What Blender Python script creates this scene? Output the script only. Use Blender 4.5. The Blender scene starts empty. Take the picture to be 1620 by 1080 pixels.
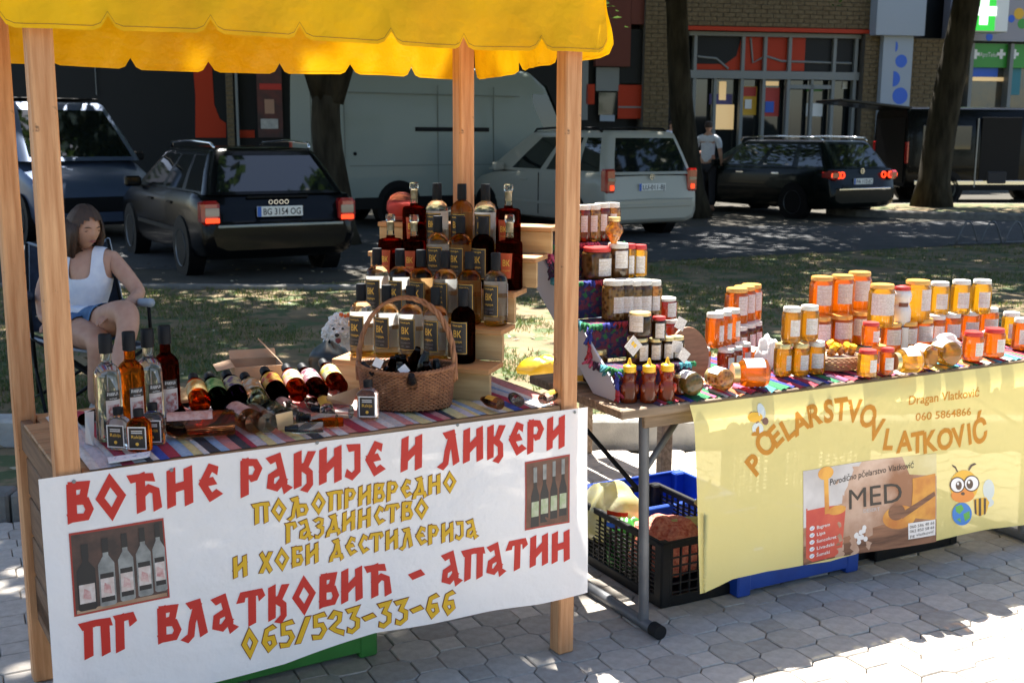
import bpy, math, random
from mathutils import Vector, Matrix
random.seed(7)
R_ = math.radians
SC = bpy.context.scene
COL = SC.collection
# ---------------------------------------------------------------- camera, world, sun, exposure
FPX = 1820.0; PITCH = R_(10.25); ROLL = R_(-0.3); EYE = 1.6
_c, _s = math.cos(PITCH), math.sin(PITCH); _cr, _sr = math.cos(ROLL), math.sin(ROLL)
cam_d = bpy.data.cameras.new('camera'); cam = bpy.data.objects.new('camera', cam_d); COL.objects.link(cam)
_right = Vector((_cr, -_sr*_s, -_sr*_c)); _up = Vector((_sr, _cr*_s, _cr*_c)); _fwd = Vector((0, _c, -_s))
_m = Matrix.Identity(4)
for i in range(3):
    _m[i][0] = _right[i]; _m[i][1] = _up[i]; _m[i][2] = -_fwd[i]
_m[2][3] = EYE
cam.matrix_world = _m
cam_d.sensor_width = 36; cam_d.lens = FPX/1620*36; cam_d.clip_end = 400; cam_d.clip_start = .05
cam_d.dof.use_dof = True; cam_d.dof.focus_distance = 3.5; cam_d.dof.aperture_fstop = 8
SC.camera = cam
SUN_EL, SUN_AZ = R_(61), R_(-8)          # sun stands behind the stalls, a little left
w = bpy.data.worlds.new('World'); SC.world = w; w.use_nodes = True
nt = w.node_tree; bg = nt.nodes['Background']
sky = nt.nodes.new('ShaderNodeTexSky'); sky.sky_type = 'NISHITA'; sky.sun_disc = False
sky.sun_elevation = SUN_EL; sky.sun_rotation = SUN_AZ; sky.air_density = 1.0; sky.dust_density = 1.0
nt.links.new(sky.outputs[0], bg.inputs[0]); bg.inputs[1].default_value = 0.06
sd = bpy.data.lights.new('sun', 'SUN'); sd.energy = 5.0; sd.angle = R_(0.53); sd.color = (1, .955, .88)
so = bpy.data.objects.new('sun', sd); COL.objects.link(so)
_sv = Vector((math.sin(SUN_AZ)*math.cos(SUN_EL), math.cos(SUN_AZ)*math.cos(SUN_EL), math.sin(SUN_EL)))
so.rotation_euler = _sv.to_track_quat('Z', 'Y').to_euler(); so.location = (0, 0, 30)
SC.view_settings.view_transform = 'Standard'; SC.view_settings.look = 'None'
SC.view_settings.gamma = 1; SC.view_settings.use_curve_mapping = False
SC.view_settings.exposure = 2.15
SC.render.engine = 'CYCLES'
SC.cycles.use_denoising = True; SC.cycles.max_bounces = 10; SC.cycles.transmission_bounces = 8
SC.cycles.transparent_max_bounces = 24; SC.cycles.caustics_reflective = False; SC.cycles.caustics_refractive = True
SC.cycles.sample_clamp_indirect = 4.0

# ---------------------------------------------------------------- helpers: where things stand
def ray(px, py):
    X = (px-810)/FPX; U = -(py-540)/FPX
    return Vector((X*_cr+U*_sr, _c+(-X*_sr+U*_cr)*_s, -_s+(-X*_sr+U*_cr)*_c))
EYEP = Vector((0, 0, EYE))
def at(px, py, z=0.0):                       # the point of the level z seen there in the photograph
    r = ray(px, py); return EYEP + r*((z-EYE)/r.z)
def on_plane(px, py, p0, n):
    r = ray(px, py); return EYEP + r*((p0-EYEP).dot(n)/r.dot(n))
def along(p0, d, px):                        # the point of the line p0 + t d that stands in that image column
    n = ray(px, 0).cross(ray(px, 1080)); return p0 + d*((EYEP-p0).dot(n)/d.dot(n))
def at_depth(px, py, Y):
    r = ray(px, py); return EYEP + r*(Y/r.y)

# ---------------------------------------------------------------- helpers: meshes
class MB:
    def __init__(self): self.v = []; self.f = []; self.m = []; self.M = Matrix.Identity(4); self.mi = 0
    def at(self, loc=(0,0,0), rz=0, rx=0, ry=0, mat=None):
        self.M = mat.copy() if mat is not None else Matrix.Translation(Vector(loc)) @ Matrix.Rotation(rz,4,'Z') @ Matrix.Rotation(ry,4,'Y') @ Matrix.Rotation(rx,4,'X'); return self
    def use(self, i): self.mi = i; return self
    def add(self, vs, fs):
        b = len(self.v)
        M = self.M
        for p in vs: self.v.append(tuple(M @ Vector(p)))
        for f in fs: self.f.append(tuple(b+i for i in f)); self.m.append(self.mi)
        return self
    def box(self, c, s, ch=0.0):
        x, y, z = s[0]/2, s[1]/2, s[2]/2; cx, cy, cz = c
        if ch <= 0:
            vs = [(cx+a*x, cy+b*y, cz+d*z) for a in (-1,1) for b in (-1,1) for d in (-1,1)]
            return self.add(vs, [(0,1,3,2),(4,6,7,5),(0,4,5,1),(2,3,7,6),(0,2,6,4),(1,5,7,3)])
        ch = min(ch, x*.49, y*.49, z*.49)
        vs = []; idx = {}
        for a in (-1,1):
            for b in (-1,1):
                for d in (-1,1):
                    for k in range(3):
                        q = [a*(x-ch), b*(y-ch), d*(z-ch)]; q[k] = (a*x, b*y, d*z)[k]
                        idx[(a,b,d,k)] = len(vs); vs.append((cx+q[0], cy+q[1], cz+q[2]))
        fs = []
        for k in range(3):
            o = [i for i in range(3) if i != k]
            for sgn in (-1,1):
                l = []
                for (p, q) in ((-1,-1),(1,-1),(1,1),(-1,1)):
                    t = [0,0,0]; t[k] = sgn; t[o[0]] = p; t[o[1]] = q
                    l.append(idx[(t[0],t[1],t[2],k)])
                flip = (sgn < 0) != (k == 1)
                fs.append(tuple(reversed(l)) if flip else tuple(l))
            for p in (-1,1):
                for q in (-1,1):       # edges parallel to axis k
                    t0 = [0,0,0]; t0[k] = -1; t0[o[0]] = p; t0[o[1]] = q; t1 = t0[:]; t1[k] = 1
                    l = [idx[(*t0,o[0])], idx[(*t1,o[0])], idx[(*t1,o[1])], idx[(*t0,o[1])]]
                    flip = (p*q > 0) != (k == 1)
                    fs.append(tuple(l) if not flip else tuple(reversed(l)))
        for a in (-1,1):
            for b in (-1,1):
                for d in (-1,1):
                    l = [idx[(a,b,d,0)], idx[(a,b,d,1)], idx[(a,b,d,2)]]
                    fs.append(tuple(l) if a*b*d > 0 else tuple(reversed(l)))
        return self.add(vs, fs)
    def prism(self, poly, z0, z1, inset=0.0, top=True, bottom=True):
        n = len(poly); vs = [(x,y,z0) for x,y in poly]
        if inset:
            cx = sum(p[0] for p in poly)/n; cy = sum(p[1] for p in poly)/n
            vs += [(x,y,z1-inset) for x,y in poly]
            vs += [(cx+(x-cx)*(1-inset/max(1e-6,math.hypot(x-cx,y-cy))), cy+(y-cy)*(1-inset/max(1e-6,math.hypot(x-cx,y-cy))), z1) for x,y in poly]
            L = 3
        else:
            vs += [(x,y,z1) for x,y in poly]; L = 2
        fs = []
        for l in range(L-1):
            for i in range(n):
                j = (i+1) % n; fs.append((l*n+i, l*n+j, (l+1)*n+j, (l+1)*n+i))
        if top: fs.append(tuple((L-1)*n+i for i in range(n)))
        if bottom: fs.append(tuple(reversed(range(n))))
        return self.add(vs, fs)
    def grid(self, fn, nu, nv, closeu=False):
        vs = [fn(i, j) for j in range(nv) for i in range(nu)]
        fs = []
        for j in range(nv-1):
            for i in range(nu if closeu else nu-1):
                k = (i+1) % nu; fs.append((j*nu+i, j*nu+k, (j+1)*nu+k, (j+1)*nu+i))
        return self.add(vs, fs)
    def lathe(self, prof, seg=16, sx=1, sy=1, c=(0,0,0), caps=True, power=1.0):
        n = len(prof)
        def pt(i, j):
            a = 2*math.pi*i/seg; ca, sa = math.cos(a), math.sin(a)
            if power != 1.0:
                ca = math.copysign(abs(ca)**power, ca); sa = math.copysign(abs(sa)**power, sa)
            return (c[0]+prof[j][0]*ca*sx, c[1]+prof[j][0]*sa*sy, c[2]+prof[j][1])
        b = len(self.v)
        self.grid(pt, seg, n, True)
        if caps:
            if prof[0][0] > 1e-5: self.f.append(tuple(b+i for i in reversed(range(seg)))); self.m.append(self.mi)
            if prof[-1][0] > 1e-5: self.f.append(tuple(b+(n-1)*seg+i for i in range(seg))); self.m.append(self.mi)
        return self
    def tube(self, pts, r, seg=8, closed=False, caps=True):
        P = [Vector(p) for p in pts]; n = len(P); rr = r if isinstance(r, (list,tuple)) else [r]*n
        T = []
        for i in range(n):
            a = P[(i-1) % n] if (i or closed) else P[i]; b = P[(i+1) % n] if (i < n-1 or closed) else P[i]
            T.append((b-a).normalized())
        up = Vector((0,0,1)) if abs(T[0].z) < .9 else Vector((1,0,0))
        N = (up - T[0]*up.dot(T[0])).normalized(); rows = []
        for i in range(n):
            N = (N - T[i]*N.dot(T[i])).normalized(); B = T[i].cross(N)
            rows.append([P[i] + (N*math.cos(2*math.pi*k/seg)+B*math.sin(2*math.pi*k/seg))*rr[i] for k in range(seg)])
        vs = [tuple(p) for row in rows for p in row]; fs = []
        for i in range(n if closed else n-1):
            j = (i+1) % n
            for k in range(seg):
                l = (k+1) % seg; fs.append((i*seg+k, i*seg+l, j*seg+l, j*seg+k))
        if caps and not closed:
            fs.append(tuple(reversed(range(seg)))); fs.append(tuple((n-1)*seg+k for k in range(seg)))
        return self.add(vs, fs)
    def obj(self, name, mats, parent=None, smooth=False, angle=None, **props):
        me = bpy.data.meshes.new(name); me.from_pydata(self.v, [], self.f)
        for m in (mats if isinstance(mats, (list,tuple)) else [mats]): me.materials.append(m)
        me.polygons.foreach_set('material_index', self.m)
        if smooth:
            me.polygons.foreach_set('use_smooth', [True]*len(self.f))
            if angle: me.set_sharp_from_angle(angle=R_(angle))
        me.update()
        o = bpy.data.objects.new(name, me); COL.objects.link(o)
        if parent: o.parent = parent
        for k, v in props.items(): o[k] = v
        return o
def empty(name, loc=(0,0,0), rz=0, parent=None, mat=None, **props):
    o = bpy.data.objects.new(name, None); COL.objects.link(o); o.empty_display_size = .05
    if mat is not None: o.matrix_world = mat
    else: o.location = loc; o.rotation_euler = (0,0,rz)
    if parent: o.parent = parent
    for k, v in props.items(): o[k] = v
    return o
def tag(o, label=None, category=None, group=None, kind=None):
    if label: o['label'] = label
    if category: o['category'] = category
    if group: o['group'] = group
    if kind: o['kind'] = kind
    return o
def dup(o, parent=None):
    c = o.copy(); COL.objects.link(c); c.parent = parent
    for ch in o.children: dup(ch, c)
    return c

# ---------------------------------------------------------------- helpers: materials
def _noise(nt, tc, scale, detail=4, stretch=(1,1,1), rough=.55, out='Object'):
    mp = nt.nodes.new('ShaderNodeMapping'); mp.inputs['Scale'].default_value = stretch
    nt.links.new(tc.outputs[out], mp.inputs[0])
    n = nt.nodes.new('ShaderNodeTexNoise'); n.inputs['Scale'].default_value = scale; n.inputs['Detail'].default_value = detail
    n.inputs['Roughness'].default_value = rough
    nt.links.new(mp.outputs[0], n.inputs['Vector']); return n
def _ramp(nt, src, c1, c2, lo=.35, hi=.65):
    r = nt.nodes.new('ShaderNodeValToRGB'); r.color_ramp.elements[0].position = lo; r.color_ramp.elements[1].position = hi
    r.color_ramp.elements[0].color = (*c1,1); r.color_ramp.elements[1].color = (*c2,1)
    nt.links.new(src, r.inputs[0]); return r
def mat(name, col, col2=None, rough=.6, metal=0, scale=8, stretch=(1,1,1), bump=0, bscale=60, bstretch=None, coat=0, spec=.5, rnd=0, lo=.35, hi=.65, spots=None, world=False):
    m = bpy.data.materials.new(name); m.use_nodes = True; nt = m.node_tree; b = nt.nodes['Principled BSDF']
    b.inputs['Roughness'].default_value = rough; b.inputs['Metallic'].default_value = metal
    b.inputs['Specular IOR Level'].default_value = spec; b.inputs['Coat Weight'].default_value = coat
    b.inputs['Coat Roughness'].default_value = .05
    tc = nt.nodes.new('ShaderNodeTexCoord'); src = None
    if world:
        g = nt.nodes.new('ShaderNodeNewGeometry')
        class _T: outputs = {'Object': g.outputs['Position']}
        tc = _T
    if col2:
        n = _noise(nt, tc, scale, 6, stretch); src = _ramp(nt, n.outputs['Fac'], col, col2, lo, hi).outputs[0]
    if spots:
        sc, sp_col, thr = spots
        n2 = _noise(nt, tc, sc, 3); r2 = _ramp(nt, n2.outputs['Fac'], (0,0,0), (1,1,1), thr, thr+.06)
        mx = nt.nodes.new('ShaderNodeMix'); mx.data_type = 'RGBA'; mx.inputs['A'].default_value = (*col,1); mx.inputs['B'].default_value = (*sp_col,1)
        if src: nt.links.new(src, mx.inputs[6])
        nt.links.new(r2.outputs[0], mx.inputs[0]); src = mx.outputs[2]
    if rnd:
        oi = nt.nodes.new('ShaderNodeObjectInfo'); mr = nt.nodes.new('ShaderNodeMapRange')
        mr.inputs['To Min'].default_value = 1-rnd; mr.inputs['To Max'].default_value = 1+rnd
        nt.links.new(oi.outputs['Random'], mr.inputs['Value'])
        vm = nt.nodes.new('ShaderNodeVectorMath'); vm.operation = 'SCALE'
        if src: nt.links.new(src, vm.inputs[0])
        else: vm.inputs[0].default_value = col
        nt.links.new(mr.outputs[0], vm.inputs['Scale']); src = vm.outputs[0]
    if src: nt.links.new(src, b.inputs['Base Color'])
    else: b.inputs['Base Color'].default_value = (*col,1)
    if bump:
        n = _noise(nt, tc, bscale, 5, bstretch or stretch); bp = nt.nodes.new('ShaderNodeBump'); bp.inputs['Strength'].default_value = bump
        bp.inputs['Distance'].default_value = .01
        nt.links.new(n.outputs['Fac'], bp.inputs['Height']); nt.links.new(bp.outputs[0], b.inputs['Normal'])
    return m
def sheet(name, col, transl=.4, transp=0.0, rough=.5, col2=None, scale=6, weave=0, gloss=.04, bump=0, bscale=3):
    """cloth, paper, plastic film or leaf: light comes through it"""
    m = bpy.data.materials.new(name); m.use_nodes = True; nt = m.node_tree; nt.nodes.clear()
    out = nt.nodes.new('ShaderNodeOutputMaterial'); d = nt.nodes.new('ShaderNodeBsdfDiffuse'); t = nt.nodes.new('ShaderNodeBsdfTranslucent')
    g = nt.nodes.new('ShaderNodeBsdfGlossy'); g.inputs['Roughness'].default_value = rough
    tr = nt.nodes.new('ShaderNodeBsdfTransparent'); tc = nt.nodes.new('ShaderNodeTexCoord')
    for s in (d, t): s.inputs['Color'].default_value = (*col,1)
    tr.inputs['Color'].default_value = tuple(min(1, c*.5+.5) for c in col)+(1,)
    if col2:
        r = _ramp(nt, _noise(nt, tc, scale, 5).outputs['Fac'], col, col2)
        for s in (d, t): nt.links.new(r.outputs[0], s.inputs['Color'])
    if bump:
        n = _noise(nt, tc, bscale, 4); bp = nt.nodes.new('ShaderNodeBump'); bp.inputs['Strength'].default_value = bump; bp.inputs['Distance'].default_value = .05
        nt.links.new(n.outputs['Fac'], bp.inputs['Height'])
        for s in (d, g): nt.links.new(bp.outputs[0], s.inputs['Normal'])
    def mix(a, b, f):
        x = nt.nodes.new('ShaderNodeMixShader'); x.inputs[0].default_value = f
        nt.links.new(a.outputs[0], x.inputs[1]); nt.links.new(b.outputs[0], x.inputs[2]); return x
    x = mix(d, t, transl); x = mix(x, g, gloss)
    if transp: x = mix(x, tr, transp)
    nt.links.new(x.outputs[0], out.inputs[0]); return m
def glass(name, tint=(1,1,1), ior=1.45, clear=.0):
    m = bpy.data.materials.new(name); m.use_nodes = True; nt = m.node_tree; nt.nodes.clear()
    out = nt.nodes.new('ShaderNodeOutputMaterial'); g = nt.nodes.new('ShaderNodeBsdfGlass'); g.inputs['IOR'].default_value = ior
    g.inputs['Color'].default_value = (*tint,1); g.inputs['Roughness'].default_value = 0.01
    tr = nt.nodes.new('ShaderNodeBsdfTransparent'); tr.inputs['Color'].default_value = (*tint,1)
    x = nt.nodes.new('ShaderNodeMixShader'); x.inputs[0].default_value = clear
    nt.links.new(g.outputs[0], x.inputs[1]); nt.links.new(tr.outputs[0], x.inputs[2]); nt.links.new(x.outputs[0], out.inputs[0]); return m
def honey(name, col, deep, transp=.3, lumps=None, scale=60, diff=.25):
    """a jar of honey or preserves in sun: tinted light passes the back wall and glows in the front one"""
    m = bpy.data.materials.new(name); m.use_nodes = True; nt = m.node_tree; nt.nodes.clear()
    out = nt.nodes.new('ShaderNodeOutputMaterial'); tc = nt.nodes.new('ShaderNodeTexCoord')
    t = nt.nodes.new('ShaderNodeBsdfTranslucent'); d = nt.nodes.new('ShaderNodeBsdfDiffuse'); tr = nt.nodes.new('ShaderNodeBsdfTransparent')
    g = nt.nodes.new('ShaderNodeBsdfGlossy'); g.inputs['Roughness'].default_value = .04; g.inputs['Color'].default_value = (1,1,1,1)
    fr = nt.nodes.new('ShaderNodeFresnel'); fr.inputs['IOR'].default_value = 1.5
    t.inputs['Color'].default_value = (*col,1); d.inputs['Color'].default_value = (*deep,1); tr.inputs['Color'].default_value = (*col,1)
    if lumps:
        n = nt.nodes.new('ShaderNodeTexVoronoi'); n.inputs['Scale'].default_value = scale; nt.links.new(tc.outputs['Object'], n.inputs['Vector'])
        r = _ramp(nt, n.outputs['Distance'], lumps, col, .15, .6)
        nt.links.new(r.outputs[0], t.inputs['Color']); nt.links.new(r.outputs[0], d.inputs['Color'])
    def mix(a, b, f):
        x = nt.nodes.new('ShaderNodeMixShader')
        if isinstance(f, float): x.inputs[0].default_value = f
        else: nt.links.new(f, x.inputs[0])
        nt.links.new(a.outputs[0], x.inputs[1]); nt.links.new(b.outputs[0], x.inputs[2]); return x
    x = mix(t, d, diff); x = mix(x, tr, transp); x = mix(x, g, fr.outputs[0])
    nt.links.new(x.outputs[0], out.inputs[0]); return m

# ---------------------------------------------------------------- helpers: lettering as flat print
def text_outline(s, size=1.0, bold=0.0, spacing=1.0):
    """polygons of a line of text in the built-in font: (verts2d, faces, width)"""
    cu = bpy.data.curves.new('lettering', 'FONT'); cu.body = s; cu.size = size; cu.offset = bold; cu.space_character = spacing; cu.resolution_u = 3
    o = bpy.data.objects.new('lettering', cu); COL.objects.link(o)
    dg = bpy.context.evaluated_depsgraph_get(); oe = o.evaluated_get(dg); me = oe.to_mesh()
    vs = [tuple(v.co[:2]) for v in me.vertices]; fs = [tuple(p.vertices) for p in me.polygons]
    oe.to_mesh_clear(); bpy.data.objects.remove(o); bpy.data.curves.remove(cu)
    wd = max([v[0] for v in vs] or [0])
    return vs, fs, wd
# ================================================================ the setting
M = {}
M['paver'] = mat('paver concrete', (.40,.36,.31), (.50,.455,.40), rough=.85, scale=30, bump=.35, bscale=350, rnd=.2, spots=(900,(.2,.19,.17),.62))
M['joint'] = mat('joint sand', (.12,.11,.095), (.2,.185,.16), rough=.95, scale=60, bump=.4, bscale=200)
M['asphalt'] = mat('asphalt', (.036,.038,.042), (.055,.056,.058), rough=.9, scale=2.5, bump=.5, bscale=90, world=True)
M['lot'] = mat('parking ground', (.034,.030,.022), (.065,.056,.04), rough=.95, scale=1.2, bump=.5, bscale=40, world=True)
M['soil'] = mat('dry soil', (.125,.092,.046), (.25,.18,.095), rough=.95, scale=2.2, bump=.6, bscale=30, world=True, spots=(3.5,(.075,.10,.035),.5))
M['conc'] = mat('kerb concrete', (.36,.35,.32), (.5,.485,.44), rough=.9, scale=9, bump=.4, bscale=120)
M['conc_dark'] = mat('old kerb concrete', (.13,.125,.115), (.21,.2,.18), rough=.9, scale=9, bump=.4, bscale=120)
def structure(o): o['kind'] = 'structure'; return o
# one sheet under everything, to the horizon
structure(MB().box((0,30,-.2),(300,300,.1)).obj('ground', M['soil']))
# paved square: octagonal and square concrete pavers in a chequered bond
PA = R_(26.5); pa = Vector((math.cos(PA), math.sin(PA), 0)); pb = Vector((-math.sin(PA), math.cos(PA), 0)); PO = Vector((.957,3.639,0)); PP = .1125
pave = structure(MB().box((0,1.2,-.05),(24,9.1,.05)).obj('pavement', M['joint']))
pave.data.polygons[0].use_smooth = False
hw, k, hs = .0668, PP-.0025, .0425
octp = [(hw,-(k-hw)),(hw,k-hw),(k-hw,hw),(-(k-hw),hw),(-hw,k-hw),(-hw,-(k-hw)),(-(k-hw),-hw),(k-hw,-hw)]
sqp = [(hs,-hs),(hs,hs),(-hs,hs),(-hs,-hs)]
def proto(poly, nm):
    mb = MB(); mb.prism(poly, -.03, 0, inset=.0035, bottom=False); me_o = mb.obj(nm, M['paver']); me = me_o.data; bpy.data.objects.remove(me_o); return me
me_oct, me_sq = proto(octp, 'octagonal_paver'), proto(sqp, 'square_paver')
def kerb_y(x): return 5.78 if x > -1.9 else 4.6
cells = []
for i in range(-70, 110):
    for j in range(-75, 70):
        p = PO + pa*(i*PP) + pb*(j*PP)
        if not (1.6 < p.y < kerb_y(p.x)-.04): continue
        if p.x < -.47*p.y-1.6 or p.x > .47*p.y+3.2 or p.x > 7.2: continue
        d2 = p.x**2+p.y**2+EYE**2
        infr = p.y > 2.3 and abs(p.x) < .45*p.y
        hid = (p.x < .1 and p.y < 3.1+.55*p.x)     # behind the white banner
        cells.append((((0 if infr else 10) + (8 if hid and p.x > -1.6 else 0)) + math.sqrt(d2), i, j, p))
cells.sort()
rnd = random.Random(3); field = MB(); cnt = {'octagonal_paver':0, 'square_paver':0}
for q, i, j, p in cells:
    big = (i+j) % 2 == 0; nm = 'octagonal_paver' if big else 'square_paver'
    tilt = Matrix.Translation(p+Vector((0,0,rnd.uniform(-.0025,.0025)))) @ Matrix.Rotation(PA+rnd.gauss(0,.012),4,'Z') @ Matrix.Rotation(rnd.gauss(0,.006),4,'X') @ Matrix.Rotation(rnd.gauss(0,.006),4,'Y')
    if cnt[nm] < 295:
        cnt[nm] += 1
        o = bpy.data.objects.new(nm, me_oct if big else me_sq); COL.objects.link(o); o.matrix_world = tilt; o.parent = pave
    else:
        field.at(mat=tilt).prism(octp if big else sqp, -.03, 0, inset=.0035, bottom=False)
field.obj('far_paver_rows', M['paver'], parent=pave, kind='stuff')
# kerb stones along the edge of the planting strip
kerb = empty('kerb', (0,0,0), kind='structure')
x = -1.85
while x < 9.5:
    L = rnd.uniform(.96,1.0)
    MB().box((x+L/2, 5.86+ (x*.02), .055),(L-.012,.14,.17), .012).obj('kerb_stone', M['conc'], parent=kerb); x += L
x = -7.0
while x < -1.95:
    MB().box((x+.49, 4.67, .04),(.97,.12,.14), .012).obj('kerb_stone', M['conc_dark'], parent=kerb); x += .98
# lawn strip, road and parking ground
structure(MB().box((0,12.1,-.02),(40,12.3,.06)).obj('lawn', M['soil']))
structure(MB().box((-4.4,5.2,-.025),(5,1.05,.05)).obj('soil_strip', M['soil']))
def sheet_poly(name, pts, z, m):
    mb = MB(); mb.add([(x,y,z) for x,y in pts], [tuple(range(len(pts)))]); return structure(mb.obj(name, m))
sheet_poly('road', [(-14,13.2),(-2,13.4),(1.5,14.4),(6.6,16.9),(14,19),(20,23),(12,24),(6,20.5),(-14,17.6)], .016, M['asphalt'])
sheet_poly('parking_ground', [(-30,11.6),(-2.4,12.0),(1.4,14.2),(6.2,17),(30,22),(30,39),(-30,36)], .012, M['lot'])
e_l = MB().box((-3.9,11.75,.03),(6.4,.14,.05),.01).obj('kerb_edge', M['conc_dark'], parent=kerb)
# sunken tan beam lying on the lawn at the left
tb = MB().box((-3.85,5.78,.07),(3.6,.16,.15),.012).obj('concrete_edging', M['conc'], ); tag(tb,'pale concrete edging beam at the left edge behind the wooden stall','edging')
# grass blades and leaf litter
def blades(n, seed):
    r = random.Random(seed); v = []; f = []; mi = []
    while len(f) < n:
        y = 6.0 + 11.6*r.random()**1.35; x = r.uniform(-.5,.5)*y*1.02
        if y < 6.05 and x > -1.9: continue
        ed = 11.9 if x < -2.2 else (11.9+(x+2.2)*.66 if x < 1.5 else 14.3+(x-1.5)*.49)
        if y > ed: continue
        g = math.sin(x*2.1+1.3*math.sin(y*1.7))*math.sin(y*1.9+x) + .45*math.sin(x*5.3+y*4.1)
        if g + r.gauss(0,.35) < -.15: continue
        for _ in range(r.randint(2,5)):
            bx, by = x+r.gauss(0,.025), y+r.gauss(0,.025); h = r.uniform(.018,.05); a = r.uniform(0,6.28); wd = r.uniform(.0025,.005)*(1+y*.05)
            lx, ly = r.gauss(0,.018), r.gauss(0,.018); b = len(v)
            v += [(bx-wd*math.cos(a),by-wd*math.sin(a),.008),(bx+wd*math.cos(a),by+wd*math.sin(a),.008),(bx+lx,by+ly,.01+h)]
            f.append((b,b+1,b+2)); mi.append(0 if r.random() < .72 else 1)
    me = bpy.data.meshes.new('grass'); me.from_pydata(v,[],f)
    for m_ in (sheet('grass green',(.08,.125,.025),.35,col2=(.14,.18,.045),scale=3), sheet('grass dry',(.28,.22,.1),.3)): me.materials.append(m_)
    me.polygons.foreach_set('material_index', mi); me.update()
    o = bpy.data.objects.new('grass', me); COL.objects.link(o)
    return tag(o, 'thin patchy grass growing on the dry strip behind the stalls','grass',kind='stuff')
blades(60000, 5)
def litter(n):
    r = random.Random(11); mb = MB()
    for _ in range(n):
        y = 5.0+10*r.random()**1.2; x = r.uniform(-.5,.55)*y
        if y < 5.95 and x > -1.9: continue
        s = r.uniform(.012,.035); mb.at((x,y,.016),r.uniform(0,6.3),r.gauss(0,.3),r.gauss(0,.3))
        mb.use(r.choice((0,0,1))).add([(-s,0,0),(0,-s*.5,.004),(s,0,0),(0,s*.5,.004)],[(0,1,2,3)])
    return tag(mb.obj('leaf_litter',[mat('dead leaf',(.26,.19,.1),rough=.8),mat('pale dead leaf',(.42,.36,.24),rough=.8)]),'dry fallen leaves scattered over the grass strip','leaves',kind='stuff')
litter(1500)

# ---------------------------------------------------------------- tree island at the far right
isl = [(5.9+i*.0,0) for i in range(0)]
cx, cy = 10.3, 23.6
poly = [(cx+3.9*math.cos(a)*(1 if math.cos(a) < 0 else 2.6), cy+1.75*math.sin(a)) for a in [2*math.pi*i/28 for i in range(28)]]
structure(MB().prism(poly, -.05, .15, inset=.03).obj('tree_island', M['conc_dark']))
poly2 = [(cx+(x-cx)*.94, cy+(y-cy)*.86) for x, y in poly]
mb = MB(); mb.add([(x,y,.156) for x,y in poly2],[tuple(range(28))]); structure(mb.obj('island_soil', M['soil']))

# ---------------------------------------------------------------- trees: trunk, limbs, crown of leaf-sized faces
M['bark'] = mat('bark',(.018,.015,.010),(.055,.047,.032),rough=.95,spec=.15,scale=7,stretch=(1,1,.22),bump=1,bscale=22,bstretch=(1.4,1.4,.22))
M['leaf'] = sheet('leaf',(.045,.085,.018),.45,col2=(.075,.125,.028),scale=1.4,rough=.35,gloss=.06)
def tree(base, r0, lean, fork, crown_c, crown_r, n, label, seed, limbs=5, leaf=.13, limb_r=.62):
    r = random.Random(seed); root = empty('tree', base); tag(root, label, 'tree', 'trees round the parking ground')
    B = Vector((0,0,0)); F = Vector((lean[0]*fork, lean[1]*fork, fork)); cc = Vector(crown_c)-Vector(base)
    mb = MB(); pts = []; rad = []
    for i in range(9):
        t = i/8; pts.append(B.lerp(F,t)+Vector((math.sin(t*5+seed)*.05, math.cos(t*4)*.04,0))); rad.append(r0*(1.35 if i == 0 else 1.0-.22*t))
    mb.tube(pts, rad, 12); ends = []
    for k_ in range(limbs):
        a = 6.283*k_/limbs + r.uniform(-.4,.4)
        E_ = cc + Vector((math.cos(a)*crown_r[0]*.55, math.sin(a)*crown_r[1]*.55, r.uniform(-.2,.6)*crown_r[2]))
        mid = F.lerp(E_, .45)+Vector((0,0,crown_r[2]*.12))
        q = [F.lerp(mid,.0)-Vector((0,0,.15)), F.lerp(mid,.5), mid, mid.lerp(E_,.55), E_]
        mb.tube(q, [r0*limb_r,r0*limb_r*.9,r0*.36,r0*.22,.03], 7); ends.append((mid,E_))
    mb.obj('trunk', M['bark'], parent=root, smooth=True)
    v = []; f = []
    clumps = []
    for _ in range(72):
        while True:
            p = Vector((r.uniform(-1,1), r.uniform(-1,1), r.uniform(-1,1)))
            if .35 < p.length < 1: break
        clumps.append((cc+Vector((p.x*crown_r[0],p.y*crown_r[1],p.z*crown_r[2])), r.uniform(.55,1.2)*min(crown_r)/3.2))
    for _ in range(n):
        c_, cr_ = r.choice(clumps); p = c_+Vector((r.gauss(0,.42),r.gauss(0,.42),r.gauss(0,.3)))*cr_*1.3
        if p.z < cc.z - crown_r[2]*1.02: p.z = cc.z - crown_r[2]*r.uniform(.6,1.02)
        s = leaf*r.uniform(.6,1.3); a, b2, c3 = r.uniform(0,6.28), r.gauss(0,.7), r.gauss(0,.7)
        Mx = Matrix.Rotation(a,3,'Z') @ Matrix.Rotation(b2,3,'X') @ Matrix.Rotation(c3,3,'Y'); b = len(v)
        for q in ((-s,0,0),(0,-s*.55,.02),(s,0,0),(0,s*.55,.02)): v.append(tuple(p+Mx@Vector(q)))
        f.append((b,b+1,b+2,b+3))
    me = bpy.data.meshes.new('crown'); me.from_pydata(v,[],f); me.materials.append(M['leaf']); me.update()
    o = bpy.data.objects.new('crown', me); COL.objects.link(o); o.parent = root
    return root
tree((-2.55,16.6,0), .25, (-.03,.0), 2.2, (-2.9,17.2,7.3), (5.6,5.0,3.1), 19000, 'forked tree trunk standing between the black estate car and the white van', 1, limbs=3, limb_r=.9)
tree((3.50,22.3,0), .25, (-.12,0), 4.2, (3,21.5,8.0), (5.8,4.8,3.4), 19000, 'dark leaning tree trunk behind the silver people carrier', 2)
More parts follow.
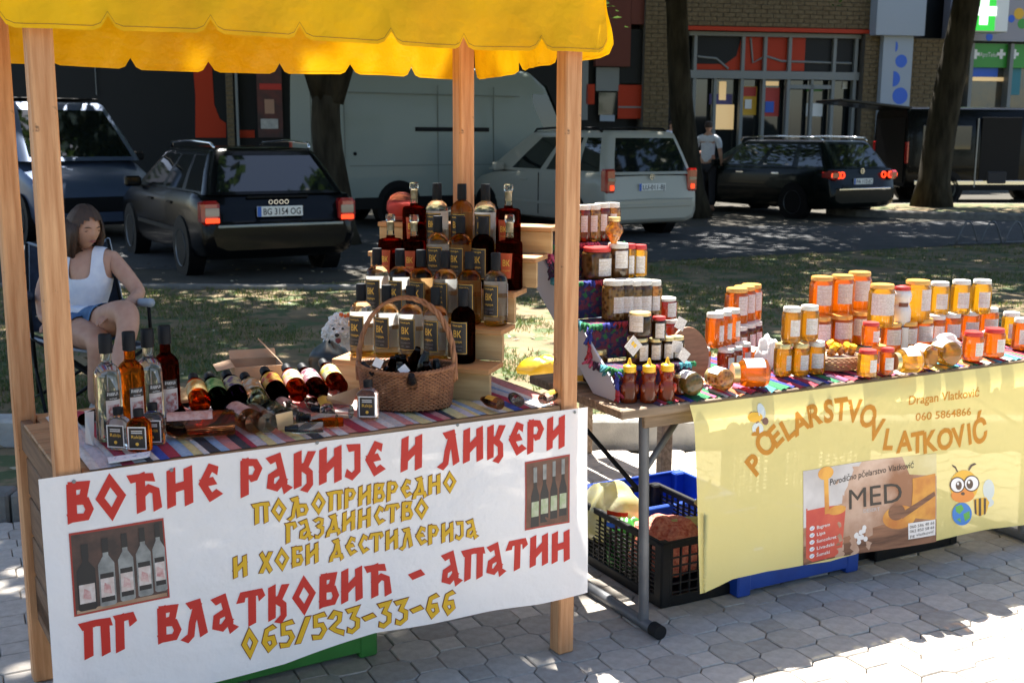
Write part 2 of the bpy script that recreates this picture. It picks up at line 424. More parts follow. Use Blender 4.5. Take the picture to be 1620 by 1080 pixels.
tree((8.66,23.9,.14), .33, (.085,0), 4.6, (9.6,23,8.2), (5.8,4.8,3.3), 17000, 'thick straight tree trunk on the kerbed island at the right', 3)
tree((-7.6,10.6,0), .24, (0,.02), 3.6, (-5.9,10.9,7.0), (4.8,3.8,2.7), 14000, 'tree outside the left edge whose crown shades the seated woman', 4)
tree((9.6,15.4,0), .26, (0,0), 3.8, (6.4,15.4,7.3), (6.6,4.4,2.8), 22000, 'tree outside the right edge whose crown shades the road', 5)
tree((-10.2,19.5,0), .3, (0,0), 3.8, (-7.8,20.3,7.5), (5.6,5.0,3.2), 18000, 'tree outside the left edge above the silver van', 6)
tree((-6.4,7.4,0), .22, (0,0), 3.4, (-4.1,7.3,6.4), (3.6,2.9,1.9), 12500, 'tree outside the left edge near the wooden stall', 7)
tree((-1.2,29.8,0), .34, (0,0), 4.8, (-1.5,28.5,8.6), (6.6,4.6,3.4), 14000, 'tree hidden behind the white van by the shop', 8)
tree((-13,-30,0), .3, (0,0), 3.0, (-13,-30,6.2), (9,4,4.6), 5000, 'tree behind the photographer, left one mirrored in the car windows', 21, leaf=.22)
tree((5,-34,0), .3, (0,0), 3.0, (5,-34,6.0), (8.5,4,3.8), 5000, 'tree behind the photographer, middle one mirrored in the car windows', 22, leaf=.22)
tree((24,-28,0), .3, (0,0), 3.0, (24,-28,6.4), (9,4,5), 5000, 'tree behind the photographer, right one mirrored in the car windows', 23, leaf=.22)
# ================================================================ the shop building across the parking ground
FA = R_(10); FD = Vector((math.cos(FA), math.sin(FA), 0)); FN = Vector((math.sin(FA), -math.cos(FA), 0)); FO = Vector((5.9, 36, 0))
FM = Matrix.Translation(FO) @ Matrix.Rotation(FA,4,'Z')        # local x along the facade, y into it, z up
FMI = FM.inverted()
def fac(px, py, out=0.0):
    """facade coordinates (x, z) of an image point"""
    p = on_plane(px, py, FO+FN*out, FN); q = FMI @ p; return q.x, q.z
M['brick_f'] = mat('yellow brick',(.12,.085,.045),(.2,.15,.085),rough=.9,spec=.2,scale=14)
M['mortar'] = mat('mortar',(.1,.09,.075),rough=.95)
M['alu'] = mat('grey aluminium',(.22,.235,.23),rough=.5,spec=.3)
M['glassdark'] = mat('dark shop glass',(.012,.016,.018),rough=.04,spec=.8)
M['charcoal'] = mat('charcoal panel',(.007,.009,.011),rough=.5,spec=.25)
M['redp'] = mat('orange red panel',(.45,.035,.008),rough=.5,spec=.25)
M['whitep'] = mat('white panel',(.36,.41,.47),rough=.6,spec=.25)
M['bluep'] = mat('blue print',(.02,.12,.6),rough=.5)
M['greenp'] = mat('green sign',(.03,.3,.03),rough=.4)
M['whitesign'] = mat('white sign print',(.8,.82,.8),rough=.4)
def lit(name, col, st):
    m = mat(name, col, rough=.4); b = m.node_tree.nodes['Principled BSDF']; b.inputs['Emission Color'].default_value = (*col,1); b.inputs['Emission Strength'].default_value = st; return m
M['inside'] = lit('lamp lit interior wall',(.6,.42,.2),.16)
structure(MB().at(mat=FM).box((4,-1.6,.06),(60,5,.2)).obj('far_pavement', M['conc_dark']))
bld = empty('shop_building', mat=FM); tag(bld, 'long brick shop building with red and charcoal panels across the parking ground', 'building')
def bbox(name, x0, x1, z0, z1, y0, y1, m, parent=None, ch=0):
    o = MB().box(((x0+x1)/2,(y0+y1)/2,(z0+z1)/2),(x1-x0,y1-y0,z1-z0),ch).obj(name, m); o.parent = parent or bld; return o
MB().box((2,2.4,5),(64,3.4,10)).obj('back_wall', M['charcoal'], parent=bld)
def brickwork(name, x0, x1, z0, z1, y=-.02, sz=(.40,.13), keep=300):
    base = bbox(name, x0, x1, z0, z1, y, .7, M['mortar'])
    mb = MB(); z = z0; row = 0; rr = random.Random(int(x0*10))
    while z < z1-.02:
        h = min(sz[1], z1-z); x = x0 - (sz[0]/2 if row % 2 else 0)
        while x < x1:
            a, b = max(x, x0), min(x+sz[0], x1)
            if b-a > .03: mb.box(((a+b)/2, y-.008, z+h/2), (b-a-.022, .03+rr.uniform(0,.008), h-.022))
            x += sz[0]
        z += sz[1]; row += 1
    o = mb.obj('brick_courses', M['brick_f'], parent=base); o['kind'] = 'stuff'; return base
xa, zt = fac(1093,42); xb, _ = fac(1366,50); zb = .15; _, zm = fac(1230,120); _, zt2 = fac(1230,52)
brickwork('brick_wall', xa-.2, xb+.45, zt2+.16, 9.0)
bbox('red_band', xa-.2, xb+.4, zt2+.02, zt2+.14, -.08, .0, M['redp'])
px_pil, _ = fac(1372,100); px_pil2, _ = fac(1388,100)
brickwork('brick_pillar', xb+.02, px_pil2, .15, zt2+.0, y=-.1)
# shop front: mullions, upper panels with the red print, lower panes
sf = bbox('shop_front', xa, xb, .15, zt2, .45, .55, M['glassdark'])
cols = [fac(p,100)[0] for p in (1093,1102,1178,1213,1252,1323,1357,1366)]
for a, b in zip(cols[1:-2], cols[2:-1]):
    bbox('upper_panel', a+.05, b-.05, zm+.16, zt2-.1, .25, .33, M['redp'] if b <= cols[4]+.01 else M['charcoal'], sf)
x0, x1 = cols[4], cols[4]+(cols[5]-cols[4])*.36
bbox('panel_print', x0+.05, x1, zm+.16, zt2-.1, .235, .249, M['redp'], sf)
mb = MB(); mb.add([(cols[1]+.06,.235,zt2-.12),(cols[1]+.06,.235,zt2-.95),(cols[1]+1.0,.235,zt2-.95),(cols[1]+1.35,.235,zt2-.7),(cols[1]+1.5,.235,zt2-.12)],[(0,1,2,3,4)]); mb.obj('panel_print', M['charcoal'], parent=sf)
def stripe(pts, w_, z0): 
    mb = MB(); mb.tube([(x,.225,z) for x,z in pts], w_, 6); return mb.obj('panel_stripe', M['alu'], parent=sf)
a0 = cols[2]; stripe([(a0+.25,zt2-.15),(a0+.35,zt2-.9),(a0+.75,zm+.6),(a0+1.3,zm+.45),(cols[-2]-.1,zm+.42)], .035, 0)
stripe([(cols[1]+.1,zm+.55),(cols[1]+.7,zm+.5),(cols[1]+1.1,zm+.2)], .035, 0)
for x_ in cols[1:-1]: bbox('mullion', x_-.05, x_+.05, .15, zt2, .12, .32, M['alu'], sf)
bbox('transom', xa, xb, zm-.1, zm+.14, .1, .34, M['alu'], sf); bbox('top_rail', xa, xb, zt2-.12, zt2, .1, .34, M['alu'], sf)
for p_ in (1132,1285): x_ = fac(p_,200)[0]; bbox('door_stile', x_-.045, x_+.045, .15, zm-.1, .14, .3, M['alu'], sf)
bbox('door_rail', fac(1250,130)[0], fac(1322,130)[0], zm-.38, zm-.26, .14, .3, M['alu'], sf)
def fprint(name, x0p, x1p, y0p, y1p, m, y=.09, parent=sf):
    x0, z1 = fac(x0p,y0p); x1, z0 = fac(x1p,y1p); return bbox(name, x0, x1, z0, z1, y, y+.02, m, parent)
M['posterR'] = mat('red poster',(.5,.03,.02),rough=.5); M['posterY'] = mat('yellow poster',(.75,.42,.02),rough=.5)
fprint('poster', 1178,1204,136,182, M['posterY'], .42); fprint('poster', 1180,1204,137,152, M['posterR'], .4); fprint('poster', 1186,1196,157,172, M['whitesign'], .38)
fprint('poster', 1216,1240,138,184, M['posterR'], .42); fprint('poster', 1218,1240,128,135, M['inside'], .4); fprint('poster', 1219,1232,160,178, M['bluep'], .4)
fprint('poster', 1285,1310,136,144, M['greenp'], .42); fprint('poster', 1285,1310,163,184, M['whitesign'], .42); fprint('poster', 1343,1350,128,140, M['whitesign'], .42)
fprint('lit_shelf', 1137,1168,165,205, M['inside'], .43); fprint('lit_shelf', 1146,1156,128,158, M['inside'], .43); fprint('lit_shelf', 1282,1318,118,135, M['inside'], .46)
ns = fprint('notice', 1130,1166,148,165, mat('violet display',(.1,.08,.25),rough=.5), .435)
# white pillar with blue dots, brick strip, pharmacy
x0, _ = fac(1374,50); x1, _ = fac(1450,50); _, zc = fac(1400,58)
wp = bbox('white_column', x0+.0, x1, zc, 9, -.5, .4, M['whitep'])
x1b, _ = fac(1434,100)
wl = bbox('white_column', x0+.35, x1b, .15, zc, -.35, .4, M['whitep'])
for cxp, cyp, rp, half in ((1426,97,10,0),(1413,125,12,1),(1424,152,13,0),(1417,74,8,2)):
    xx, zz = fac(cxp,cyp,.36); r_ = rp/FPX*36; ag = [2*math.pi*i/20 for i in range(20)]
    if half == 1: ag = [-math.pi/2+math.pi*i/12 for i in range(13)]
    if half == 2: ag = [-math.pi/2+math.pi*i/12 for i in range(13)]
    mb = MB(); mb.add([(xx+r_*math.cos(a)*(.5 if half==2 else 1),-.354,zz+r_*math.sin(a)) for a in ag],[tuple(range(len(ag)))]); mb.obj('blue_dot', M['bluep'], parent=wl)
x2, _ = fac(1516,100); brickwork('brick_wall', x1b+.02, x2, .15, zc-.03, y=-.06)
x3 = x2+9
_, zg = fac(1560,106); _, zg2 = fac(1560,68)
ph = bbox('pharmacy_front', x2, x3, .15, zg2+.02, .45, .55, mat('pharmacy glass',(.03,.05,.06),(.12,.09,.05),rough=.06,spec=.8,scale=1.3))
bbox('green_fascia', x2, x3, zg, zg2, .3, .44, M['greenp'], ph)
for i, p_ in enumerate((1541,1604,1668)):
    x_ = fac(p_,100)[0]; bbox('mullion', x_-.06, x_+.06, .15, zg2, .12, .46, M['alu'], ph)
def cross(xc, zc_, s, y, parent, m=None):
    mb = MB(); mb.box((xc,y,zc_),(s,.02,s*.34)); mb.box((xc,y-.003,zc_),(s*.34,.02,s)); return mb.obj('white_cross', m or M['whitesign'], parent=parent)
for p_ in (1529,1551,1592,1613): xx, zz = fac(p_,85); cross(xx, zz, .3, .28, ph)
vs, fs, wd = text_outline('ApoTeka', .34)
xx, zz = fac(1558,89); mb = MB(); mb.add([(xx+v[0]*.6/wd,.285,zz+v[1]*.6) for v in vs], fs); mb.obj('lettering', M['whitesign'], parent=ph)
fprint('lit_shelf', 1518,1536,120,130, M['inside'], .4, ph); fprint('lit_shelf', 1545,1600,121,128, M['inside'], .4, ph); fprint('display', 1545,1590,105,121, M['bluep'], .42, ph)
fprint('display', 1605,1625,105,150, mat('teal display',(.02,.2,.25),rough=.5), .42, ph)
bbox('upper_cladding', x2-.4, x3, zg2+.06, 9, .0, .4, mat('pale cladding',(.3,.29,.32),rough=.6))
for (p_, q_, r_, m_) in ((1517,42,7,'bluep'),(1527,58,8,'greenp'),(1612,22,9,'posterY'),(1600,30,6,'bluep'),(1617,38,8,'greenp'),(1565,59,6,'bluep')):
    xx, zz = fac(p_,q_); rr_ = r_/FPX*36; mb = MB(); mb.add([(xx+rr_*math.cos(a),-.008,zz+rr_*math.sin(a)) for a in [.35*i for i in range(18)]],[tuple(range(18))]); mb.obj('leaf_print', M[m_], parent=bld)
sg = empty('pharmacy_sign', mat=FM); tag(sg, 'green box sign with a white cross above the pharmacy windows', 'sign')
(x0, z0), (x1, z1) = fac(1537,50,1.2), fac(1587,-14,1.2)
MB().box(((x0+x1)/2,-.85,(z0+z1)/2),(x1-x0+.5,.7,z1-z0),.02).obj('sign_case', M['whitesign'], parent=sg)
MB().box(((x0+x1)/2-.18,-1.21,(z0+z1)/2),(x1-x0-.05,.02,z1-z0-.06)).obj('sign_face', lit('lit green face',(.02,.38,.03),.35), parent=sg)
cross((x0+x1)/2-.12, (z0+z1)/2-.0, .82, -1.23, sg, lit('lit white cross',(.8,.85,.8),.35))
# left part of the front: charcoal glazing with the red print, pillars, posters
xl0 = fac(-260,100)[0]; xl1 = fac(300,100)[0]
lf = bbox('charcoal_front', xl0, fac(1000,100)[0], .15, 9, .42, .5, M['charcoal'])
mb = MB(); xs = [fac(p,150) [0] for p in (300,306,306,357,357,345,333,330)]
zz = lambda y: fac(320,y)[1]
mb.add([(fac(p,q)[0],.4,fac(p,q)[1]) for p,q in ((292,60),(304,115),(307,150),(307,218),(356,218),(356,195),(346,188),(337,165),(334,115),(334,60))],[tuple(reversed(range(10)))]); mb.obj('red_print', M['redp'], parent=lf)
brickwork('brick_pillar', fac(355,100)[0], fac(367,100)[0], .15, 9, y=.1)
bbox('steel_post', fac(370,100)[0], fac(374,100)[0], .15, 9, .1, .3, M['alu'])
fprint('red_panel', 376,402,206,218, M['redp'], .38, lf); fprint('white_tube', 145,149,60,150, M['alu'], .3, lf)
fprint('kiosk', 403,448,60,218, mat('dark kiosk',(.03,.02,.02),(.12,.03,.025),rough=.5,scale=2), .2, lf); fprint('kiosk_picture', 418,434,157,180, mat('kiosk picture',(.4,.22,.14),rough=.5), .18, lf); fprint('kiosk_picture', 412,440,188,204, M['conc'], .18, lf)
fprint('kiosk_picture', 410,445,132,142, M['posterR'], .18, lf)
# stretch between the yellow canopy and the leaning tree
dr = M['redp']; mar = mat('dark red wall',(.13,.028,.014),rough=.7)
bbox('dark_red_wall', fac(945,30)[0], fac(1000,30)[0], fac(980,105)[1], 9, .1, .4, mar); bbox('dark_red_wall', fac(1000.5,30)[0], fac(1090,30)[0], fac(1010,38)[1], 9, .1, .4, mar)
fprint('grey_window', 946,982,106,144, M['alu'], .2, lf); fprint('display', 950,980,146,182, M['glassdark'], .2, lf); fprint('display', 952,975,182,192, M['whitep'], .2, lf)
fprint('charcoal_door', 984,1018,45,132, M['charcoal'], .2, lf); fprint('red_panel', 981,1017,134,188, dr, .2, lf); fprint('panel_stripe', 981,1017,168,171, M['alu'], .18, lf); fprint('red_panel', 930,943,133,165, dr, .2, lf); fprint('steel_post', 924,932,78,190, M['alu'], .2, lf)
brickwork('brick_pillar', fac(1019,100)[0], fac(1060,100)[0], .15, 9, y=.0)
# ================================================================ wooden market stall
SA = R_(58.73); su = Vector((math.sin(SA), math.cos(SA), 0)); sv_ = Vector((-su.y, su.x, 0)); SR = Vector((.161,3.393,0))
SM = Matrix.Translation(SR) @ Matrix.Rotation(math.atan2(su.y, su.x),4,'Z')      # x to the right along the front, y back, z up
SW, SDp, TZ = 1.432, .632, .797
def S(u, v, z=0): return SM @ Vector((u, v, z))
M['wood'] = mat('pine post',(.46,.19,.07),(.72,.39,.19),rough=.6,scale=7,stretch=(9,9,.6),bump=.25,bscale=30,bstretch=(6,6,.5),lo=.3,hi=.7,spots=(26,(.2,.1,.045),.68))
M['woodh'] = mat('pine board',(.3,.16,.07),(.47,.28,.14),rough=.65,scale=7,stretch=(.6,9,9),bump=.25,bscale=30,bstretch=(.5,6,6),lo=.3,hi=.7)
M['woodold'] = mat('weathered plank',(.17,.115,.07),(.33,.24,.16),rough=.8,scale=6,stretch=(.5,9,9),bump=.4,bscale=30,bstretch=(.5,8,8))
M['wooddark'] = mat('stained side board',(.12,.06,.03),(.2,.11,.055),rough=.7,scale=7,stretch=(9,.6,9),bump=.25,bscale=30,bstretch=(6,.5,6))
stall = empty('market_stall', mat=SM); tag(stall, 'wooden market stall with four pine posts under a yellow scalloped canopy', 'market stall')
def sbox(name, c_, s_, m, ch=.003, parent=stall, **k):
    mb = MB(); mb.box((0,0,0), s_, ch); o = mb.obj(name, m, parent=parent, **k); o.location = c_; return o
pt = .056
for (u, v, top) in ((-SW,0,1.98),(0,0,1.98),(-SW,SDp,1.98),(0,SDp,1.98)):
    o = sbox('post', (u,v,top/2), (pt,pt,top), M['wood'], .005)
    mb = MB()
sbox('front_rail', (-SW/2,.001,TZ-.045), (SW-pt-.002,.03,.086), M['woodh'])
sbox('back_rail', (-SW/2,SDp,TZ-.045), (SW-pt-.002,.03,.086), M['woodh'])
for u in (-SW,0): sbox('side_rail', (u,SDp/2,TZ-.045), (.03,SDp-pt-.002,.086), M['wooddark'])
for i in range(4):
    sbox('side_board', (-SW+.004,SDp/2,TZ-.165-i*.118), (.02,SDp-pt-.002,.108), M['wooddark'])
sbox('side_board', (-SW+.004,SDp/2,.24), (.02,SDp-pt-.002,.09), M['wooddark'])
nb = 6
for i in range(nb):
    d = (SDp+.05)/nb; sbox('table_board', (-SW/2, -.03+d*(i+.5)+.004, TZ-.009+.0), (SW-pt-.006 if i in (0,nb-1) else SW+.03, d-.004, .018), M['woodh'])
for v in (0,SDp): sbox('roof_rail', (-SW/2,v,1.955), (SW-pt-.004,.04,.05), M['woodh'])
for u in (-SW,0): sbox('roof_rail', (u,SDp/2,1.955), (.04,SDp-pt-.004,.05), M['wood'])
# canopy of yellow tarpaulin: pitched roof and scalloped valance all round
M['canopy'] = sheet('yellow tarpaulin',(.95,.55,.005),.20,col2=(.84,.44,.006),scale=3.2,rough=.4,gloss=.015,bump=.5,bscale=7)
M['thread'] = mat('brown thread',(.42,.2,.01),rough=.8)
can = empty('canopy', mat=Matrix.Identity(4)); can.parent = stall
cu0, cu1, cv0, cv1, cz = -SW-.09, .085, -.055, SDp+.075, 2.0
ZB = 1.822
mb = MB()
rid = 2.34
def roofpt(i, j):
    s_, t_ = i/12, j/8; u = cu0+(cu1-cu0)*s_; v = cv0+(cv1-cv0)*t_
    z = cz + (rid-cz)*(1-abs(2*t_-1)) - .03*math.sin(math.pi*s_)*math.sin(2*math.pi*min(t_,1-t_))
    return (u, v, z)
mb.grid(roofpt, 13, 9)
for s_ in (cu0, cu1): mb.add([(s_,cv0,cz),(s_,cv1,cz),(s_,(cv0+cv1)/2,rid)],[(0,1,2)])
mb.obj('roof_sheet', M['canopy'], parent=can, smooth=True, angle=50)
def valance(A, B, n, zb, seed, corner=0):
    A = Vector(A); B = Vector(B); L = (B-A).length; d = (B-A)/L; nrm = Vector((d.y,-d.x,0)); mb = MB(); r = random.Random(seed); NS = 14
    cusp = .032
    cols_ = n*NS+1; ph_ = [r.uniform(0,6) for _ in range(3)]
    def f(i, j):
        s_ = i/(n*NS); fr = (i/NS) % 1.0; lob = abs(2*fr-1)
        drop = cusp*max(0.0, (lob-.72)/.28)**2.2
        bot = (zb if not isinstance(zb, tuple) else zb[0]+(zb[1]-zb[0])*s_) + drop + .004*math.sin(s_*9+ph_[1])
        t_ = j/7; z = cz+(bot-cz)*t_
        wv = (.010*math.sin(s_*n*2*math.pi*.5+ph_[0])+.008*math.sin(s_*17+ph_[2]))*t_ + .012*t_*t_ + .0035*math.sin(s_*61+t_*5+ph_[1])+.003*math.sin(s_*113-t_*7)*t_
        p = A+d*(L*s_)+nrm*wv; return (p.x,p.y,z)
    mb.grid(f, cols_, 8); o = mb.obj('valance', M['canopy'], parent=can, smooth=True)
    hm = MB()
    def h_(i, j):
        p = Vector(f(i, 7)); q = Vector(f(i, 6)); d2 = (q-p).normalized(); return tuple(p+d2*(.009+.0018*j)+nrm*.0012)
    hm.grid(h_, cols_, 2); hm.obj('hem_stitching', M['thread'], parent=can); return o
valance((cu0,cv0,0),(cu1,cv0,0),7,ZB,1); valance((cu1,cv1,0),(cu0,cv1,0),7,ZB-.042,2)
valance((cu1,cv0,0),(cu1,cv1,0),3,(ZB,ZB-.042),3); valance((cu0,cv1,0),(cu0,cv0,0),3,(ZB-.042,ZB),4)
# ================================================================ banners and their print
class Surf:
    """a hanging sheet: U metres along the top, V metres down; print is laid on it"""
    def __init__(s, p0, d, wob): s.p0 = p0; s.d = d.normalized(); s.n = Vector((s.d.y,-s.d.x,0)); s.wob = wob
    def uv(s, px, py):
        p = on_plane(px, py, s.p0, s.n) - s.p0; return p.dot(s.d), -p.z
    def pt(s, U, V, off=0.0):
        return s.p0 + s.d*U + Vector((0,0,-V)) + s.n*(s.wob(U,V)+off)
def stroke(pts, w, cut=0.38, closed=False):
    """quads of one brush stroke with mitred joints"""
    P = [Vector(p) for p in pts]; n = len(P); L = []; Rr = []
    for i in range(n):
        a = P[i-1] if (i or closed) else None; b = P[(i+1) % n] if (i < n-1 or closed) else None
        if a is None: d = (b-P[i]).normalized(); nn = Vector((-d.y,d.x)); k = 1
        elif b is None: d = (P[i]-a).normalized(); nn = Vector((-d.y,d.x)); k = 1
        else:
            d1 = (P[i]-a).normalized(); d2 = (b-P[i]).normalized(); t = (d1+d2)
            if t.length < .2: t = d1
            t.normalize(); nn = Vector((-t.y,t.x)); k = 1/max(.45, nn.dot(Vector((-d1.y,d1.x))))
        L.append(P[i]+nn*w/2*k); Rr.append(P[i]-nn*w/2*k)
    if not closed:      # oblique flared ends
        d = (P[1]-P[0]).normalized(); L[0] += (L[0]-P[0])*cut - d*w*cut; Rr[0] += (Rr[0]-P[0])*cut*.2
        d = (P[-1]-P[-2]).normalized(); Rr[-1] += (Rr[-1]-P[-1])*cut + d*w*cut; L[-1] += (L[-1]-P[-1])*cut*.2
    return L, Rr
W_ = .2
G = {  # strokes of a slavonic display alphabet, unit height; (width, [strokes])
 'В': (.62, [[(.13,1),(.13,0)],[(.13,.93),(.5,.93),(.42,.62),(.13,.54)],[(.13,.54),(.48,.5),(.56,.26),(.46,.07),(.05,.07)]]),
 'О': (.8, [[(.4,.97),(.68,.5),(.4,.03),(.12,.5),'c']]),
 'Ћ': (.86, [[(.02,.9),(.3,.93),(.62,.9)],[(.28,1),(.28,0)],[(.28,.42),(.5,.6),(.68,.5),(.72,0)]]),
 'Н': (.76, [[(.14,1),(.14,0)],[(.6,1),(.62,0)],[(.14,.46),(.6,.56)]]),
 'Е': (.62, [[(.56,.84),(.38,.93),(.14,.5),(.36,.07),(.58,.2)],[(.14,.5),(.46,.55)]]),
 'Р': (.66, [[(.14,1),(.14,-.02)],[(.14,.93),(.46,.9),(.56,.7),(.44,.46),(.3,.44)]]),
 'А': (.72, [[(.12,.88),(.38,.97),(.58,.0),(.66,.06)],[(.46,.56),(.16,.42),(.12,.14),(.3,.06),(.52,.3)]]),
 'К': (.68, [[(.14,1),(.14,0)],[(.16,.5),(.4,.62),(.56,.98)],[(.3,.54),(.5,.36),(.5,.02),(.34,-.16)]]),
 'И': (.76, [[(.14,1),(.14,0)],[(.6,1),(.62,0)],[(.14,.3),(.6,.72)]]),
 'Ј': (.5, [[(.1,.93),(.38,.93),(.38,.2),(.2,.04),(.02,.16)]]),
 'Л': (.7, [[(.2,.9),(.44,.96),(.58,.0)],[(.42,.9),(.26,.4),(.2,.02),(.04,-.12)]]),
 'П': (.76, [[(.0,.9),(.38,.95),(.76,.92)],[(.16,.93),(.16,0)],[(.6,.93),(.62,0)]]),
 'Г': (.58, [[(.14,1),(.14,0)],[(.06,.92),(.46,.95),(.52,.74)]]),
 'Т': (.78, [[(.08,.74),(.14,.94),(.66,.94),(.72,.76)],[(.4,.94),(.4,0)]]),
 'Д': (.74, [[(.24,.9),(.44,.96),(.56,.1)],[(.44,.9),(.3,.4),(.14,.1)],[(.08,-.12),(.12,.1),(.64,.1),(.7,-.1)]]),
 'З': (.54, [[(.06,.86),(.24,.95),(.42,.86),(.4,.64),(.2,.52)],[(.2,.54),(.44,.4),(.42,.12),(.22,-.06),(.06,-.02)]]),
 'С': (.56, [[(.52,.8),(.36,.93),(.14,.5),(.34,.07),(.54,.2)]]),
 'Х': (.66, [[(.1,.98),(.56,.0)],[(.56,.98),(.08,.0)]]),
 'Б': (.64, [[(.14,1),(.14,0)],[(.1,.93),(.5,.94),(.52,.8)],[(.14,.5),(.46,.5),(.54,.26),(.44,.07),(.06,.07)]]),
 'Љ': (1.05, [[(.18,.9),(.42,.96),(.52,.0)],[(.4,.9),(.26,.4),(.2,.02),(.02,-.12)],[(.5,.52),(.84,.5),(.92,.26),(.82,.07),(.5,.07)]]),
 '0': (.66, [[(.33,.96),(.55,.5),(.33,.02),(.12,.5),'c']]),
 '6': (.62, [[(.5,.96),(.24,.86),(.12,.4),(.3,.04),(.52,.22),(.46,.5),(.2,.48)]]),
 '5': (.6, [[(.52,.98),(.16,.94),(.16,.56),(.42,.54),(.52,.3),(.34,.02),(.06,.06)]]),
 '2': (.6, [[(.1,.74),(.24,.95),(.46,.84),(.42,.56),(.12,.3),(.28,.16),(.56,.02)]]),
 '3': (.58, [[(.08,.88),(.44,.95),(.26,.58),(.46,.44),(.44,.14),(.22,-.02),(.06,.06)]]),
 '/': (.5, [[(.44,1),(.06,0)]]), '-': (.5, [[(.06,.42),(.42,.54)]]), ' ': (.38, []),
}
def slav_line(surf, s, a, b, h_px, m, parent, off, outline=None, wgt=W_, name='lettering'):
    """the line s from image point a to b (baseline); h_px = (cap height px left)"""
    U0, V0 = surf.uv(*a); U1, V1 = surf.uv(*b); _, Vt = surf.uv(a[0], a[1]-h_px); h = V0-Vt
    tot = sum(G[ch][0]+.1 for ch in s)-.1; L = math.hypot(U1-U0, V1-V0); k = L/tot; du, dv = (U1-U0)/L, (V1-V0)/L
    passes = [(m, wgt, off, 0)]
    if outline: passes = [(outline, wgt+.055, off, .03), (m, wgt, off+.0016, 0)]
    for mm, wd, of, ext in passes:
        mb = MB(); x = 0; lay = 0
        for ch in s:
            gw, strokes = G[ch]
            for q_, st in enumerate(strokes):
                closed = st[-1] == 'c'; st2 = [p for p in st if p != 'c']
                if ext and not closed:
                    d0 = (Vector(st2[0])-Vector(st2[1])).normalized()*ext; d1 = (Vector(st2[-1])-Vector(st2[-2])).normalized()*ext
                    st2 = [tuple(Vector(st2[0])+d0)] + st2[1:-1] + [tuple(Vector(st2[-1])+d1)]
                Lf, Rt = stroke(st2, wd, closed=closed); n = len(Lf); vs = []
                o_ = of + .00022*q_
                for pL, pR in zip(Lf, Rt):
                    for p in (pL, pR):
                        lx = x+p.x*k; ly = p.y*h
                        vs.append(tuple(surf.pt(U0+du*lx, V0+dv*lx-ly, o_)))
                fs = [(2*i,2*((i+1)%n),2*((i+1)%n)+1,2*i+1) for i in range(n if closed else n-1)]
                mb.add(vs, fs)
            x += (gw+.1)*k
        mb.obj(name, mm, parent=parent)
def sheet_mesh(surf, top, bot, nu, nv, name, m, parent=None, off=0.0):
    """top/bot: functions U -> V"""
    mb = MB(); U0, U1 = surf.range
    def f(i, j):
        U = U0+(U1-U0)*i/(nu-1); t = j/(nv-1); return tuple(surf.pt(U+surf.edge(i/(nu-1), t), top(U)+(bot(U)-top(U))*t, off))
    mb.grid(f, nu, nv); return mb.obj(name, m, parent=parent, smooth=True)
def interp(pts):
    def f(x):
        if x <= pts[0][0]: return pts[0][1]
        for (a, va), (b, vb) in zip(pts, pts[1:]):
            if x <= b:
                t = (x-a)/(b-a); t = t*t*(3-2*t) if False else t; return va+(vb-va)*t
        return pts[-1][1]
    return f
def patch(surf, quad_px, nu, nv, name, m, parent, off, poly=None):
    """a printed picture with four image corners (tl, tr, br, bl)"""
    c_ = [surf.uv(*p) for p in quad_px]
    def Q(s_, t_):
        a = (c_[0][0]+(c_[1][0]-c_[0][0])*s_, c_[0][1]+(c_[1][1]-c_[0][1])*s_); b = (c_[3][0]+(c_[2][0]-c_[3][0])*s_, c_[3][1]+(c_[2][1]-c_[3][1])*s_)
        return a[0]+(b[0]-a[0])*t_, a[1]+(b[1]-a[1])*t_
    if name:
        mb = MB(); mb.grid(lambda i, j: tuple(surf.pt(*Q(i/(nu-1), j/(nv-1)), off)), nu, nv); mb.obj(name, m, parent=parent, smooth=True)
    return Q
import bmesh
def tess(pl, step):
    """fine triangles of a flat outline so that it can follow the waves of the sheet"""
    bm = bmesh.new(); vs = [bm.verts.new((x, y, 0)) for x, y in pl]; bm.faces.new(vs); bmesh.ops.triangulate(bm, faces=bm.faces[:])
    for _ in range(6):
        es = [e for e in bm.edges if e.calc_length() > step]
        if not es: break
        bmesh.ops.subdivide_edges(bm, edges=es, cuts=1, use_grid_fill=False); bmesh.ops.triangulate(bm, faces=bm.faces[:])
    bm.verts.ensure_lookup_table(); out = [(v.co.x, v.co.y) for v in bm.verts]; fs = [tuple(v.index for v in f.verts) for f in bm.faces]; bm.free(); return out, fs
def flat(surf, Q, polys, name, m, parent, off):
    mb = MB()
    for pl in polys:
        vs, fs = tess(pl, .12); mb.add([tuple(surf.pt(*Q(x, y), off)) for x, y in vs], fs)
    return mb.obj(name, m, parent=parent)
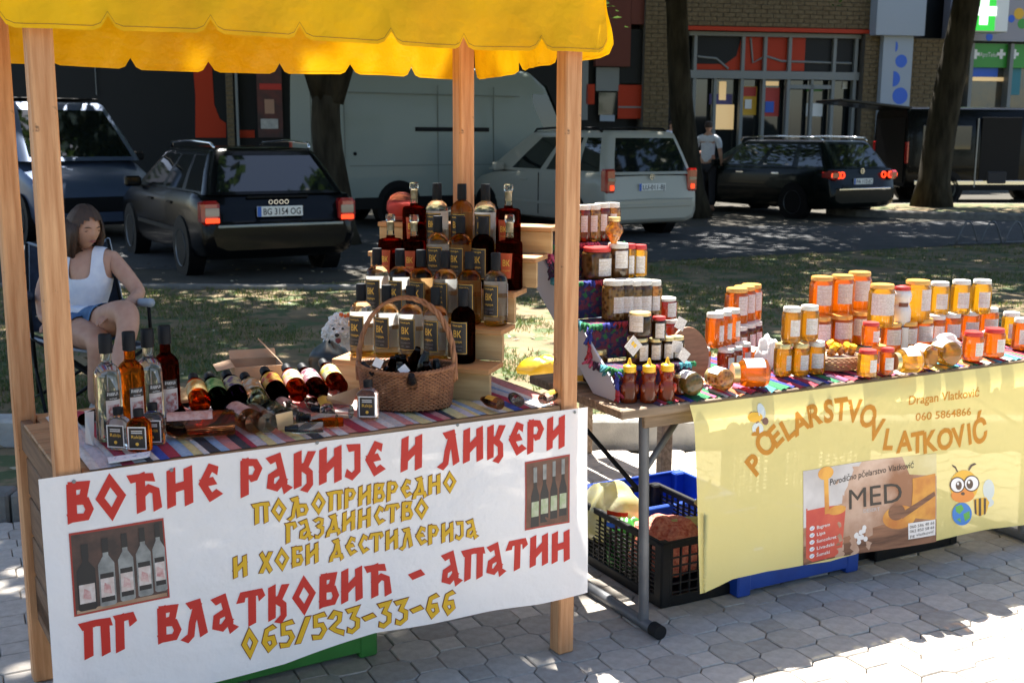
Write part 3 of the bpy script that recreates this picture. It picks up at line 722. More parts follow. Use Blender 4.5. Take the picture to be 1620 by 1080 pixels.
# ---- white banner of the stall
bw = Surf(S(-1.5,-.036,TZ-.012), su, lambda U, V: .006+.008*math.sin(U*5.2+.6)*min(1,V*4)+.006*math.sin(U*11+V*6)*min(1,V*3) + .018*V*V + .02*max(0,V-.45)*math.sin(U*3.1+1))
bw.edge = lambda s_, t_: 0
uL, vL = bw.uv(60,757); uR, vR = bw.uv(928,643); bw.range = (uL, uR)
topf = interp([(uL,vL),(bw.uv(280,726)[0],bw.uv(280,726)[1]),(bw.uv(620,683)[0],bw.uv(620,683)[1]),(uR,vR)])
bot_px = [(92,1135),(205,1105),(330,1074),(453,1047),(595,999),(680,984),(775,964),(850,952),(926,932)]
botf = interp([bw.uv(*p) for p in bot_px])
M['vinyl'] = sheet('white vinyl banner',(.88,.87,.88),.16,.06,rough=.35,gloss=.05,bump=.2,bscale=9)
M['redink'] = sheet('red banner ink',(.60,.02,.012),.2,0,gloss=.04); M['yelink'] = sheet('yellow banner ink',(.80,.48,.01),.2,0,gloss=.04); M['edgeink'] = sheet('dark red outline ink',(.22,.05,.02),.2,0,gloss=.04)
ban = sheet_mesh(bw, topf, botf, 60, 30, 'banner', M['vinyl']); tag(ban, 'white vinyl banner with red and yellow Cyrillic lettering nailed to the wooden stall front', 'banner')
slav_line(bw, 'ВОЋНЕ РАКИЈЕ И ЛИКЕРИ', (106,823), (892,704), 58, M['redink'], ban, .0012, outline=M['edgeink'] if False else None)
slav_line(bw, 'ПОЉОПРИВРЕДНО', (400,826), (720,773), 30, M['yelink'], ban, .001, outline=M['edgeink'], wgt=.165)
slav_line(bw, 'ГАЗДИНСТВО', (450,856), (677,815), 29, M['yelink'], ban, .001, outline=M['edgeink'], wgt=.165)
slav_line(bw, 'И ХОБИ ДЕСТИЛЕРИЈА', (366,910), (751,845), 30, M['yelink'], ban, .001, outline=M['edgeink'], wgt=.165)
slav_line(bw, 'ПГ ВЛАТКОВИЋ - АПАТИН', (130,1036), (897,880), 54, M['redink'], ban, .0012)
slav_line(bw, '065/523-33-66', (378,1034), (717,965), 38, M['yelink'], ban, .001, outline=M['edgeink'], wgt=.165)
inkD = mat('photo print dark',(.03,.02,.02),(.09,.045,.035),rough=.5,scale=18); inkG = mat('photo print bottle',(.16,.17,.17),(.3,.31,.3),rough=.5,scale=30); inkL = mat('photo print label',(.5,.4,.36),(.62,.56,.54),rough=.5,scale=60)
inkW = mat('photo print wood',(.3,.17,.1),(.42,.3,.2),rough=.5,scale=12); inkK = mat('photo print black',(.012,.012,.015),rough=.5); inkR = mat('photo frame print',(.35,.03,.02),rough=.5); inkP = mat('photo print pink',(.45,.2,.2),(.6,.45,.42),rough=.5,scale=70); inkV = mat('photo print green label',(.3,.38,.2),(.5,.5,.4),rough=.5,scale=50); inkB = mat('photo print brown glass',(.08,.03,.02),(.16,.07,.04),rough=.5,scale=20)
def rect(x0,y0,x1,y1): return [(x0,y0),(x0,y1),(x1,y1),(x1,y0)]
Q = patch(bw, [(107,841),(257,817),(267,942),(115,971)], 6, 6, 'photo_frame', inkR, ban, .0012)
patch(bw, [(110,844),(255,821),(264,940),(118,967)], 6, 6, 'photo_print', inkD, ban, .0016)
flat(bw, Q, [rect(.03,.93,.97,.975)], 'photo_print', inkW, ban, .002)
bt = [(.05,.24,.30,.95,1),(.27,.44,.27,.945,0),(.48,.64,.25,.93,0),(.67,.83,.22,.92,0),(.85,.985,.2,.9,0)]
for a, b, t_, e_, dk in bt:
    m_ = (a+b)/2; nk = (b-a)*.17
    flat(bw, Q, [[(m_-nk,t_-.12),(m_-nk,t_+.06),(a,t_+.16),(a,e_-.02),(a+.02,e_),(b-.02,e_),(b,e_-.02),(b,t_+.16),(m_+nk,t_+.06),(m_+nk,t_-.12)]], 'photo_print', inkK if dk else inkG, ban, .0024)
    flat(bw, Q, [rect(m_-nk*1.15,t_-.15,m_+nk*1.15,t_+.02), rect(a+.015,t_+.27,b-.015,t_+.33), rect(a+.015,t_+.56,b-.015,t_+.62)], 'photo_print', inkK, ban, .0028)
    flat(bw, Q, [rect(a+.015,t_+.33,b-.015,t_+.56)], 'photo_print', inkL, ban, .003); flat(bw, Q, [[(m_-.03,t_+.38),(m_-.045,t_+.5),(m_+.04,t_+.53),(m_+.03,t_+.42)]], 'photo_print', inkP, ban, .0033)
Q = patch(bw, [(827,729),(899,717),(897,824),(827,837)], 4, 6, 'photo_frame', inkR, ban, .0012)
patch(bw, [(829,732),(897,720),(895,822),(829,834)], 4, 6, 'photo_print', inkB, ban, .0016)
for a, b, t_, e_ in ((.13,.31,.22,.97),(.34,.52,.2,.93),(.56,.72,.18,.9),(.76,.93,.17,.88)):
    m_ = (a+b)/2; nk = (b-a)*.2
    flat(bw, Q, [[(m_-nk,t_-.1),(m_-nk,t_+.16),(a,t_+.3),(a,e_),(b,e_),(b,t_+.3),(m_+nk,t_+.16),(m_+nk,t_-.1)]], 'photo_print', inkK, ban, .002)
    flat(bw, Q, [rect(a+.01,t_+.38,b-.01,t_+.6)], 'photo_print', inkV, ban, .0024)
    flat(bw, Q, [rect(m_-nk*1.1,t_-.12,m_+nk*1.1,t_+.1)], 'photo_print', inkG, ban, .0024)
for p_ in ((116,760),(270,742),(500,699),(722,671),(907,651)):
    U, V = bw.uv(*p_); q = bw.pt(U, V, .002); mb = MB(); mb.lathe([(.005,0),(.004,.0016),(0,.002)],8,c=(0,0,0)); mb.obj('nail_head', M['alu'], parent=ban).matrix_world = Matrix.Translation(q) @ bw.n.to_track_quat('Z','Y').to_matrix().to_4x4()

# ================================================================ honey table
HA = R_(62.0); hu = Vector((math.sin(HA), math.cos(HA), 0)); hv = Vector((-hu.y, hu.x, 0)); HZ = .755; HO = at(984,650,HZ)
HM = Matrix.Translation(Vector((HO.x,HO.y,0))) @ Matrix.Rotation(math.atan2(hu.y,hu.x),4,'Z')
def Hp(u, v, z=0): return HM @ Vector((u, v, z))
table = empty('folding_table', mat=HM); tag(table, 'long folding table with plank top and grey steel legs holding the honey jars', 'table')
def hbox(name, c_, s_, m, ch=.003, **k):
    o = MB().box((0,0,0), s_, ch).obj(name, m, parent=table, **k); o.location = c_; return o
M['steel'] = mat('grey painted steel',(.10,.105,.115),(.15,.155,.165),rough=.5,metal=.2,scale=9)
M['rubber'] = mat('black rubber',(.012,.012,.013),rough=.7,spec=.2)
for i in range(4): hbox('table_plank', (1.12,.075+.15*i,HZ-.015), (2.24,.147,.03), M['woodold'], .004)
hbox('apron_board', (1.12,.045,HZ-.055), (2.02,.02,.045), M['woodold']); hbox('apron_board', (1.12,.55,HZ-.055), (2.02,.02,.045), M['woodold'])
def hl(px, py): q = HM.inverted() @ at(px, py, .03); return q
lu = hl(1027,986)
for k_, uu in enumerate((lu.x, lu.x+1.83)):
    leg = MB(); leg.tube([(uu,.03,.03),(uu,.06,HZ-.03)], .017, 12); leg.obj('leg', M['steel'], parent=table, smooth=True, angle=40)
    leg = MB(); leg.tube([(uu,.56,.03),(uu,.53,HZ-.03)], .017, 12); leg.obj('leg', M['steel'], parent=table, smooth=True, angle=40)
    MB().tube([(uu,-.03,.021),(uu,.63,.021)], .019, 12).obj('foot_bar', M['steel'], parent=table, smooth=True, angle=40)
    for v_ in (-.045,.645): MB().tube([(uu,v_-.02,.024),(uu,v_+.02,.024)], .024, 14).obj('foot_cap', M['rubber'], parent=table, smooth=True, angle=40)
    sgn = 1 if k_ == 0 else -1
    MB().tube([(uu,.06,.52),(uu+sgn*.24,.16,HZ-.06)], .011, 8).obj('brace', M['steel'], parent=table, smooth=True)
    MB().tube([(uu,.08,.46),(uu+sgn*.02,.5,.6)], .008, 8).obj('brace', M['rubber'], parent=table, smooth=True)
# ---- yellow banner
yw = Surf(Hp(-.05,-.016,HZ+.004), hu, lambda U, V: (.004+.022*min(1,V/.06) if V > 0 else 0)+(.010*math.sin(U*4.1+.5)+.007*math.sin(U*9.3+V*3))*min(1,V*3)+.012*V)
yw.edge = lambda s_, t_: 0
top_px = [(1088,640),(1180,632),(1300,615),(1398,602),(1500,590),(1620,575)]
bo_px = [(1104,931),(1125,921),(1148,909),(1200,897),(1262,889),(1306,885),(1398,860),(1468,850),(1552,832),(1620,822)]
uL, vL = yw.uv(1089,640); yw.range = (uL, uL+1.98)
tv = interp([yw.uv(*p) for p in top_px]); bv = interp([yw.uv(*p) for p in bo_px])
yw.edge = lambda s_, t_: (.045*t_ if s_ < .02 else .0)
M['yvinyl'] = sheet('pale yellow film banner',(.92,.80,.32),.28,.08,rough=.4,gloss=.03,bump=.2,bscale=8)
yb = sheet_mesh(yw, lambda U: max(-.004, min(.008, tv(U))), bv, 80, 30, 'banner', M['yvinyl']); tag(yb, 'pale yellow see-through banner with orange lettering and a cartoon bee hung along the honey table', 'banner')
M['orink'] = sheet('orange ink',(.68,.30,.02),.3,.1)
def font_at(surf, ch, px, py, hpx, ang, m, parent, bold=.03, sx=1.0, off=.0016, size=None):
    """one letter centred at an image point, cap height hpx, turned by ang degrees in the sheet"""
    vs, fs, wd = text_outline(ch, 1.0, bold)
    if not vs: return
    y1 = .71; x0 = min(v[0] for v in vs); x1 = max(v[0] for v in vs); xm = (x0+x1)/2
    U, V = surf.uv(px, py); h = (surf.uv(px,py+hpx/2)[1]-surf.uv(px,py-hpx/2)[1]); k = h/y1; ca, sa = math.cos(R_(ang)), math.sin(R_(ang))
    mb = MB(); out = []
    for x, y in vs:
        X = (x-xm)*k*sx; Y = (y-y1/2)*k; out.append(tuple(surf.pt(U+X*ca-Y*sa, V-(X*sa+Y*ca), off)))
    mb.add(out, fs); return mb.obj('lettering', m, parent=parent)
for ch, px, py, h, a in (('P',1184,730,34,42),('Č',1202,698,36,44),('E',1217,686,34,38),('L',1237,674,34,32),('A',1256,664,34,24),('R',1280,652,34,14),('S',1302,647,34,6),('T',1322,644,34,0),('V',1343,647,34,-4),('O',1366,655,34,-8),
                         ('V',1379,676,34,-14),('L',1400,692,32,-6),('A',1423,695,32,2),('T',1442,696,32,3),('K',1461,694,32,6),('O',1483,690,32,8),('V',1504,686,32,10),('I',1521,682,32,12),('Ć',1538,678,36,14)):
    font_at(yw, ch, px, py, h, a, M['orink'], yb, .035, sx=.9)
def font_line(surf, s, a, b, hpx, m, parent, bold=.0, off=.0016, name='lettering', shear=0):
    vs, fs, wd = text_outline(s, 1.0, bold); U0, V0 = surf.uv(*a); U1, V1 = surf.uv(*b); L = math.hypot(U1-U0,V1-V0); k = L/wd
    h = V0-surf.uv(a[0],a[1]-hpx)[1]; du, dv = (U1-U0)/L, (V1-V0)/L; mb = MB()
    mb.add([tuple(surf.pt(U0+du*(x*k+shear*y*h/.71), V0+dv*x*k-y*h/.71, off)) for x, y in vs], fs); return mb.obj(name, m, parent=parent)
font_line(yw, 'Dragan Vlatković', (1428,638), (1538,624), 14, M['orink'], yb, .008)
font_line(yw, '060 5864866', (1439,663), (1524,653), 12, M['orink'], yb, .008)
# honey picture
Q = patch(yw, [(1260,741),(1469,713),(1468,851),(1261,889)], 10, 8, 'picture', mat('honey picture',(.3,.13,.06),(.62,.45,.35),rough=.5,scale=3.2,lo=.4,hi=.6), yb, .0012)
iA = mat('picture amber',(.5,.16,.02),(.75,.38,.05),rough=.5,scale=9); iR = mat('picture red honey',(.5,.045,.03),(.62,.1,.05),rough=.5,scale=7); iB = mat('picture brown board',(.1,.04,.02),(.32,.15,.08),rough=.6,scale=4,stretch=(1,1,9)); iS = mat('picture silver blur',(.4,.38,.38),(.62,.6,.6),rough=.5,scale=5); iT = mat('picture white',(.75,.73,.72),rough=.5); iK = mat('picture black',(.02,.015,.012),rough=.5); iY = mat('picture pale yellow',(.6,.5,.2),(.75,.68,.4),rough=.5,scale=5)
def ell(cx, cy, rx, ry, n=22, a0=0, a1=6.283): return [(cx+rx*math.cos(a0+(a1-a0)*i/n), cy+ry*math.sin(a0+(a1-a0)*i/n)) for i in range(n + (0 if abs(a1-a0-6.283)<.01 else 1))]
flat(yw, Q, [[(0,0),(0,.6),(.3,.62),(.32,.3),(.45,0)]], 'picture', iS, yb, .0014)
flat(yw, Q, [[(0,.8),(0,1),(1,1),(1,.74),(.6,.72),(.3,.8)]], 'picture', iB, yb, .0015)
flat(yw, Q, [[(.75,.0),(1,0),(1,.25),(.8,.2)]], 'picture', iY, yb, .0014)
flat(yw, Q, [[(.02,.4),(.02,.93),(.07,.985),(.24,.985),(.3,.93),(.33,.46),(.26,.43)]], 'picture', iR, yb, .0017)
flat(yw, Q, [[(.03,.22),(.03,.42),(.3,.42),(.31,.24),(.18,.2)]], 'picture', iS, yb, .0018)
flat(yw, Q, [ell(.17,.06,.06,.07), [(.155,.1),(.165,.5),(.2,.5),(.19,.1)]], 'picture', iA, yb, .0021)
flat(yw, Q, [ell(.26,.48,.07,.05)], 'picture', iA, yb, .0023)
flat(yw, Q, [ell(.72,.66,.12,.13), [(.82,.25),(.82,.38),(.8,.68),(.99,.75),(.99,.22)]], 'picture', iA, yb, .0019)
flat(yw, Q, [ell(.7,.6,.06,.09), [(.72,.62),(.98,.42),(.99,.47),(.74,.68)]], 'picture', iB, yb, .0022)
fl_ = []
for i in range(9):
    cx_, cy_ = .44+.035*math.sin(i*2.3), .74+.03*i/2+.03*math.cos(i*3); fl_.append(ell(cx_,cy_,.016,.03,8))
flat(yw, Q, fl_, 'picture', iT, yb, .0024)
def q_line(s, x0, y0, x1, y1, h, m, off, bold=0, Q=Q, sf=yw, par=None, shear=0):
    vs, fs, wd = text_outline(s, 1.0, bold); mb = MB()
    mb.add([tuple(sf.pt(*Q(x0+(x1-x0)*x/wd+shear*y*h/.71, y0+(y1-y0)*x/wd-y*h/.71), off)) for x, y in vs], fs); return mb.obj('lettering', m, parent=par or yb)
q_line('MED', .34, .5, .74, .49, .22, iK, .0027, .0)
q_line('Porodično pčelarstvo Vlatković', .2, .2, .83, .13, .07, iK, .0027, 0, shear=.03)
q_line('DESERT', .46, .56, .58, .56, .04, iS, .0027)
for i, s_ in enumerate(('Bagrem','Lipa','Suncokret','Livadski','Šumski')):
    y_ = .64+.075*i; flat(yw, Q, [ell(.065,y_-.02,.02,.025,12)], 'picture', iT, yb, .0027); q_line(s_, .1, y_, .1+.028*len(s_)*.62, y_-.005, .036, iT, .0027, .01)
    q_line('✓', .05, y_-.002, .08, y_-.002, .04, M['bluep'], .0031)
flat(yw, Q, [rect(.78,.74,.99,.92)], 'picture', iT, yb, .0025)
for i, s_ in enumerate(('060 586 48 66','062 850 58 66','pg vlatković')): q_line(s_, .79, .8+.05*i, .98, .79+.05*i, .032, iK, .003)
# little bee by the first letter, round bee with spectacles and a globe
bY = mat('bee yellow print',(.8,.45,.03),rough=.5); bO = mat('bee orange print',(.75,.25,.03),rough=.5); bK = mat('bee dark print',(.07,.035,.02),rough=.5); bW = mat('bee white print',(.85,.85,.85),rough=.5); bBl = mat('globe blue print',(.03,.2,.6),rough=.5); bG = mat('globe green print',(.1,.4,.06),rough=.5); bWg = mat('bee wing print',(.62,.68,.66),rough=.5); bBr = mat('small bee brown print',(.16,.07,.05),rough=.5)
# pixel-space helper: printed shapes given by their image outline
def ink(polys, m, off, par=yb, sf=yw):
    mb = MB()
    for pl in polys: mb.add([tuple(sf.pt(*sf.uv(x, y), off)) for x, y in pl], [tuple(range(len(pl)))])
    return mb.obj('bee_print', m, parent=par)
ink([ell(1197,648,6,12,16), ell(1190,675,9,10,16)], bWg, .0013)
ink([ell(1186,657,12,8,16)], bY, .0015); ink([[(1178,650),(1182,648),(1192,664),(1188,667)],[(1186,648),(1190,649),(1198,660),(1195,663)],ell(1202,663,5,6,10)], bBr, .0018)
ink([ell(1552,770,9,16,18), ell(1548,790,12,8,14)], bWg, .0013)
ink([[(1528,785),(1548,782),(1553,790),(1548,806),(1538,812),(1530,808)]], bY, .0015)
ink([[(1536,784),(1540,783),(1540,811),(1536,811)],[(1544,783),(1548,784),(1547,808),(1544,810)],[(1529,786),(1532,785),(1533,809),(1530,808)]], bK, .0018)
ink([ell(1512,764,23,25,26)], bY, .0019); ink([ell(1510,779,19,11,20)], bO, .0022)
ink([ell(1501,762,12.5,12.5,22), ell(1524,760,13,13,22)], bK, .0025); ink([ell(1501,762,10.5,10.8,22), ell(1524,760,11,11.2,22)], bW, .0028)
ink([ell(1503,763,5,7,14), ell(1521,761,5.5,7.5,14)], bK, .0031); ink([ell(1501.5,760,1.8,2.4,8), ell(1519.5,758,2,2.6,8)], bW, .0034)
ink([[(1502,741),(1498,733),(1492,730),(1493,733),(1497,736),(1500,742)],[(1518,739),(1522,731),(1529,728),(1532,730),(1525,733),(1520,740)],ell(1510,776,3.4,2.6,10)], bK, .0026)
ink([ell(1509,808,16,18,24)], bBl, .0024); ink([[(1498,796),(1508,793),(1512,800),(1505,808),(1499,804)],[(1511,808),(1521,803),(1522,814),(1514,820)],[(1500,816),(1506,814),(1508,822)]], bG, .0027)
# ================================================================ things on the wooden stall
TT = TZ + .004
# striped rag cloth under the bottles
def rag_colors(name, cols_, stretch):
    ms = [mat(f'{name} {i}', c, tuple(min(1,q*1.25) for q in c), rough=.9, scale=90, bump=.5, bscale=260) for i, c in enumerate(cols_)]; return ms
RC = rag_colors('rag strip', [(.42,.40,.39),(.30,.025,.05),(.03,.06,.3),(.55,.47,.22),(.04,.04,.05),(.55,.53,.5),(.5,.2,.18),(.25,.36,.5),(.46,.42,.44)], 0)
def rag_cloth(mb_name, M0, L, Wd, z, fringe_side, seed, step=.028, hang=.0):
    r = random.Random(seed); mb = MB(); n = int(L/step); NY = 9
    x = 0; prev = 0
    while x < L:
        wd = r.choice((.016,.024,.03,.036)); c_ = r.choice([i for i in range(len(RC)) if i != prev]); prev = c_; mb.use(c_)
        dv = r.uniform(-.006,.006)
        def f(i, j, x=x, wd=wd, dv=dv):
            t = j/(NY-1); u = x+wd*i/4; v = -.012+dv+ (Wd+.012)*t
            zz = z + .0035*math.sin(math.pi*i/4) + .0025*math.sin(u*31+v*9) + .0012*math.sin(v*60)
            if j == 0: zz = z-.002
            return tuple(M0 @ Vector((u, v, zz)))
        mb.grid(f, 5, NY); x += wd
    return mb.obj(mb_name, RC, smooth=True)
cl = rag_cloth('rag_cloth', SM @ Matrix.Translation((-SW+.05,.0,0)), SW-.09, SDp-.04, TT+.001, 0, 4)
tag(cl, 'striped multicoloured rag cloth spread under the bottles on the wooden stall', 'cloth')
CT = TT+.007
# ---- materials
M['capblk'] = mat('black capsule',(.008,.010,.014),rough=.55,spec=.2); M['glass'] = glass('clear bottle glass',(.95,.97,.96),1.36,.10)
M['pale'] = glass('pale brandy',(.93,.93,.90),1.36,.08); M['amber'] = glass('amber brandy',(.93,.42,.08),1.36,.12); M['dark'] = glass('dark liqueur',(.10,.025,.01),1.36,.1)
M['reddrk'] = glass('dark red liqueur',(.22,.03,.012),1.36,.1); M['rosew'] = glass('pink liqueur',(.95,.6,.58),1.36,.3); M['thick'] = mat('thick bottle base',(.45,.33,.12),rough=.1,spec=.8)
M['lblack'] = mat('black label',(.02,.017,.017),rough=.45); M['gold'] = mat('gold print',(.75,.46,.08),rough=.35,metal=.4); M['lback'] = sheet('back label paper',(.78,.8,.84),.6,0); M['cork'] = mat('cork stopper',(.55,.4,.25),(.68,.52,.34),rough=.8,scale=90)
M['lred'] = mat('orange red label',(.42,.06,.012),rough=.5); M['lcream'] = mat('cream label',(.62,.5,.44),(.7,.62,.56),rough=.6,scale=50); M['lpink'] = mat('pink drawing on label',(.4,.12,.1),(.62,.5,.46),rough=.6,scale=110,lo=.4,hi=.6); M['lwhite'] = mat('white label',(.72,.70,.68),(.78,.76,.74),rough=.6,scale=90); M['lprint'] = mat('grey label print',(.25,.24,.25),rough=.6)
def arc_label(mb, rad, z0, z1, a0, a1, mi, n=8, sx=1, sy=1):
    mb.use(mi); mb.grid(lambda i, j: (rad*sx*math.sin(a0+(a1-a0)*i/(n-1)), -rad*sy*math.cos(a0+(a1-a0)*i/(n-1)), z0+(z1-z0)*j), n, 2)
def arc_text(mb, s, rad, xc, zc, h, wd_, mi, bold=0, sy=1):
    vs, fs, wd = text_outline(s, 1.0, bold); mb.use(mi); out = []
    for x, y in vs:
        a = (xc+(x/wd-.5)*wd_)/rad; out.append((rad*math.sin(a), -rad*sy*math.cos(a), zc+(y/.71-.5)*h))
    mb.add(out, fs)
# prototypes: a thing at the origin, front towards -y
def shoulder_bottle(mliq, cap_h=.052, dark=False):
    root = empty('liquor_bottle'); r = .0375
    mb = MB(); mb.lathe([(.0,.001),(.030,.001),(.0355,.004),(r,.012),(r,.138),(.0362,.150),(.031,.161),(.021,.169),(.0135,.174),(.0125,.182)], 28); mb.obj('glass_body', mliq, parent=root, smooth=True, angle=50)
    mb = MB(); mb.lathe([(.0150,.1755),(.0160,.178),(.0155,.226),(.0145,.2285),(.0,.2288)], 20); mb.obj('capsule', M['capblk'], parent=root, smooth=True, angle=40)
    mb = MB(); arc_label(mb, r+.0006, .031, .131, -.86, .86, 0, 12)
    for a, b, c_, d in ((-.81,.81,.1275,.129),(-.81,.81,.0335,.035)): arc_label(mb, r+.0009, c_, d, a, b, 1, 10)
    for a in (-.81,.78): arc_label(mb, r+.0009, .034, .129, a, a+.03, 1, 2)
    arc_text(mb, 'ВК', r+.001, 0, .094, .020, .028, 1, .015); arc_text(mb, 'RAKIJA', r+.001, 0, .119, .005, .036, 1, .01)
    arc_text(mb, 'KAJSIJA', r+.001, 0, .070, .0055, .034, 1, .01); arc_text(mb, 'PG VLATKOVIĆ', r+.001, 0, .056, .0035, .036, 2, 0); arc_text(mb, '0,7 l   40%', r+.001, 0, .045, .0035, .032, 2, 0)
    mb.obj('front_label', [M['lblack'], M['gold'], M['lprint']], parent=root)
    if not dark:
        mb = MB(); mb.grid(lambda i, j: ((r+.0007)*math.sin(-1.0+2.0*i/9), (r+.0007)*math.cos(-1.0+2.0*i/9), .030+.103*j), 10, 2); mb.obj('back_label', M['lback'], parent=root)
        mb = MB(); mb.lathe([(.0,.004),(.031,.004),(.0345,.008),(.0345,.014),(.0,.017)], 24); mb.obj('thick_base', M['amberbase'], parent=root, smooth=True)
    return root
M['amberbase'] = glass('yellow brandy at the base',(.95,.75,.3),1.2,.3)
def decanter(mliq):
    root = empty('decanter_bottle'); r = .038
    mb = MB(); mb.lathe([(.0,.001),(.036,.001),(r+.002,.006),(r+.001,.135),(.037,.146),(.030,.150),(.014,.152),(.0135,.16)], 28, power=.8); mb.obj('glass_body', mliq, parent=root, smooth=True, angle=40)
    MB().lathe([(.0132,.1605),(.0125,.178),(.0128,.204),(.0148,.207),(.0148,.213)],16,caps=False).obj('neck', M['thin'], parent=root, smooth=True)
    MB().lathe([(.0,.176),(.0112,.176),(.0118,.206),(.0,.206)],14).obj('cork', M['cork'], parent=root, smooth=True, angle=40)
    MB().lathe([(.0,.208),(.0145,.208),(.0155,.212),(.0155,.226),(.0135,.230),(.0,.2305)],16).obj('stopper_top', M['glass'], parent=root, smooth=True, angle=40)
    mb = MB(); mb.use(0); rr_ = r+.0030; arc_label(mb, rr_, .038, .115, -.62, .62, 0, 10); arc_text(mb, 'ВК', rr_+.0008, 0, .085, .018, .024, 1, .02); arc_text(mb, 'VINJAK', rr_+.0008, 0, .062, .005, .026, 1, .0)
    mb.obj('front_label', [M['lred'], M['gold']], parent=root); return root
def thin_glass(name, f=.12, tint=(.9,.95,.93)):
    m = bpy.data.materials.new(name); m.use_nodes = True; nt = m.node_tree; nt.nodes.clear(); out = nt.nodes.new('ShaderNodeOutputMaterial')
    g = nt.nodes.new('ShaderNodeBsdfGlossy'); g.inputs['Roughness'].default_value = .03; tr = nt.nodes.new('ShaderNodeBsdfTransparent'); tr.inputs['Color'].default_value = (*tint,1)
    lw = nt.nodes.new('ShaderNodeLayerWeight'); lw.inputs['Blend'].default_value = f*2
    x = nt.nodes.new('ShaderNodeMixShader'); nt.links.new(lw.outputs['Fresnel'], x.inputs[0]); nt.links.new(tr.outputs[0], x.inputs[1]); nt.links.new(g.outputs[0], x.inputs[2]); nt.links.new(x.outputs[0], out.inputs[0]); return m
M['thin'] = thin_glass('thin clear glass', .2)
def tall_bottle(mliq, fill=.17):
    root = empty('tall_bottle'); r = .0345
    MB().lathe([(.0,.001),(.031,.001),(r,.006),(r,.172),(.0325,.184),(.024,.196),(.0155,.203),(.0138,.210),(.0138,.236)], 26).obj('glass_body', mliq, parent=root, smooth=True, angle=50)
    mb = MB(); mb.lathe([(.0165,.2305),(.0172,.234),(.0165,.240),(.0172,.243),(.0168,.277),(.0155,.2795),(.0,.28)], 18); mb.obj('capsule', M['capblk'], parent=root, smooth=True, angle=40)
    mb = MB(); rr_ = r+.0007; arc_label(mb, rr_, .035, .112, -.05, 1.05, 0, 9); arc_label(mb, rr_+.0003, .045, .1, .1, .95, 1, 9); arc_label(mb, rr_, .1125, .136, -.05, 1.05, 2, 9); arc_text(mb, 'РАКИЈА', rr_+.0006, .5*r, .128, .008, .03, 3, .02); arc_text(mb, 'воћна', rr_+.0006, .5*r, .1165, .004, .02, 3); arc_label(mb, rr_, .02, .0345, -.05, 1.05, 2, 9)
    mb.obj('front_label', [M['lcream'], M['lpink'], M['lblack'], M['lwhite']], parent=root); return root
def flask(mliq, clear=False):
    root = empty('flask_bottle')
    MB().lathe([(.0,.001),(.029,.001),(.031,.004),(.031,.066),(.029,.074),(.020,.083),(.0115,.088),(.0105,.096)], 28, sx=1, sy=.62, power=.7).obj('glass_body', mliq, parent=root, smooth=True, angle=50)
    MB().lathe([(.0125,.0905),(.0132,.092),(.0132,.109),(.0,.1095)], 18).obj('cap', M['capblk'], parent=root, smooth=True, angle=40)
    mb = MB()
    def pl(x0, x1, z0, z1, y, mi): mb.use(mi).add([(x0,y,z0),(x1,y,z0),(x1,y,z1),(x0,y,z1)],[(0,1,2,3)])
    yb_ = -.0205; pl(-.0235,.0235,.008,.067,yb_,0); pl(-.0205,.0205,.011,.064,yb_-.0004,1)
    vs, fs, wd = text_outline('Rakija', 1.0, .0); mb.use(2).add([(-.015+x/wd*.03,yb_-.0008,.037+y*.012) for x,y in vs], fs)
    for z_ in (.055,.050): pl(-.014,.014,z_,z_+.0022,yb_-.0008,0)
    mb.use(2).add([(.0045*math.cos(a),yb_-.0008,.022+.0045*math.sin(a)) for a in [.628*i for i in range(10)]],[tuple(range(10))])
    mb.obj('front_label', [M['lwhite'], M['lblack'], M['gold']], parent=root); return root
# lying bottles: axis along local +z, label round the body, base at z=0
def lying(mliq, mlab, r=.029, L=.23, cap=True, capm=None, lab=(.35,.72), nm='liqueur_bottle', neck=.012, lab_ang=1.5):
    root = empty(nm); sh = L*.62
    MB().lathe([(.0,.004),(r*.6,.002),(r*.92,.001),(r,.008),(r,sh),(r*.92,sh+.012),(r*.6,sh+.028),(neck,sh+.04),(neck,L-.012),(neck*1.1,L-.012),(neck*1.1,L-.004),(0,L-.004)], 24).obj('glass_body', mliq, parent=root, smooth=True, angle=50)
    if cap: MB().lathe([(neck*1.15,L-.034),(neck*1.28,L-.031),(neck*1.25,L+.002),(0,L+.003)], 16).obj('cap', capm or M['capblk'], parent=root, smooth=True, angle=40)
    if mlab:
        mb = MB(); arc_label(mb, r+.0007, L*lab[0]*.8, L*lab[1]*.8, -lab_ang, lab_ang, 0, 14); mb.obj('paper_label', mlab, parent=root)
    return root
def place(root, loc, rz=0, label=None, cat='bottle', group=None, mtx=None, s=1.0):
    root.matrix_world = mtx if mtx is not None else Matrix.Translation(loc) @ Matrix.Rotation(rz,4,'Z') @ Matrix.Scale(s,4)
    if label: root['label'] = label
    root['category'] = cat
    if group: root['group'] = group
    return root
class Kit:
    def __init__(s): s.first = {}
    def get(s, key, fn):
        if key not in s.first: s.first[key] = fn(); return s.first[key]
        return dup(s.first[key])
KIT = Kit()

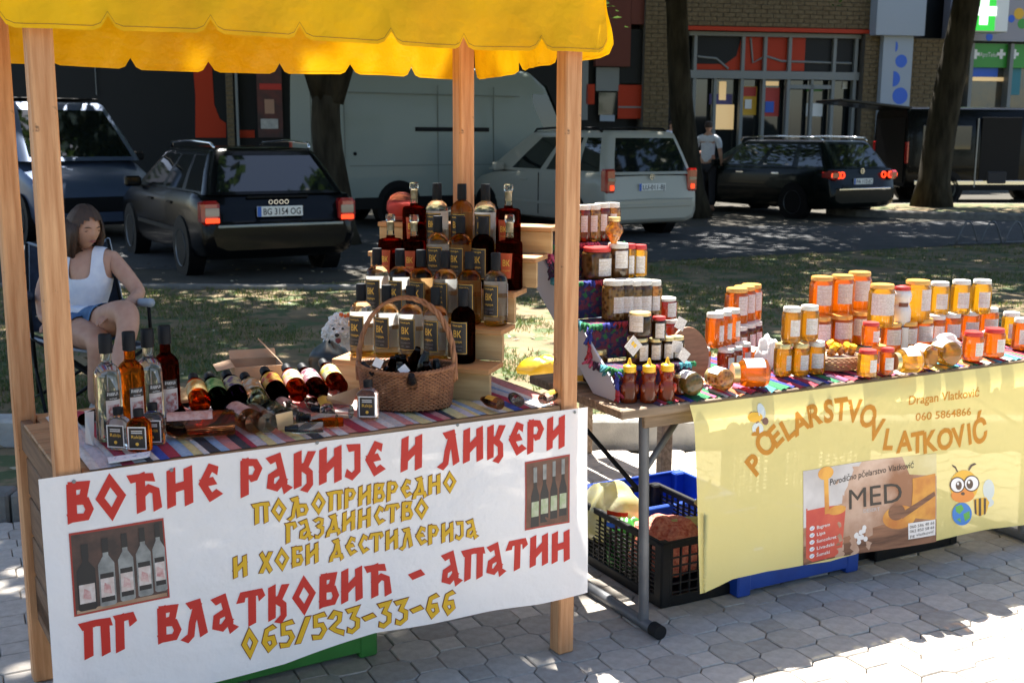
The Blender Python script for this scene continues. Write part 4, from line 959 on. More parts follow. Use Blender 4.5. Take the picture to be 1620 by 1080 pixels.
# ---- stepped wooden stand
th = R_(18); sr = Vector((math.cos(th), -math.sin(th), 0)); sb_ = Vector((math.sin(th), math.cos(th), 0)); S0 = Vector((-.066,3.37,0)); RUN = .12
STM = Matrix.Translation((S0.x,S0.y,0)) @ Matrix.Rotation(-th,4,'Z')
TH = [.905,1.005,1.105,1.205,1.295]
st = empty('stepped_stand', mat=STM); tag(st, 'stepped pale wood stand carrying the rows of bottles on the wooden stall', 'display stand')
M['birch'] = mat('pale stand wood',(.42,.27,.12),(.56,.4,.2),rough=.55,scale=6,stretch=(.7,9,9),bump=.15,bscale=40,bstretch=(.5,8,8),coat=.15); M['birche'] = mat('stand wood edge',(.4,.2,.075),(.5,.27,.11),rough=.5,scale=6,stretch=(.7,9,9))
Lst = [.52,.52,.54,.56,.58]; Rst = [0,0,0,.035,.05]
for k_, h in enumerate(TH):
    y0 = RUN*k_; zb = TT+.001 if k_ == 0 else TH[k_-1]
    def sb2(name, c_, s_, m): o = MB().box((0,0,0), s_, .002).obj(name, m, parent=st); o.location = c_; return o
    W__ = Lst[k_]+Rst[k_]; cx_ = (Rst[k_]-Lst[k_])/2
    sb2('tread', (cx_, y0+RUN/2, h-.008), (W__, RUN+ (.0 if k_ == 4 else .016), .016), M['birche'])
    sb2('riser', (cx_, y0+.016, (zb+h-.0165)/2), (W__-.004, .014, h-.0165-zb-.001), M['birch'])
for x_ in (-.46,-.22): o = MB().box((0,0,0),(.022,.022,TH[4]-.018-TT),.002).obj('back_leg', M['birch'], parent=st); o.location = (x_, RUN*4.2, (TH[4]-.018+TT)/2)
for x_ in (-.5,-.10): o = MB().box((0,0,0),(.016,RUN*.8,.09),.002).obj('side_cheek', M['birch'], parent=st); o.location = (x_, RUN*.62, TT+.047)
rows = [
 (0, [(573,'pale','clear brandy bottle at the left end of the bottom step, behind the basket handle'),(613,'pale','clear brandy bottle second from the left on the bottom step'),(651,'pale','clear brandy bottle in the middle of the bottom step framed by the basket handle'),(690,'pale','clear brandy bottle on the bottom step beside the dark brown one'),(733,'dark','dark brown liqueur bottle at the right end of the bottom step')]),
 (1, [(598,'pale','clear brandy bottle at the left end of the second step'),(634,'pale','clear brandy bottle second from the left on the second step'),(667,'amberl','pale amber brandy bottle third from the left on the second step'),(705,'pale','clear brandy bottle fourth from the left on the second step'),(743,'amberl','pale amber brandy bottle next to the right end of the second step'),(784,'pale','fully visible clear brandy bottle at the right end of the second step')]),
 (2, [(619,'cork','dark red corked bottle at the left end of the third step'),(656,'cork','dark red corked bottle second from the left on the third step'),(693,'pale','clear brandy bottle in the middle of the third step'),(729,'amberl','pale amber brandy bottle in the middle of the third step'),(764,'dark','dark brown liqueur bottle beside the large corked one on the third step'),(806,'cork','large dark red corked bottle at the right end of the third step')]),
 (3, [(656,'cork','dark red corked bottle at the left of the top bottle row, before the pink one'),(692,'pale','clear brandy bottle left of the middle in the top bottle row'),(731,'amberl','amber brandy bottle before the stall post in the top bottle row'),(768,'pale','clear brandy bottle beside the tall corked one in the top bottle row'),(804,'cork','dark red corked bottle at the right end of the top bottle row')]),
]
M['amberl'] = glass('light amber brandy',(.80,.62,.40),1.36,.08)
for k_, lst in rows:
    for px, kind, lab in lst:
        p = along(Vector((S0.x,S0.y,0))+sb_*(RUN*k_+.075)+Vector((0,0,TH[k_])), sr, px); p.z = TH[k_]+.0005
        fn = {'pale':lambda: shoulder_bottle(M['pale']), 'amberl':lambda: shoulder_bottle(M['amberl']), 'dark':lambda: shoulder_bottle(M['dark'],dark=True), 'cork':lambda: decanter(M['reddrk']), 'rose':lambda: shoulder_bottle(M['rosew'],dark=True)}[kind]
        b = KIT.get(kind, fn); place(b, p, (-.5 if kind != 'cork' else -.3)+random.uniform(-.14,.12), lab, 'bottle', 'bottles on the stepped stand', s=(1.0 if kind != 'rose' else .93)*(1.04 if px == 806 else 1))
        if kind == 'rose':
            for ch in list(b.children):
                if ch.name.startswith(('front_label','capsule')): bpy.data.objects.remove(ch)
pb = empty('glass_bowl'); MB().lathe([(0,.001),(.02,.001),(.042,.012),(.054,.04),(.052,.066),(.036,.09),(.014,.1),(0,.101)],26).obj('bowl_body', glass('rose tinted glass',(.95,.55,.52),1.2,.4), parent=pb, smooth=True); MB().lathe([(0,.0),(.03,.0),(.044,.012),(.048,.04),(.044,.06),(0,.061)],22,c=(0,0,.003)).obj('filling', mat('rose filling',(.45,.16,.15),rough=.5), parent=pb, smooth=True)
p = along(Vector((S0.x,S0.y,0))+sb_*(RUN*4+.06)+Vector((0,0,TH[4])), sr, 636); p.z = TH[4]+.001; place(pb, p, 0, 'round pink glass bowl half hidden behind the top bottle row', 'bowl')
# ---- four tall bottles and the little flasks at the left
for px, py, kind, lab, rz in ((169,703,'glass','tall clear bottle nearest the left post',.2),(206,697,'amber','tall amber bottle second from the left post',.25),(235,690,'glass','tall clear bottle third from the left post',.3),(262,682,'dark2','tall dark brown bottle with cream label, rightmost of the four capsuled ones',.1)):
    mm = {'glass':M['glass'],'amber':M['amber'],'dark2':M['reddrk2'] if 'reddrk2' in M else M.setdefault('reddrk2',glass('brown red liqueur',(.25,.05,.02),1.36,.12))}[kind]
    b = KIT.get('tall'+kind, lambda: tall_bottle(mm)); place(b, at(px,py-3,CT)+Vector((0,.03,0)), rz, lab, 'bottle', 'tall bottles with black capsules')
for px, py, kind, lab, rz in ((190,711,'glass','small clear flask with black label, left of the amber flask',-.15),(222,714,'amber','small amber flask with black label in front of the tall bottles',.0),(244,703,'glass','small clear flask half hidden behind the amber flask',.1),(583,663,'glass','small clear flask with black label in front of the wicker basket',-.05)):
    mm = M[kind]; b = KIT.get('flask'+kind, lambda: flask(mm)); place(b, at(px,py-2,CT), rz, lab, 'bottle', 'small flasks with black labels', s=1.0 if px > 500 else .98)
# ---- lying liqueur bottles
def labm(nm, a, b): return mat('fruit label '+nm, a, b, rough=.5, scale=42, lo=.46, hi=.54)
LL = [labm('yellow orange',(.45,.2,.03),(.42,.33,.12)), labm('green',(.05,.18,.04),(.22,.33,.12)), labm('violet',(.10,.06,.16),(.4,.38,.2)), labm('white orange',(.42,.42,.36),(.4,.2,.06)), labm('red yellow',(.5,.03,.01),(.62,.38,.02)), labm('rose yellow',(.36,.32,.08),(.38,.24,.26)), labm('cream purple',(.42,.38,.36),(.16,.04,.08)), labm('green yellow',(.5,.42,.04),(.3,.3,.22))]
DL = [glass('orange liqueur',(.8,.25,.04),1.36,.15), glass('green black liqueur',(.03,.05,.02),1.36,.1), glass('violet liqueur',(.08,.02,.08),1.36,.1), glass('milky liqueur',(.85,.85,.7),1.36,.2), glass('black liqueur',(.03,.01,.01),1.36,.1), glass('russet liqueur',(.5,.12,.02),1.36,.12), glass('brown liqueur',(.2,.05,.02),1.36,.12), glass('red brown liqueur',(.4,.08,.03),1.36,.12)]
ly = [(318,655,0,'yellow-labelled bottle of orange liqueur, leftmost of the lying row'),(350,652,1,'green-labelled bottle of dark liqueur in the lying row'),(381,648,2,'lying dark bottle with small violet and yellow label'),(412,652,3,'lying bottle of milky white liqueur with whitish label'),(443,641,4,'lying black liqueur bottle with red and yellow label'),(474,636,5,'lying russet liqueur bottle with pink and yellow label'),(506,634,6,'lying brown liqueur bottle with cream and purple label'),(537,626,7,'lying red brown bottle with yellow label beside the stand')]
for px, py, i, lab in ly:
    r = .0285; b = lying(DL[i], LL[i], r, .235, lab=(.33,.74)); base = at(px, py+3, CT+.02)
    d = Vector((-.36+random.uniform(-.04,.04), .92, .13)).normalized()
    q = d.to_track_quat('Z','Y').to_matrix().to_4x4()
    # turn so the label faces up
    loc = Vector((base.x, base.y, CT+r+.022)); up = Vector((0,0,1)); y = -up; y = (y - d*y.dot(d)).normalized(); x = y.cross(d)
    m_ = Matrix(((x.x,y.x,d.x,loc.x),(x.y,y.y,d.y,loc.y),(x.z,y.z,d.z,loc.z),(0,0,0,1)))
    tilt = Matrix.Rotation(.0,4,'X'); place(b, loc, 0, lab, 'bottle', 'liqueur bottles lying in a row', mtx=m_)
# the rack board they lie on
rk = MB().box((0,0,0),(.80,.15,.012),.002).obj('rest_board', M['birch']); c0, c1 = at(330,630,CT), at(520,600,CT)
rk.matrix_world = Matrix.Translation(Vector(((c0.x+c1.x)/2,(c0.y+c1.y)/2+.05,CT+.012))) @ Matrix.Rotation(math.atan2(c1.y-c0.y,c1.x-c0.x),4,'Z'); tag(rk,'low wooden board under the lying liqueur bottles','board')
def lie(root, loc, d, lab, up=Vector((0,0,1)), grp='clear bottles lying at the front'):
    d = Vector(d).normalized(); y = (-up - d*(-up).dot(d)).normalized(); x = y.cross(d)
    m_ = Matrix(((x.x,y.x,d.x,loc.x),(x.y,y.y,d.y,loc.y),(x.z,y.z,d.z,loc.z),(0,0,0,1))); return place(root, loc, 0, lab, 'bottle', grp, mtx=m_)
M['lcopper'] = mat('pinkish label',(.42,.2,.17),(.6,.42,.38),rough=.5,scale=60); M['card'] = mat('kraft card',(.6,.36,.2),(.66,.42,.26),rough=.7,scale=20)
brn = glass('brownish brandy',(.8,.55,.42),1.36,.2)
for (px,py,z,r,L,d,lm,mm,lab) in (
  (372,668,.035,.034,.24,(-1,-.28,0),'lcopper',brn,'large clear bottle lying on its side at the front edge, neck to the left'),
  (404,670,.031,.030,.2,(-.55,.8,0),'lcopper',brn,'lying bottle with brownish base next to the large lying one'),
  (424,670,.030,.029,.2,(-.5,.85,0),None,M['glass'],'lying clear bottle with round glass base facing the front'),
  (447,664,.031,.030,.2,(-.45,.88,0),None,M['glass'],'lying clear bottle against the beige price card'),
  (497,640,.022,.022,.13,(-.35,.9,.15),None,M['glass'],'small empty clear bottle lying beyond the mini bottles'),
  (540,636,.022,.022,.13,(-.5,.8,.1),None,M['glass'],'small clear bottle lying by the orange price card'),
  (512,676,.015,.015,.1,(-1,-.2,0),None,M['glass'],'tiny clear bottle lying flat on the rag cloth edge'),
  (544,668,.014,.013,.09,(-1,-.15,0),None,M['amber'],'tiny brown bottle lying left of the flask by the basket'),
  (556,652,.020,.020,.12,(-.9,.3,0),None,M['glass'],'small clear bottle lying behind the front flask'),
  (462,652,.022,.022,.16,(-.5,.85,.05),'lcopper',M['glass'],'clear bottle with pinkish label lying behind the beige price card'),
  (478,662,.018,.018,.13,(-.75,.6,0),None,M['glass'],'small clear bottle lying slanted right of the beige price card'),
  (520,655,.020,.020,.14,(-.3,.95,.1),'gold',M['glass'],'small clear bottle with gold label lying before the orange price card'),
  (533,664,.016,.016,.11,(-.95,.2,0),None,M['glass'],'small clear bottle lying crosswise left of the flask by the basket'),
  (284,664,.026,.026,.2,(-.4,.9,.05),None,M['dark'],'dark bottle lying right of the four capsuled bottles'),
  (388,650,.022,.022,.16,(-.45,.88,.1),None,brn,'brownish clear bottle lying between the big lying one and the liqueur row'),
  (432,648,.022,.022,.16,(-.4,.9,.1),'lcopper',M['pale'],'pale bottle with pinkish label lying just before the liqueur row'),
  (792,640,.017,.017,.08,(-.6,.75,0),'gold',brn,'small dark bottle lying at the right end, nearest the stand'),
  (822,636,.017,.017,.08,(-.3,.9,0),None,M['glass'],'small clear bottle lying at the right end of the stall'),
  (858,632,.017,.017,.09,(.5,.8,0),'gold',M['pale'],'small pale bottle lying against the right front post'),
  (130,665,.016,.016,.1,(.2,.9,0),None,M['dark'],'small dark bottle lying behind the left post'),):
    b = lying(mm, M[lm] if lm else None, r, L, cap=True, nm='clear_bottle' , neck=r*.4, lab=(.3,.9), lab_ang=1.0)
    q = at(px, py, CT+r); lie(b, Vector((q.x, q.y, CT+r+ .001 + (z-r if z > r else 0))), d, lab)
# price cards and box
def card(name, corners, z, m, lab, tilt_=1.0):
    mb = MB(); a = [at(px, py, CT+z_) for (px, py, z_) in corners]; n = (a[1]-a[0]).cross(a[2]-a[0]).normalized()*.0015
    vs = [tuple(p-n) for p in a]+[tuple(p+n) for p in a]; mb.add(vs,[(0,1,2,3),(7,6,5,4),(0,4,5,1),(1,5,6,2),(2,6,7,3),(3,7,4,0)]); o = mb.obj(name, m); tag(o, lab, 'price card', 'price cards'); return o
card('price_card', ((524,647,.01),(557,640,.012),(568,612,.06),(516,629,.06)), 0, M['card'], 'orange kraft price card leaning near the basket')
card('price_card', ((440,680,.005),(464,674,.005),(462,650,.06),(436,656,.06)), 0, mat('beige card',(.68,.5,.3),rough=.7), 'beige price card standing among the lying clear bottles')
card('price_card', ((136,700,.003),(148,704,.003),(148,650,.09),(135,652,.09)), 0, mat('pale pink card',(.66,.5,.42),(.5,.56,.6),rough=.7,scale=12), 'pale pink and blue card behind the left post')
card('price_card', ((172,732,.002),(236,722,.002),(238,714,.004),(170,724,.004)), 0, mat('white printed strip',(.1,.14,.35),(.8,.8,.82),rough=.5,scale=90,lo=.3,hi=.45), 'white and blue printed strip on the front edge of the stall')
bx = empty('cardboard_box'); tag(bx, 'small open cardboard box with raised flap behind the lying bottles', 'box')
c0 = at(395,612,CT); bx.location = (c0.x, c0.y+.10, CT); bx.rotation_euler = (0,0,.35)
M['kraft'] = mat('cardboard',(.42,.27,.17),(.5,.34,.22),rough=.85,scale=12)
for c_, s_ in (((0,-.07,.03),(.15,.003,.06)),((0,.07,.03),(.15,.003,.06)),((-.075,0,.03),(.003,.137,.06)),((.075,0,.03),(.003,.137,.06)),((0,0,.002),(.146,.136,.003))):
    MB().box(c_, s_).obj('box_wall', M['kraft'], parent=bx)
mb = MB(); mb.add([(-.075,.072,.061),(.075,.072,.061),(.075,.10,.085),(-.075,.10,.085)],[(0,1,2,3)]); mb.add([(.077,-.07,.061),(.077,.07,.061),(.02,.09,.125),(.015,.05,.125)],[(0,1,2,3)]); mb.add([(-.077,-.07,.061),(-.077,.07,.061),(-.13,.06,.05),(-.13,-.06,.05)],[(0,1,2,3)]); mb.obj('box_flap', M['kraft'], parent=bx, kind='stuff')
# black bag on the table edge behind
bg_ = MB(); q = at(516,606,CT)
def bagf(i, j):
    a = 2*math.pi*i/18; t = j/9; rr = (.062 if t < .7 else .062-.05*((t-.7)/.3))*(1+.10*math.sin(a*3+j)+.05*math.sin(a*7-j*2)); return (q.x+rr*math.cos(a), q.y+.06+rr*.7*math.sin(a), CT+.0+.125*t+.006*math.sin(a*4+j))
bg_.grid(bagf, 18, 10, True); o = bg_.obj('black_bag', mat('glossy black film',(.004,.007,.010),(.010,.018,.026),rough=.3,spec=.4,scale=14), smooth=True); tag(o, 'crumpled glossy black plastic bag standing beside the little dog', 'bag')

# ---- wicker basket with miniature bottles
bk = empty('wicker_basket'); tag(bk, 'brown wicker basket with a tall arched handle full of miniature bottles', 'basket')
q = at(640,650,CT); BC = Vector((q.x+.0, q.y+.075, CT)); bk.location = BC; bk.rotation_euler = (0,0,-.06)
M['wicker'] = mat('wicker',(.22,.085,.035),(.36,.16,.07),rough=.55,scale=40,bump=.3,bscale=120); M['wickerd'] = mat('dark wicker',(.12,.045,.02),(.24,.1,.045),rough=.6,scale=40)
BA, BB, BH = .128, .092, .105
def rim_r(t): return 1+.10*t
mb = MB(); NS_ = 46
for k_ in range(20):
    t = (k_+.5)/20; z = .004+BH*t; pts = []
    for i in range(NS_*2):
        a = 2*math.pi*i/(NS_*2); off = .0032*math.cos(math.pi*i + math.pi*k_) ; s_ = rim_r(t)
        sag = .012*math.cos(a)**2*t
        pts.append(((BA*s_+off)*math.cos(a), (BB*s_+off)*math.sin(a), z+sag))
    mb.tube(pts, .0028, 5, closed=True)
mb.obj('woven_side', M['wicker'], parent=bk, smooth=True, kind='stuff')
mb = MB()
for i in range(NS_):
    a = 2*math.pi*i/NS_; mb.tube([(BA*rim_r(t)*math.cos(a),BB*rim_r(t)*math.sin(a),BH*t+.012*math.cos(a)**2*t) for t in (0,.5,1.02)], .0022, 5)
mb.obj('stakes', M['wickerd'], parent=bk, smooth=True, kind='stuff')
mb = MB()
for ph_ in (0, 2.1, 4.2):
    pts = []
    for i in range(120):
        a = 2*math.pi*i/120; w_ = a*22+ph_; pts.append(((BA*1.105+.004*math.cos(w_))*math.cos(a),(BB*1.105+.004*math.cos(w_))*math.sin(a),BH+.008+.012*math.cos(a)**2+.004*math.sin(w_)))
    mb.tube(pts, .0036, 5, closed=True)
mb.obj('rim', M['wicker'], parent=bk, smooth=True)
mb = MB()
for ph_ in (0, 2.1, 4.2):
    pts = []
    for i in range(90):
        t = i/89; a = math.pi*t; w_ = t*38+ph_; x_ = BA*1.12*math.cos(a); z_ = BH-.03+ .245*math.sin(a)**.75 if 0 < t < 1 else BH-.03
        pts.append((x_+.0045*math.cos(w_), .004*math.sin(w_), z_+.003*math.cos(w_)))
    mb.tube(pts, .0048, 6)
mb.obj('handle', M['wicker'], parent=bk, smooth=True)
MB().lathe([(0,.003),(.98,.003),(1.0,.01)],30,sx=BA,sy=BB).obj('bottom', M['wickerd'], parent=bk)
mn = lambda mm: lying(mm, None, .0165, .092, nm='miniature_bottle', neck=.0075)
rr = random.Random(5); k2 = 0
MINI = [M['dark'], M['glass'], M['dark'], M['pale']]
WH = ['by the left handle end','at the back left','at the back','at the back right','by the right handle end','at the front left','in the front','at the front right','in the middle left','in the middle','in the middle right','on top at the left','on top in the centre','on top at the right','deep at the left','deep at the right']
for i in range(24):
    a = i*2.4; rad = math.sqrt((i+.5)/24)*.82; x_, y_ = BA*rad*math.cos(a), BB*rad*math.sin(a)
    b = KIT.get('mini%d' % (i % 4), lambda: mn(MINI[i % 4])); d = Vector((rr.gauss(0,.55), rr.gauss(0,.4), rr.uniform(.35,1.0))).normalized()
    if i in (0, 5): d = Vector((rr.uniform(-.3,.3),0,1)).normalized()
    lift = .058 + .025*(1-rad) + (.02 if i in (0,5) else 0)
    q_ = d.to_track_quat('Z','Y').to_matrix().to_4x4()
    place(b, None, 0, 'miniature bottle with black cap in the wicker basket', 'bottle', 'miniature bottles in the basket', mtx=Matrix.Translation(BC+Vector((x_,y_,lift))-d*.02) @ q_)
for (px, py, rz, lb) in ((598,574,.4,'white paper tag hanging at the left in the wicker basket'),(639,585,-.7,'white square paper tag lying on the miniature bottles in the middle of the basket')):
    mb = MB(); mb.box((0,0,0),(.026,.0012,.026)); o = mb.obj('paper_tag', M['lwhite']); p_ = on_plane(px, py, BC+Vector((0,-.075,0)), Vector((0,1,0))); o.matrix_world = Matrix.Translation(p_) @ Matrix.Rotation(-.5,4,'X') @ Matrix.Rotation(rz,4,'Y'); tag(o, lb, 'tag')
# ================================================================ things on the honey table
HT = HZ+.012
HC = [mat(f'fringe {i}', c, tuple(min(1,q*1.3) for q in c), rough=.9, scale=120, bump=.6, bscale=300) for i, c in enumerate([(.35,.03,.05),(.02,.16,.06),(.03,.04,.24),(.5,.08,.16),(.52,.42,.12),(.05,.02,.05),(.5,.48,.44),(.5,.12,.04),(.06,.25,.3)])]
mb = MB(); r = random.Random(9); x = .14
while x < 2.2:
    wd = r.choice((.018,.026,.034)); mb.use(r.randrange(9)); dv = r.uniform(-.004,.014)
    mb.grid(lambda i, j: tuple(Hp(x+wd*i/4, .002+dv+.56*j/8, HZ+.003+.006*math.sin(math.pi*i/4)+ (0 if j else -.004)+.002*math.sin(j*2.2+x*40))), 5, 9); x += wd
o = mb.obj('rag_cloth', HC, smooth=True); tag(o, 'bright multicoloured woven cloth under the honey jars', 'cloth')
M['hor'] = honey('orange honey',(.97,.40,.035),(.82,.24,.012)); M['hyl'] = honey('yellow honey',(.98,.66,.10),(.85,.45,.05),.38); M['hgd'] = honey('greenish gold honey',(.78,.48,.07),(.45,.24,.03),.3); M['hdk'] = honey('dark red honey',(.5,.1,.02),(.28,.05,.015),.2); M['hrd'] = honey('red honey',(.85,.2,.02),(.6,.1,.015),.25)
M['hnut'] = honey('nuts in honey',(.8,.45,.12),(.6,.3,.08),.15,lumps=(.2,.07,.02),scale=70); M['hfruit'] = honey('fruit in honey',(.45,.28,.08),(.3,.2,.06),.15,lumps=(.12,.14,.03),scale=55); M['hblk'] = honey('dark preserve',(.12,.06,.02),(.07,.04,.02),.1,lumps=(.03,.02,.01),scale=60); M['hbrn'] = honey('pickled nuts',(.42,.2,.05),(.28,.12,.03),.15,lumps=(.12,.05,.02),scale=45)
M['lidw'] = mat('cream white lid',(.72,.69,.6),rough=.35,spec=.5); M['lidg'] = mat('gold lid',(.72,.56,.26),rough=.3,metal=.6); M['lido'] = mat('orange gold lid',(.8,.42,.1),rough=.3,metal=.3); M['lidr'] = mat('red lid',(.55,.035,.03),rough=.35); M['lidy'] = mat('yellow cap',(.85,.5,.02),rough=.35)
M['jthin'] = thin_glass('jar glass', .16, (.97,.98,.97))
M['plabel'] = mat('printed paper label',(.58,.53,.5),(.70,.66,.62),rough=.6,scale=160,lo=.46,hi=.56)
LW = {'w':'lidw','g':'lidg','o':'lido','r':'lidr'}
def jar(w, h, content, lid, label=(.22,.62), lang=(-.55,.75), facets=0):
    """glass jar of width w and height h standing at the origin"""
    root = empty('jar'); R = w/2; lh = min(.016, h*.14); seg = 22; cap_r = R*.86
    pr = [(0,.002),(R*.85,.001),(R*.98,h*.03),(R,h*.07),(R,h*.78),(R*.96,h*.83),(cap_r*.96,h-lh)]
    MB().lathe(pr, seg).obj('filled_glass', M[content], parent=root, smooth=True, angle=60)
    MB().lathe([(cap_r*1.0,h-lh*1.05),(cap_r*1.04,h-lh),(cap_r*1.04,h-lh*.2),(cap_r*.98,h),(cap_r*.8,h-.0012),(0,h-.001)], seg).obj('lid', M[LW[lid]], parent=root, smooth=True, angle=40)
    if label:
        mb = MB(); arc_label(mb, R+.0006, h*label[0], h*label[1], lang[0], lang[1], 0, 8)
        mb.use(1)
        for q_ in (.78,.62,.3): arc_label(mb, R+.0010, h*(label[0]+(label[1]-label[0])*q_), h*(label[0]+(label[1]-label[0])*q_)+.0022, lang[0]*.6, lang[1]*.62, 1, 4)
        mb.obj('paper_label', [M['plabel'], M['ljar']], parent=root)
    return root
M['ljar'] = mat('faint label print',(.55,.47,.36),rough=.6)
jar_count = {}
def put(px, py, lev, wpx, hpx, content, lid, lab, rz=0, label=(.22,.62), lang=(-.5,.7), grp='honey jars', cat='jar', vfix=None):
    z = HT + lev; p = at(px, py-1.5, z); d = p.y; k = d/FPX; w_ = round(wpx*k/.004)*.004; h_ = round(hpx*k*1.02/.005)*.005
    key = ('jar', w_, h_, content, lid, label, lang); b = KIT.get(key, lambda: jar(w_, h_, content, lid, label, lang))
    loc = Vector((p.x, p.y+w_*.45, z))
    if vfix is not None: loc = along(Hp(0, vfix, 0)+Vector((0,0,z)), hu, px); loc.z = z
    place(b, loc, rz, lab, cat, grp); return b
# ---- the tall stepped display at the left end
DM = HM @ Matrix.Translation((.0,0,0))
ds = empty('jar_display', mat=HM); tag(ds, 'stepped white-sided jar display edged with bright crocheted trim', 'display stand')
M['dwhite'] = mat('white display board',(.5,.5,.56),rough=.6)
M['dcloth'] = mat('dark crocheted cloth',(.03,.03,.10),(.16,.03,.06),rough=.95,scale=45,bump=.8,bscale=90,lo=.45,hi=.55,spots=(60,(.03,.16,.06),.58))
def hloc(px, py, z): return HM.inverted() @ at(px, py, z)
TR = [(.862,.10),(.98,.27),(1.105,.40),(1.22,.53)]
for k_, (z_, v_) in enumerate(TR):
    o = MB().box((0,0,0),(.285,.132,.012),.001).obj('tier_shelf', M['dcloth'], parent=ds); o.location = (.20,v_+.064,z_-.007)
    zb = HZ+.004 if k_ == 0 else TR[k_-1][0]
    o = MB().box((0,0,0),(.281,.008,z_-.0135-zb),.001).obj('tier_riser', M['dcloth'], parent=ds); o.location = (.20,v_+.006,(z_-.0135+zb)/2)
for u_ in (.048,.352):
    mb = MB(); poly = [(.09,HZ+.003),(.10,.80),(.64,1.205),(.655,1.205),(.655,1.08),(.24,HZ+.003)]
    n = len(poly); vs = [(u_-.004,y,z) for y,z in poly]+[(u_+.004,y,z) for y,z in poly]
    fs = [tuple(range(n)), tuple(reversed(range(n,2*n)))]+[(i,(i+1)%n,n+(i+1)%n,n+i) for i in range(n)]
    mb.add(vs, fs); mb.obj('side_panel', M['dwhite'], parent=ds)
FR = [HC[i] for i in (1,2,0,3,5,8)]
def fringe(path, w_, seed, name='crochet_trim'):
    r = random.Random(seed); mb = MB(); P = [Vector(p) for p in path]; k_ = 0
    for a, b in zip(P, P[1:]):
        L = (b-a).length; n = max(1, int(L/.009))
        for i in range(n):
            p = a.lerp(b, i/n); mb.use((k_//5) % 6); k_ += 1
            for _ in range(2):
                d = Vector((r.gauss(0,.4), r.gauss(0,.5), -1+r.gauss(0,.25))).normalized()*w_*r.uniform(.6,1.1)
                mb.tube([p, p+d*.5+Vector((r.gauss(0,.003),-.004,0)), p+d], [.0045,.0055,.003], 5)
    return mb.obj(name, FR, parent=ds, smooth=True, kind='stuff')
fringe([(.04,.65,1.225),(.04,.53,1.225),(.04,.52,1.11),(.04,.40,1.11),(.04,.39,.985),(.04,.27,.985),(.04,.26,.865),(.04,.10,.865),(.045,.09,.775)], .032, 3)
for z_, v_ in TR: fringe([(.05,v_-.004,z_+.002),(.20,v_-.006,z_+.004),(.35,v_-.004,z_+.002)], .022, int(z_*50))
G_D = 'preserve jars on the stepped display'
for i, (px, py) in enumerate(((906,384),(922,381),(937,379),(952,377),(967,375))):
    put(px, py, .4545, 27, 56, 'hdk' if i % 2 else 'hnut', 'w', ['tall jar half hidden behind the post on the top tier','tall jar second from the post on the top display tier','tall jar in the middle of the top display tier','tall jar fourth from the post on the top display tier','tall jar at the right end of the top display tier'][i], 0, (.28,.72), (-.8,.5), G_D, vfix=.595)
put(944, 444, .339, 50, 50, 'hbrn', 'r', 'wide jar of brown seeds with a red lid on the second tier', .1, (.12,.66), (-.05,.95), G_D, vfix=.465)
put(977, 438, .339, 36, 52, 'hbrn', 'w', 'wide jar with white lid carrying the little vase jar', 0, (.3,.8), (-.3,.9), G_D, vfix=.455)
put(993, 434, .339, 26, 50, 'hyl', 'r', 'tall red-lidded jar on the second tier beside the vase jar', 0, (.12,.66), (-.7,.7), G_D, vfix=.46); put(1010, 431, .339, 26, 48, 'hyl', 'r', 'red-lidded jar at the right end of the second tier', 0, (.12,.66), (-.7,.7), G_D, vfix=.46)
for i, (px, py) in enumerate(((970,504),(985,499),(999,495),(1013,491),(1030,486))):
    put(px, py, .214, 37 if i < 4 else 32, 62-i*2, 'hnut' if i % 2 == 0 else 'hbrn', 'w', ['jar of nuts with cream lid at the left of the third tier','jar of nuts second from the left on the third tier','jar of nuts in the middle of the third tier','jar of nuts fourth from the left on the third tier','jar with large label at the right end of the third tier'][i], 0, (.2,.6), (-.05,.95) if i < 4 else (-.6,.8), G_D, vfix=.335)
put(1056, 548, .10, 38, 40, 'hdk', 'w', 'dark jar hidden under the red brown one', 0, None, grp=G_D)
put(1054, 508, .20, 38, 35, 'hdk', 'w', 'red brown jar with cream lid at the right of the display', 0, (.15,.8), (.1,1.0), G_D)
put(1008, 574, .094, 38, 40, 'hblk', 'g', 'dark preserve jar with gold lid on the lowest tier behind the bear bottles', 0, (.15,.75), (.1,1.0), G_D, vfix=.175)
put(1012, 530, .187, 40, 36, 'hblk', 'g', 'dark preserve jar with gold lid stacked above another on the display', 0, (.2,.9), (-1.1,.15), G_D, vfix=.175)
for i, (px, py, l_) in enumerate(((1036,570,'g'),(1042,540,'r'),(1056,568,'g'),(1070,566,'g'))):
    put(px, py, .094 if py > 550 else .165, 24, 38, 'hblk', l_, ['small dark jar beside the lowest gold-lidded one','small jar with a bright red lid among the tagged jars','small jar with string and paper tag','small jar at the right end of the tagged ones'][i], 0, (.15,.75), (-.6,.7), G_D, vfix=.16 if px < 1050 or py > 550 else .16)
put(1068, 588, .052, 39, 41, 'hblk', 'g', 'dark jar with gold lid standing above the small jar at the display foot', 0, (.1,.75), (.3,1.2), G_D)
put(1075, 626, 0, 24, 33, 'hrd', 'g', 'small jar with gold lid at the foot of the display', 0, (.1,.85), (.2,1.1), G_D)
put(946, 617, 0, 33, 62, 'hbrn', 'g', 'large brown jar with white label at the left end of the table', 0, (.2,.6), (.0,1.0), G_D); put(933, 606, 0, 30, 62, 'hbrn', 'g', 'large brown jar behind the labelled one at the left end', 0, None, grp=G_D)
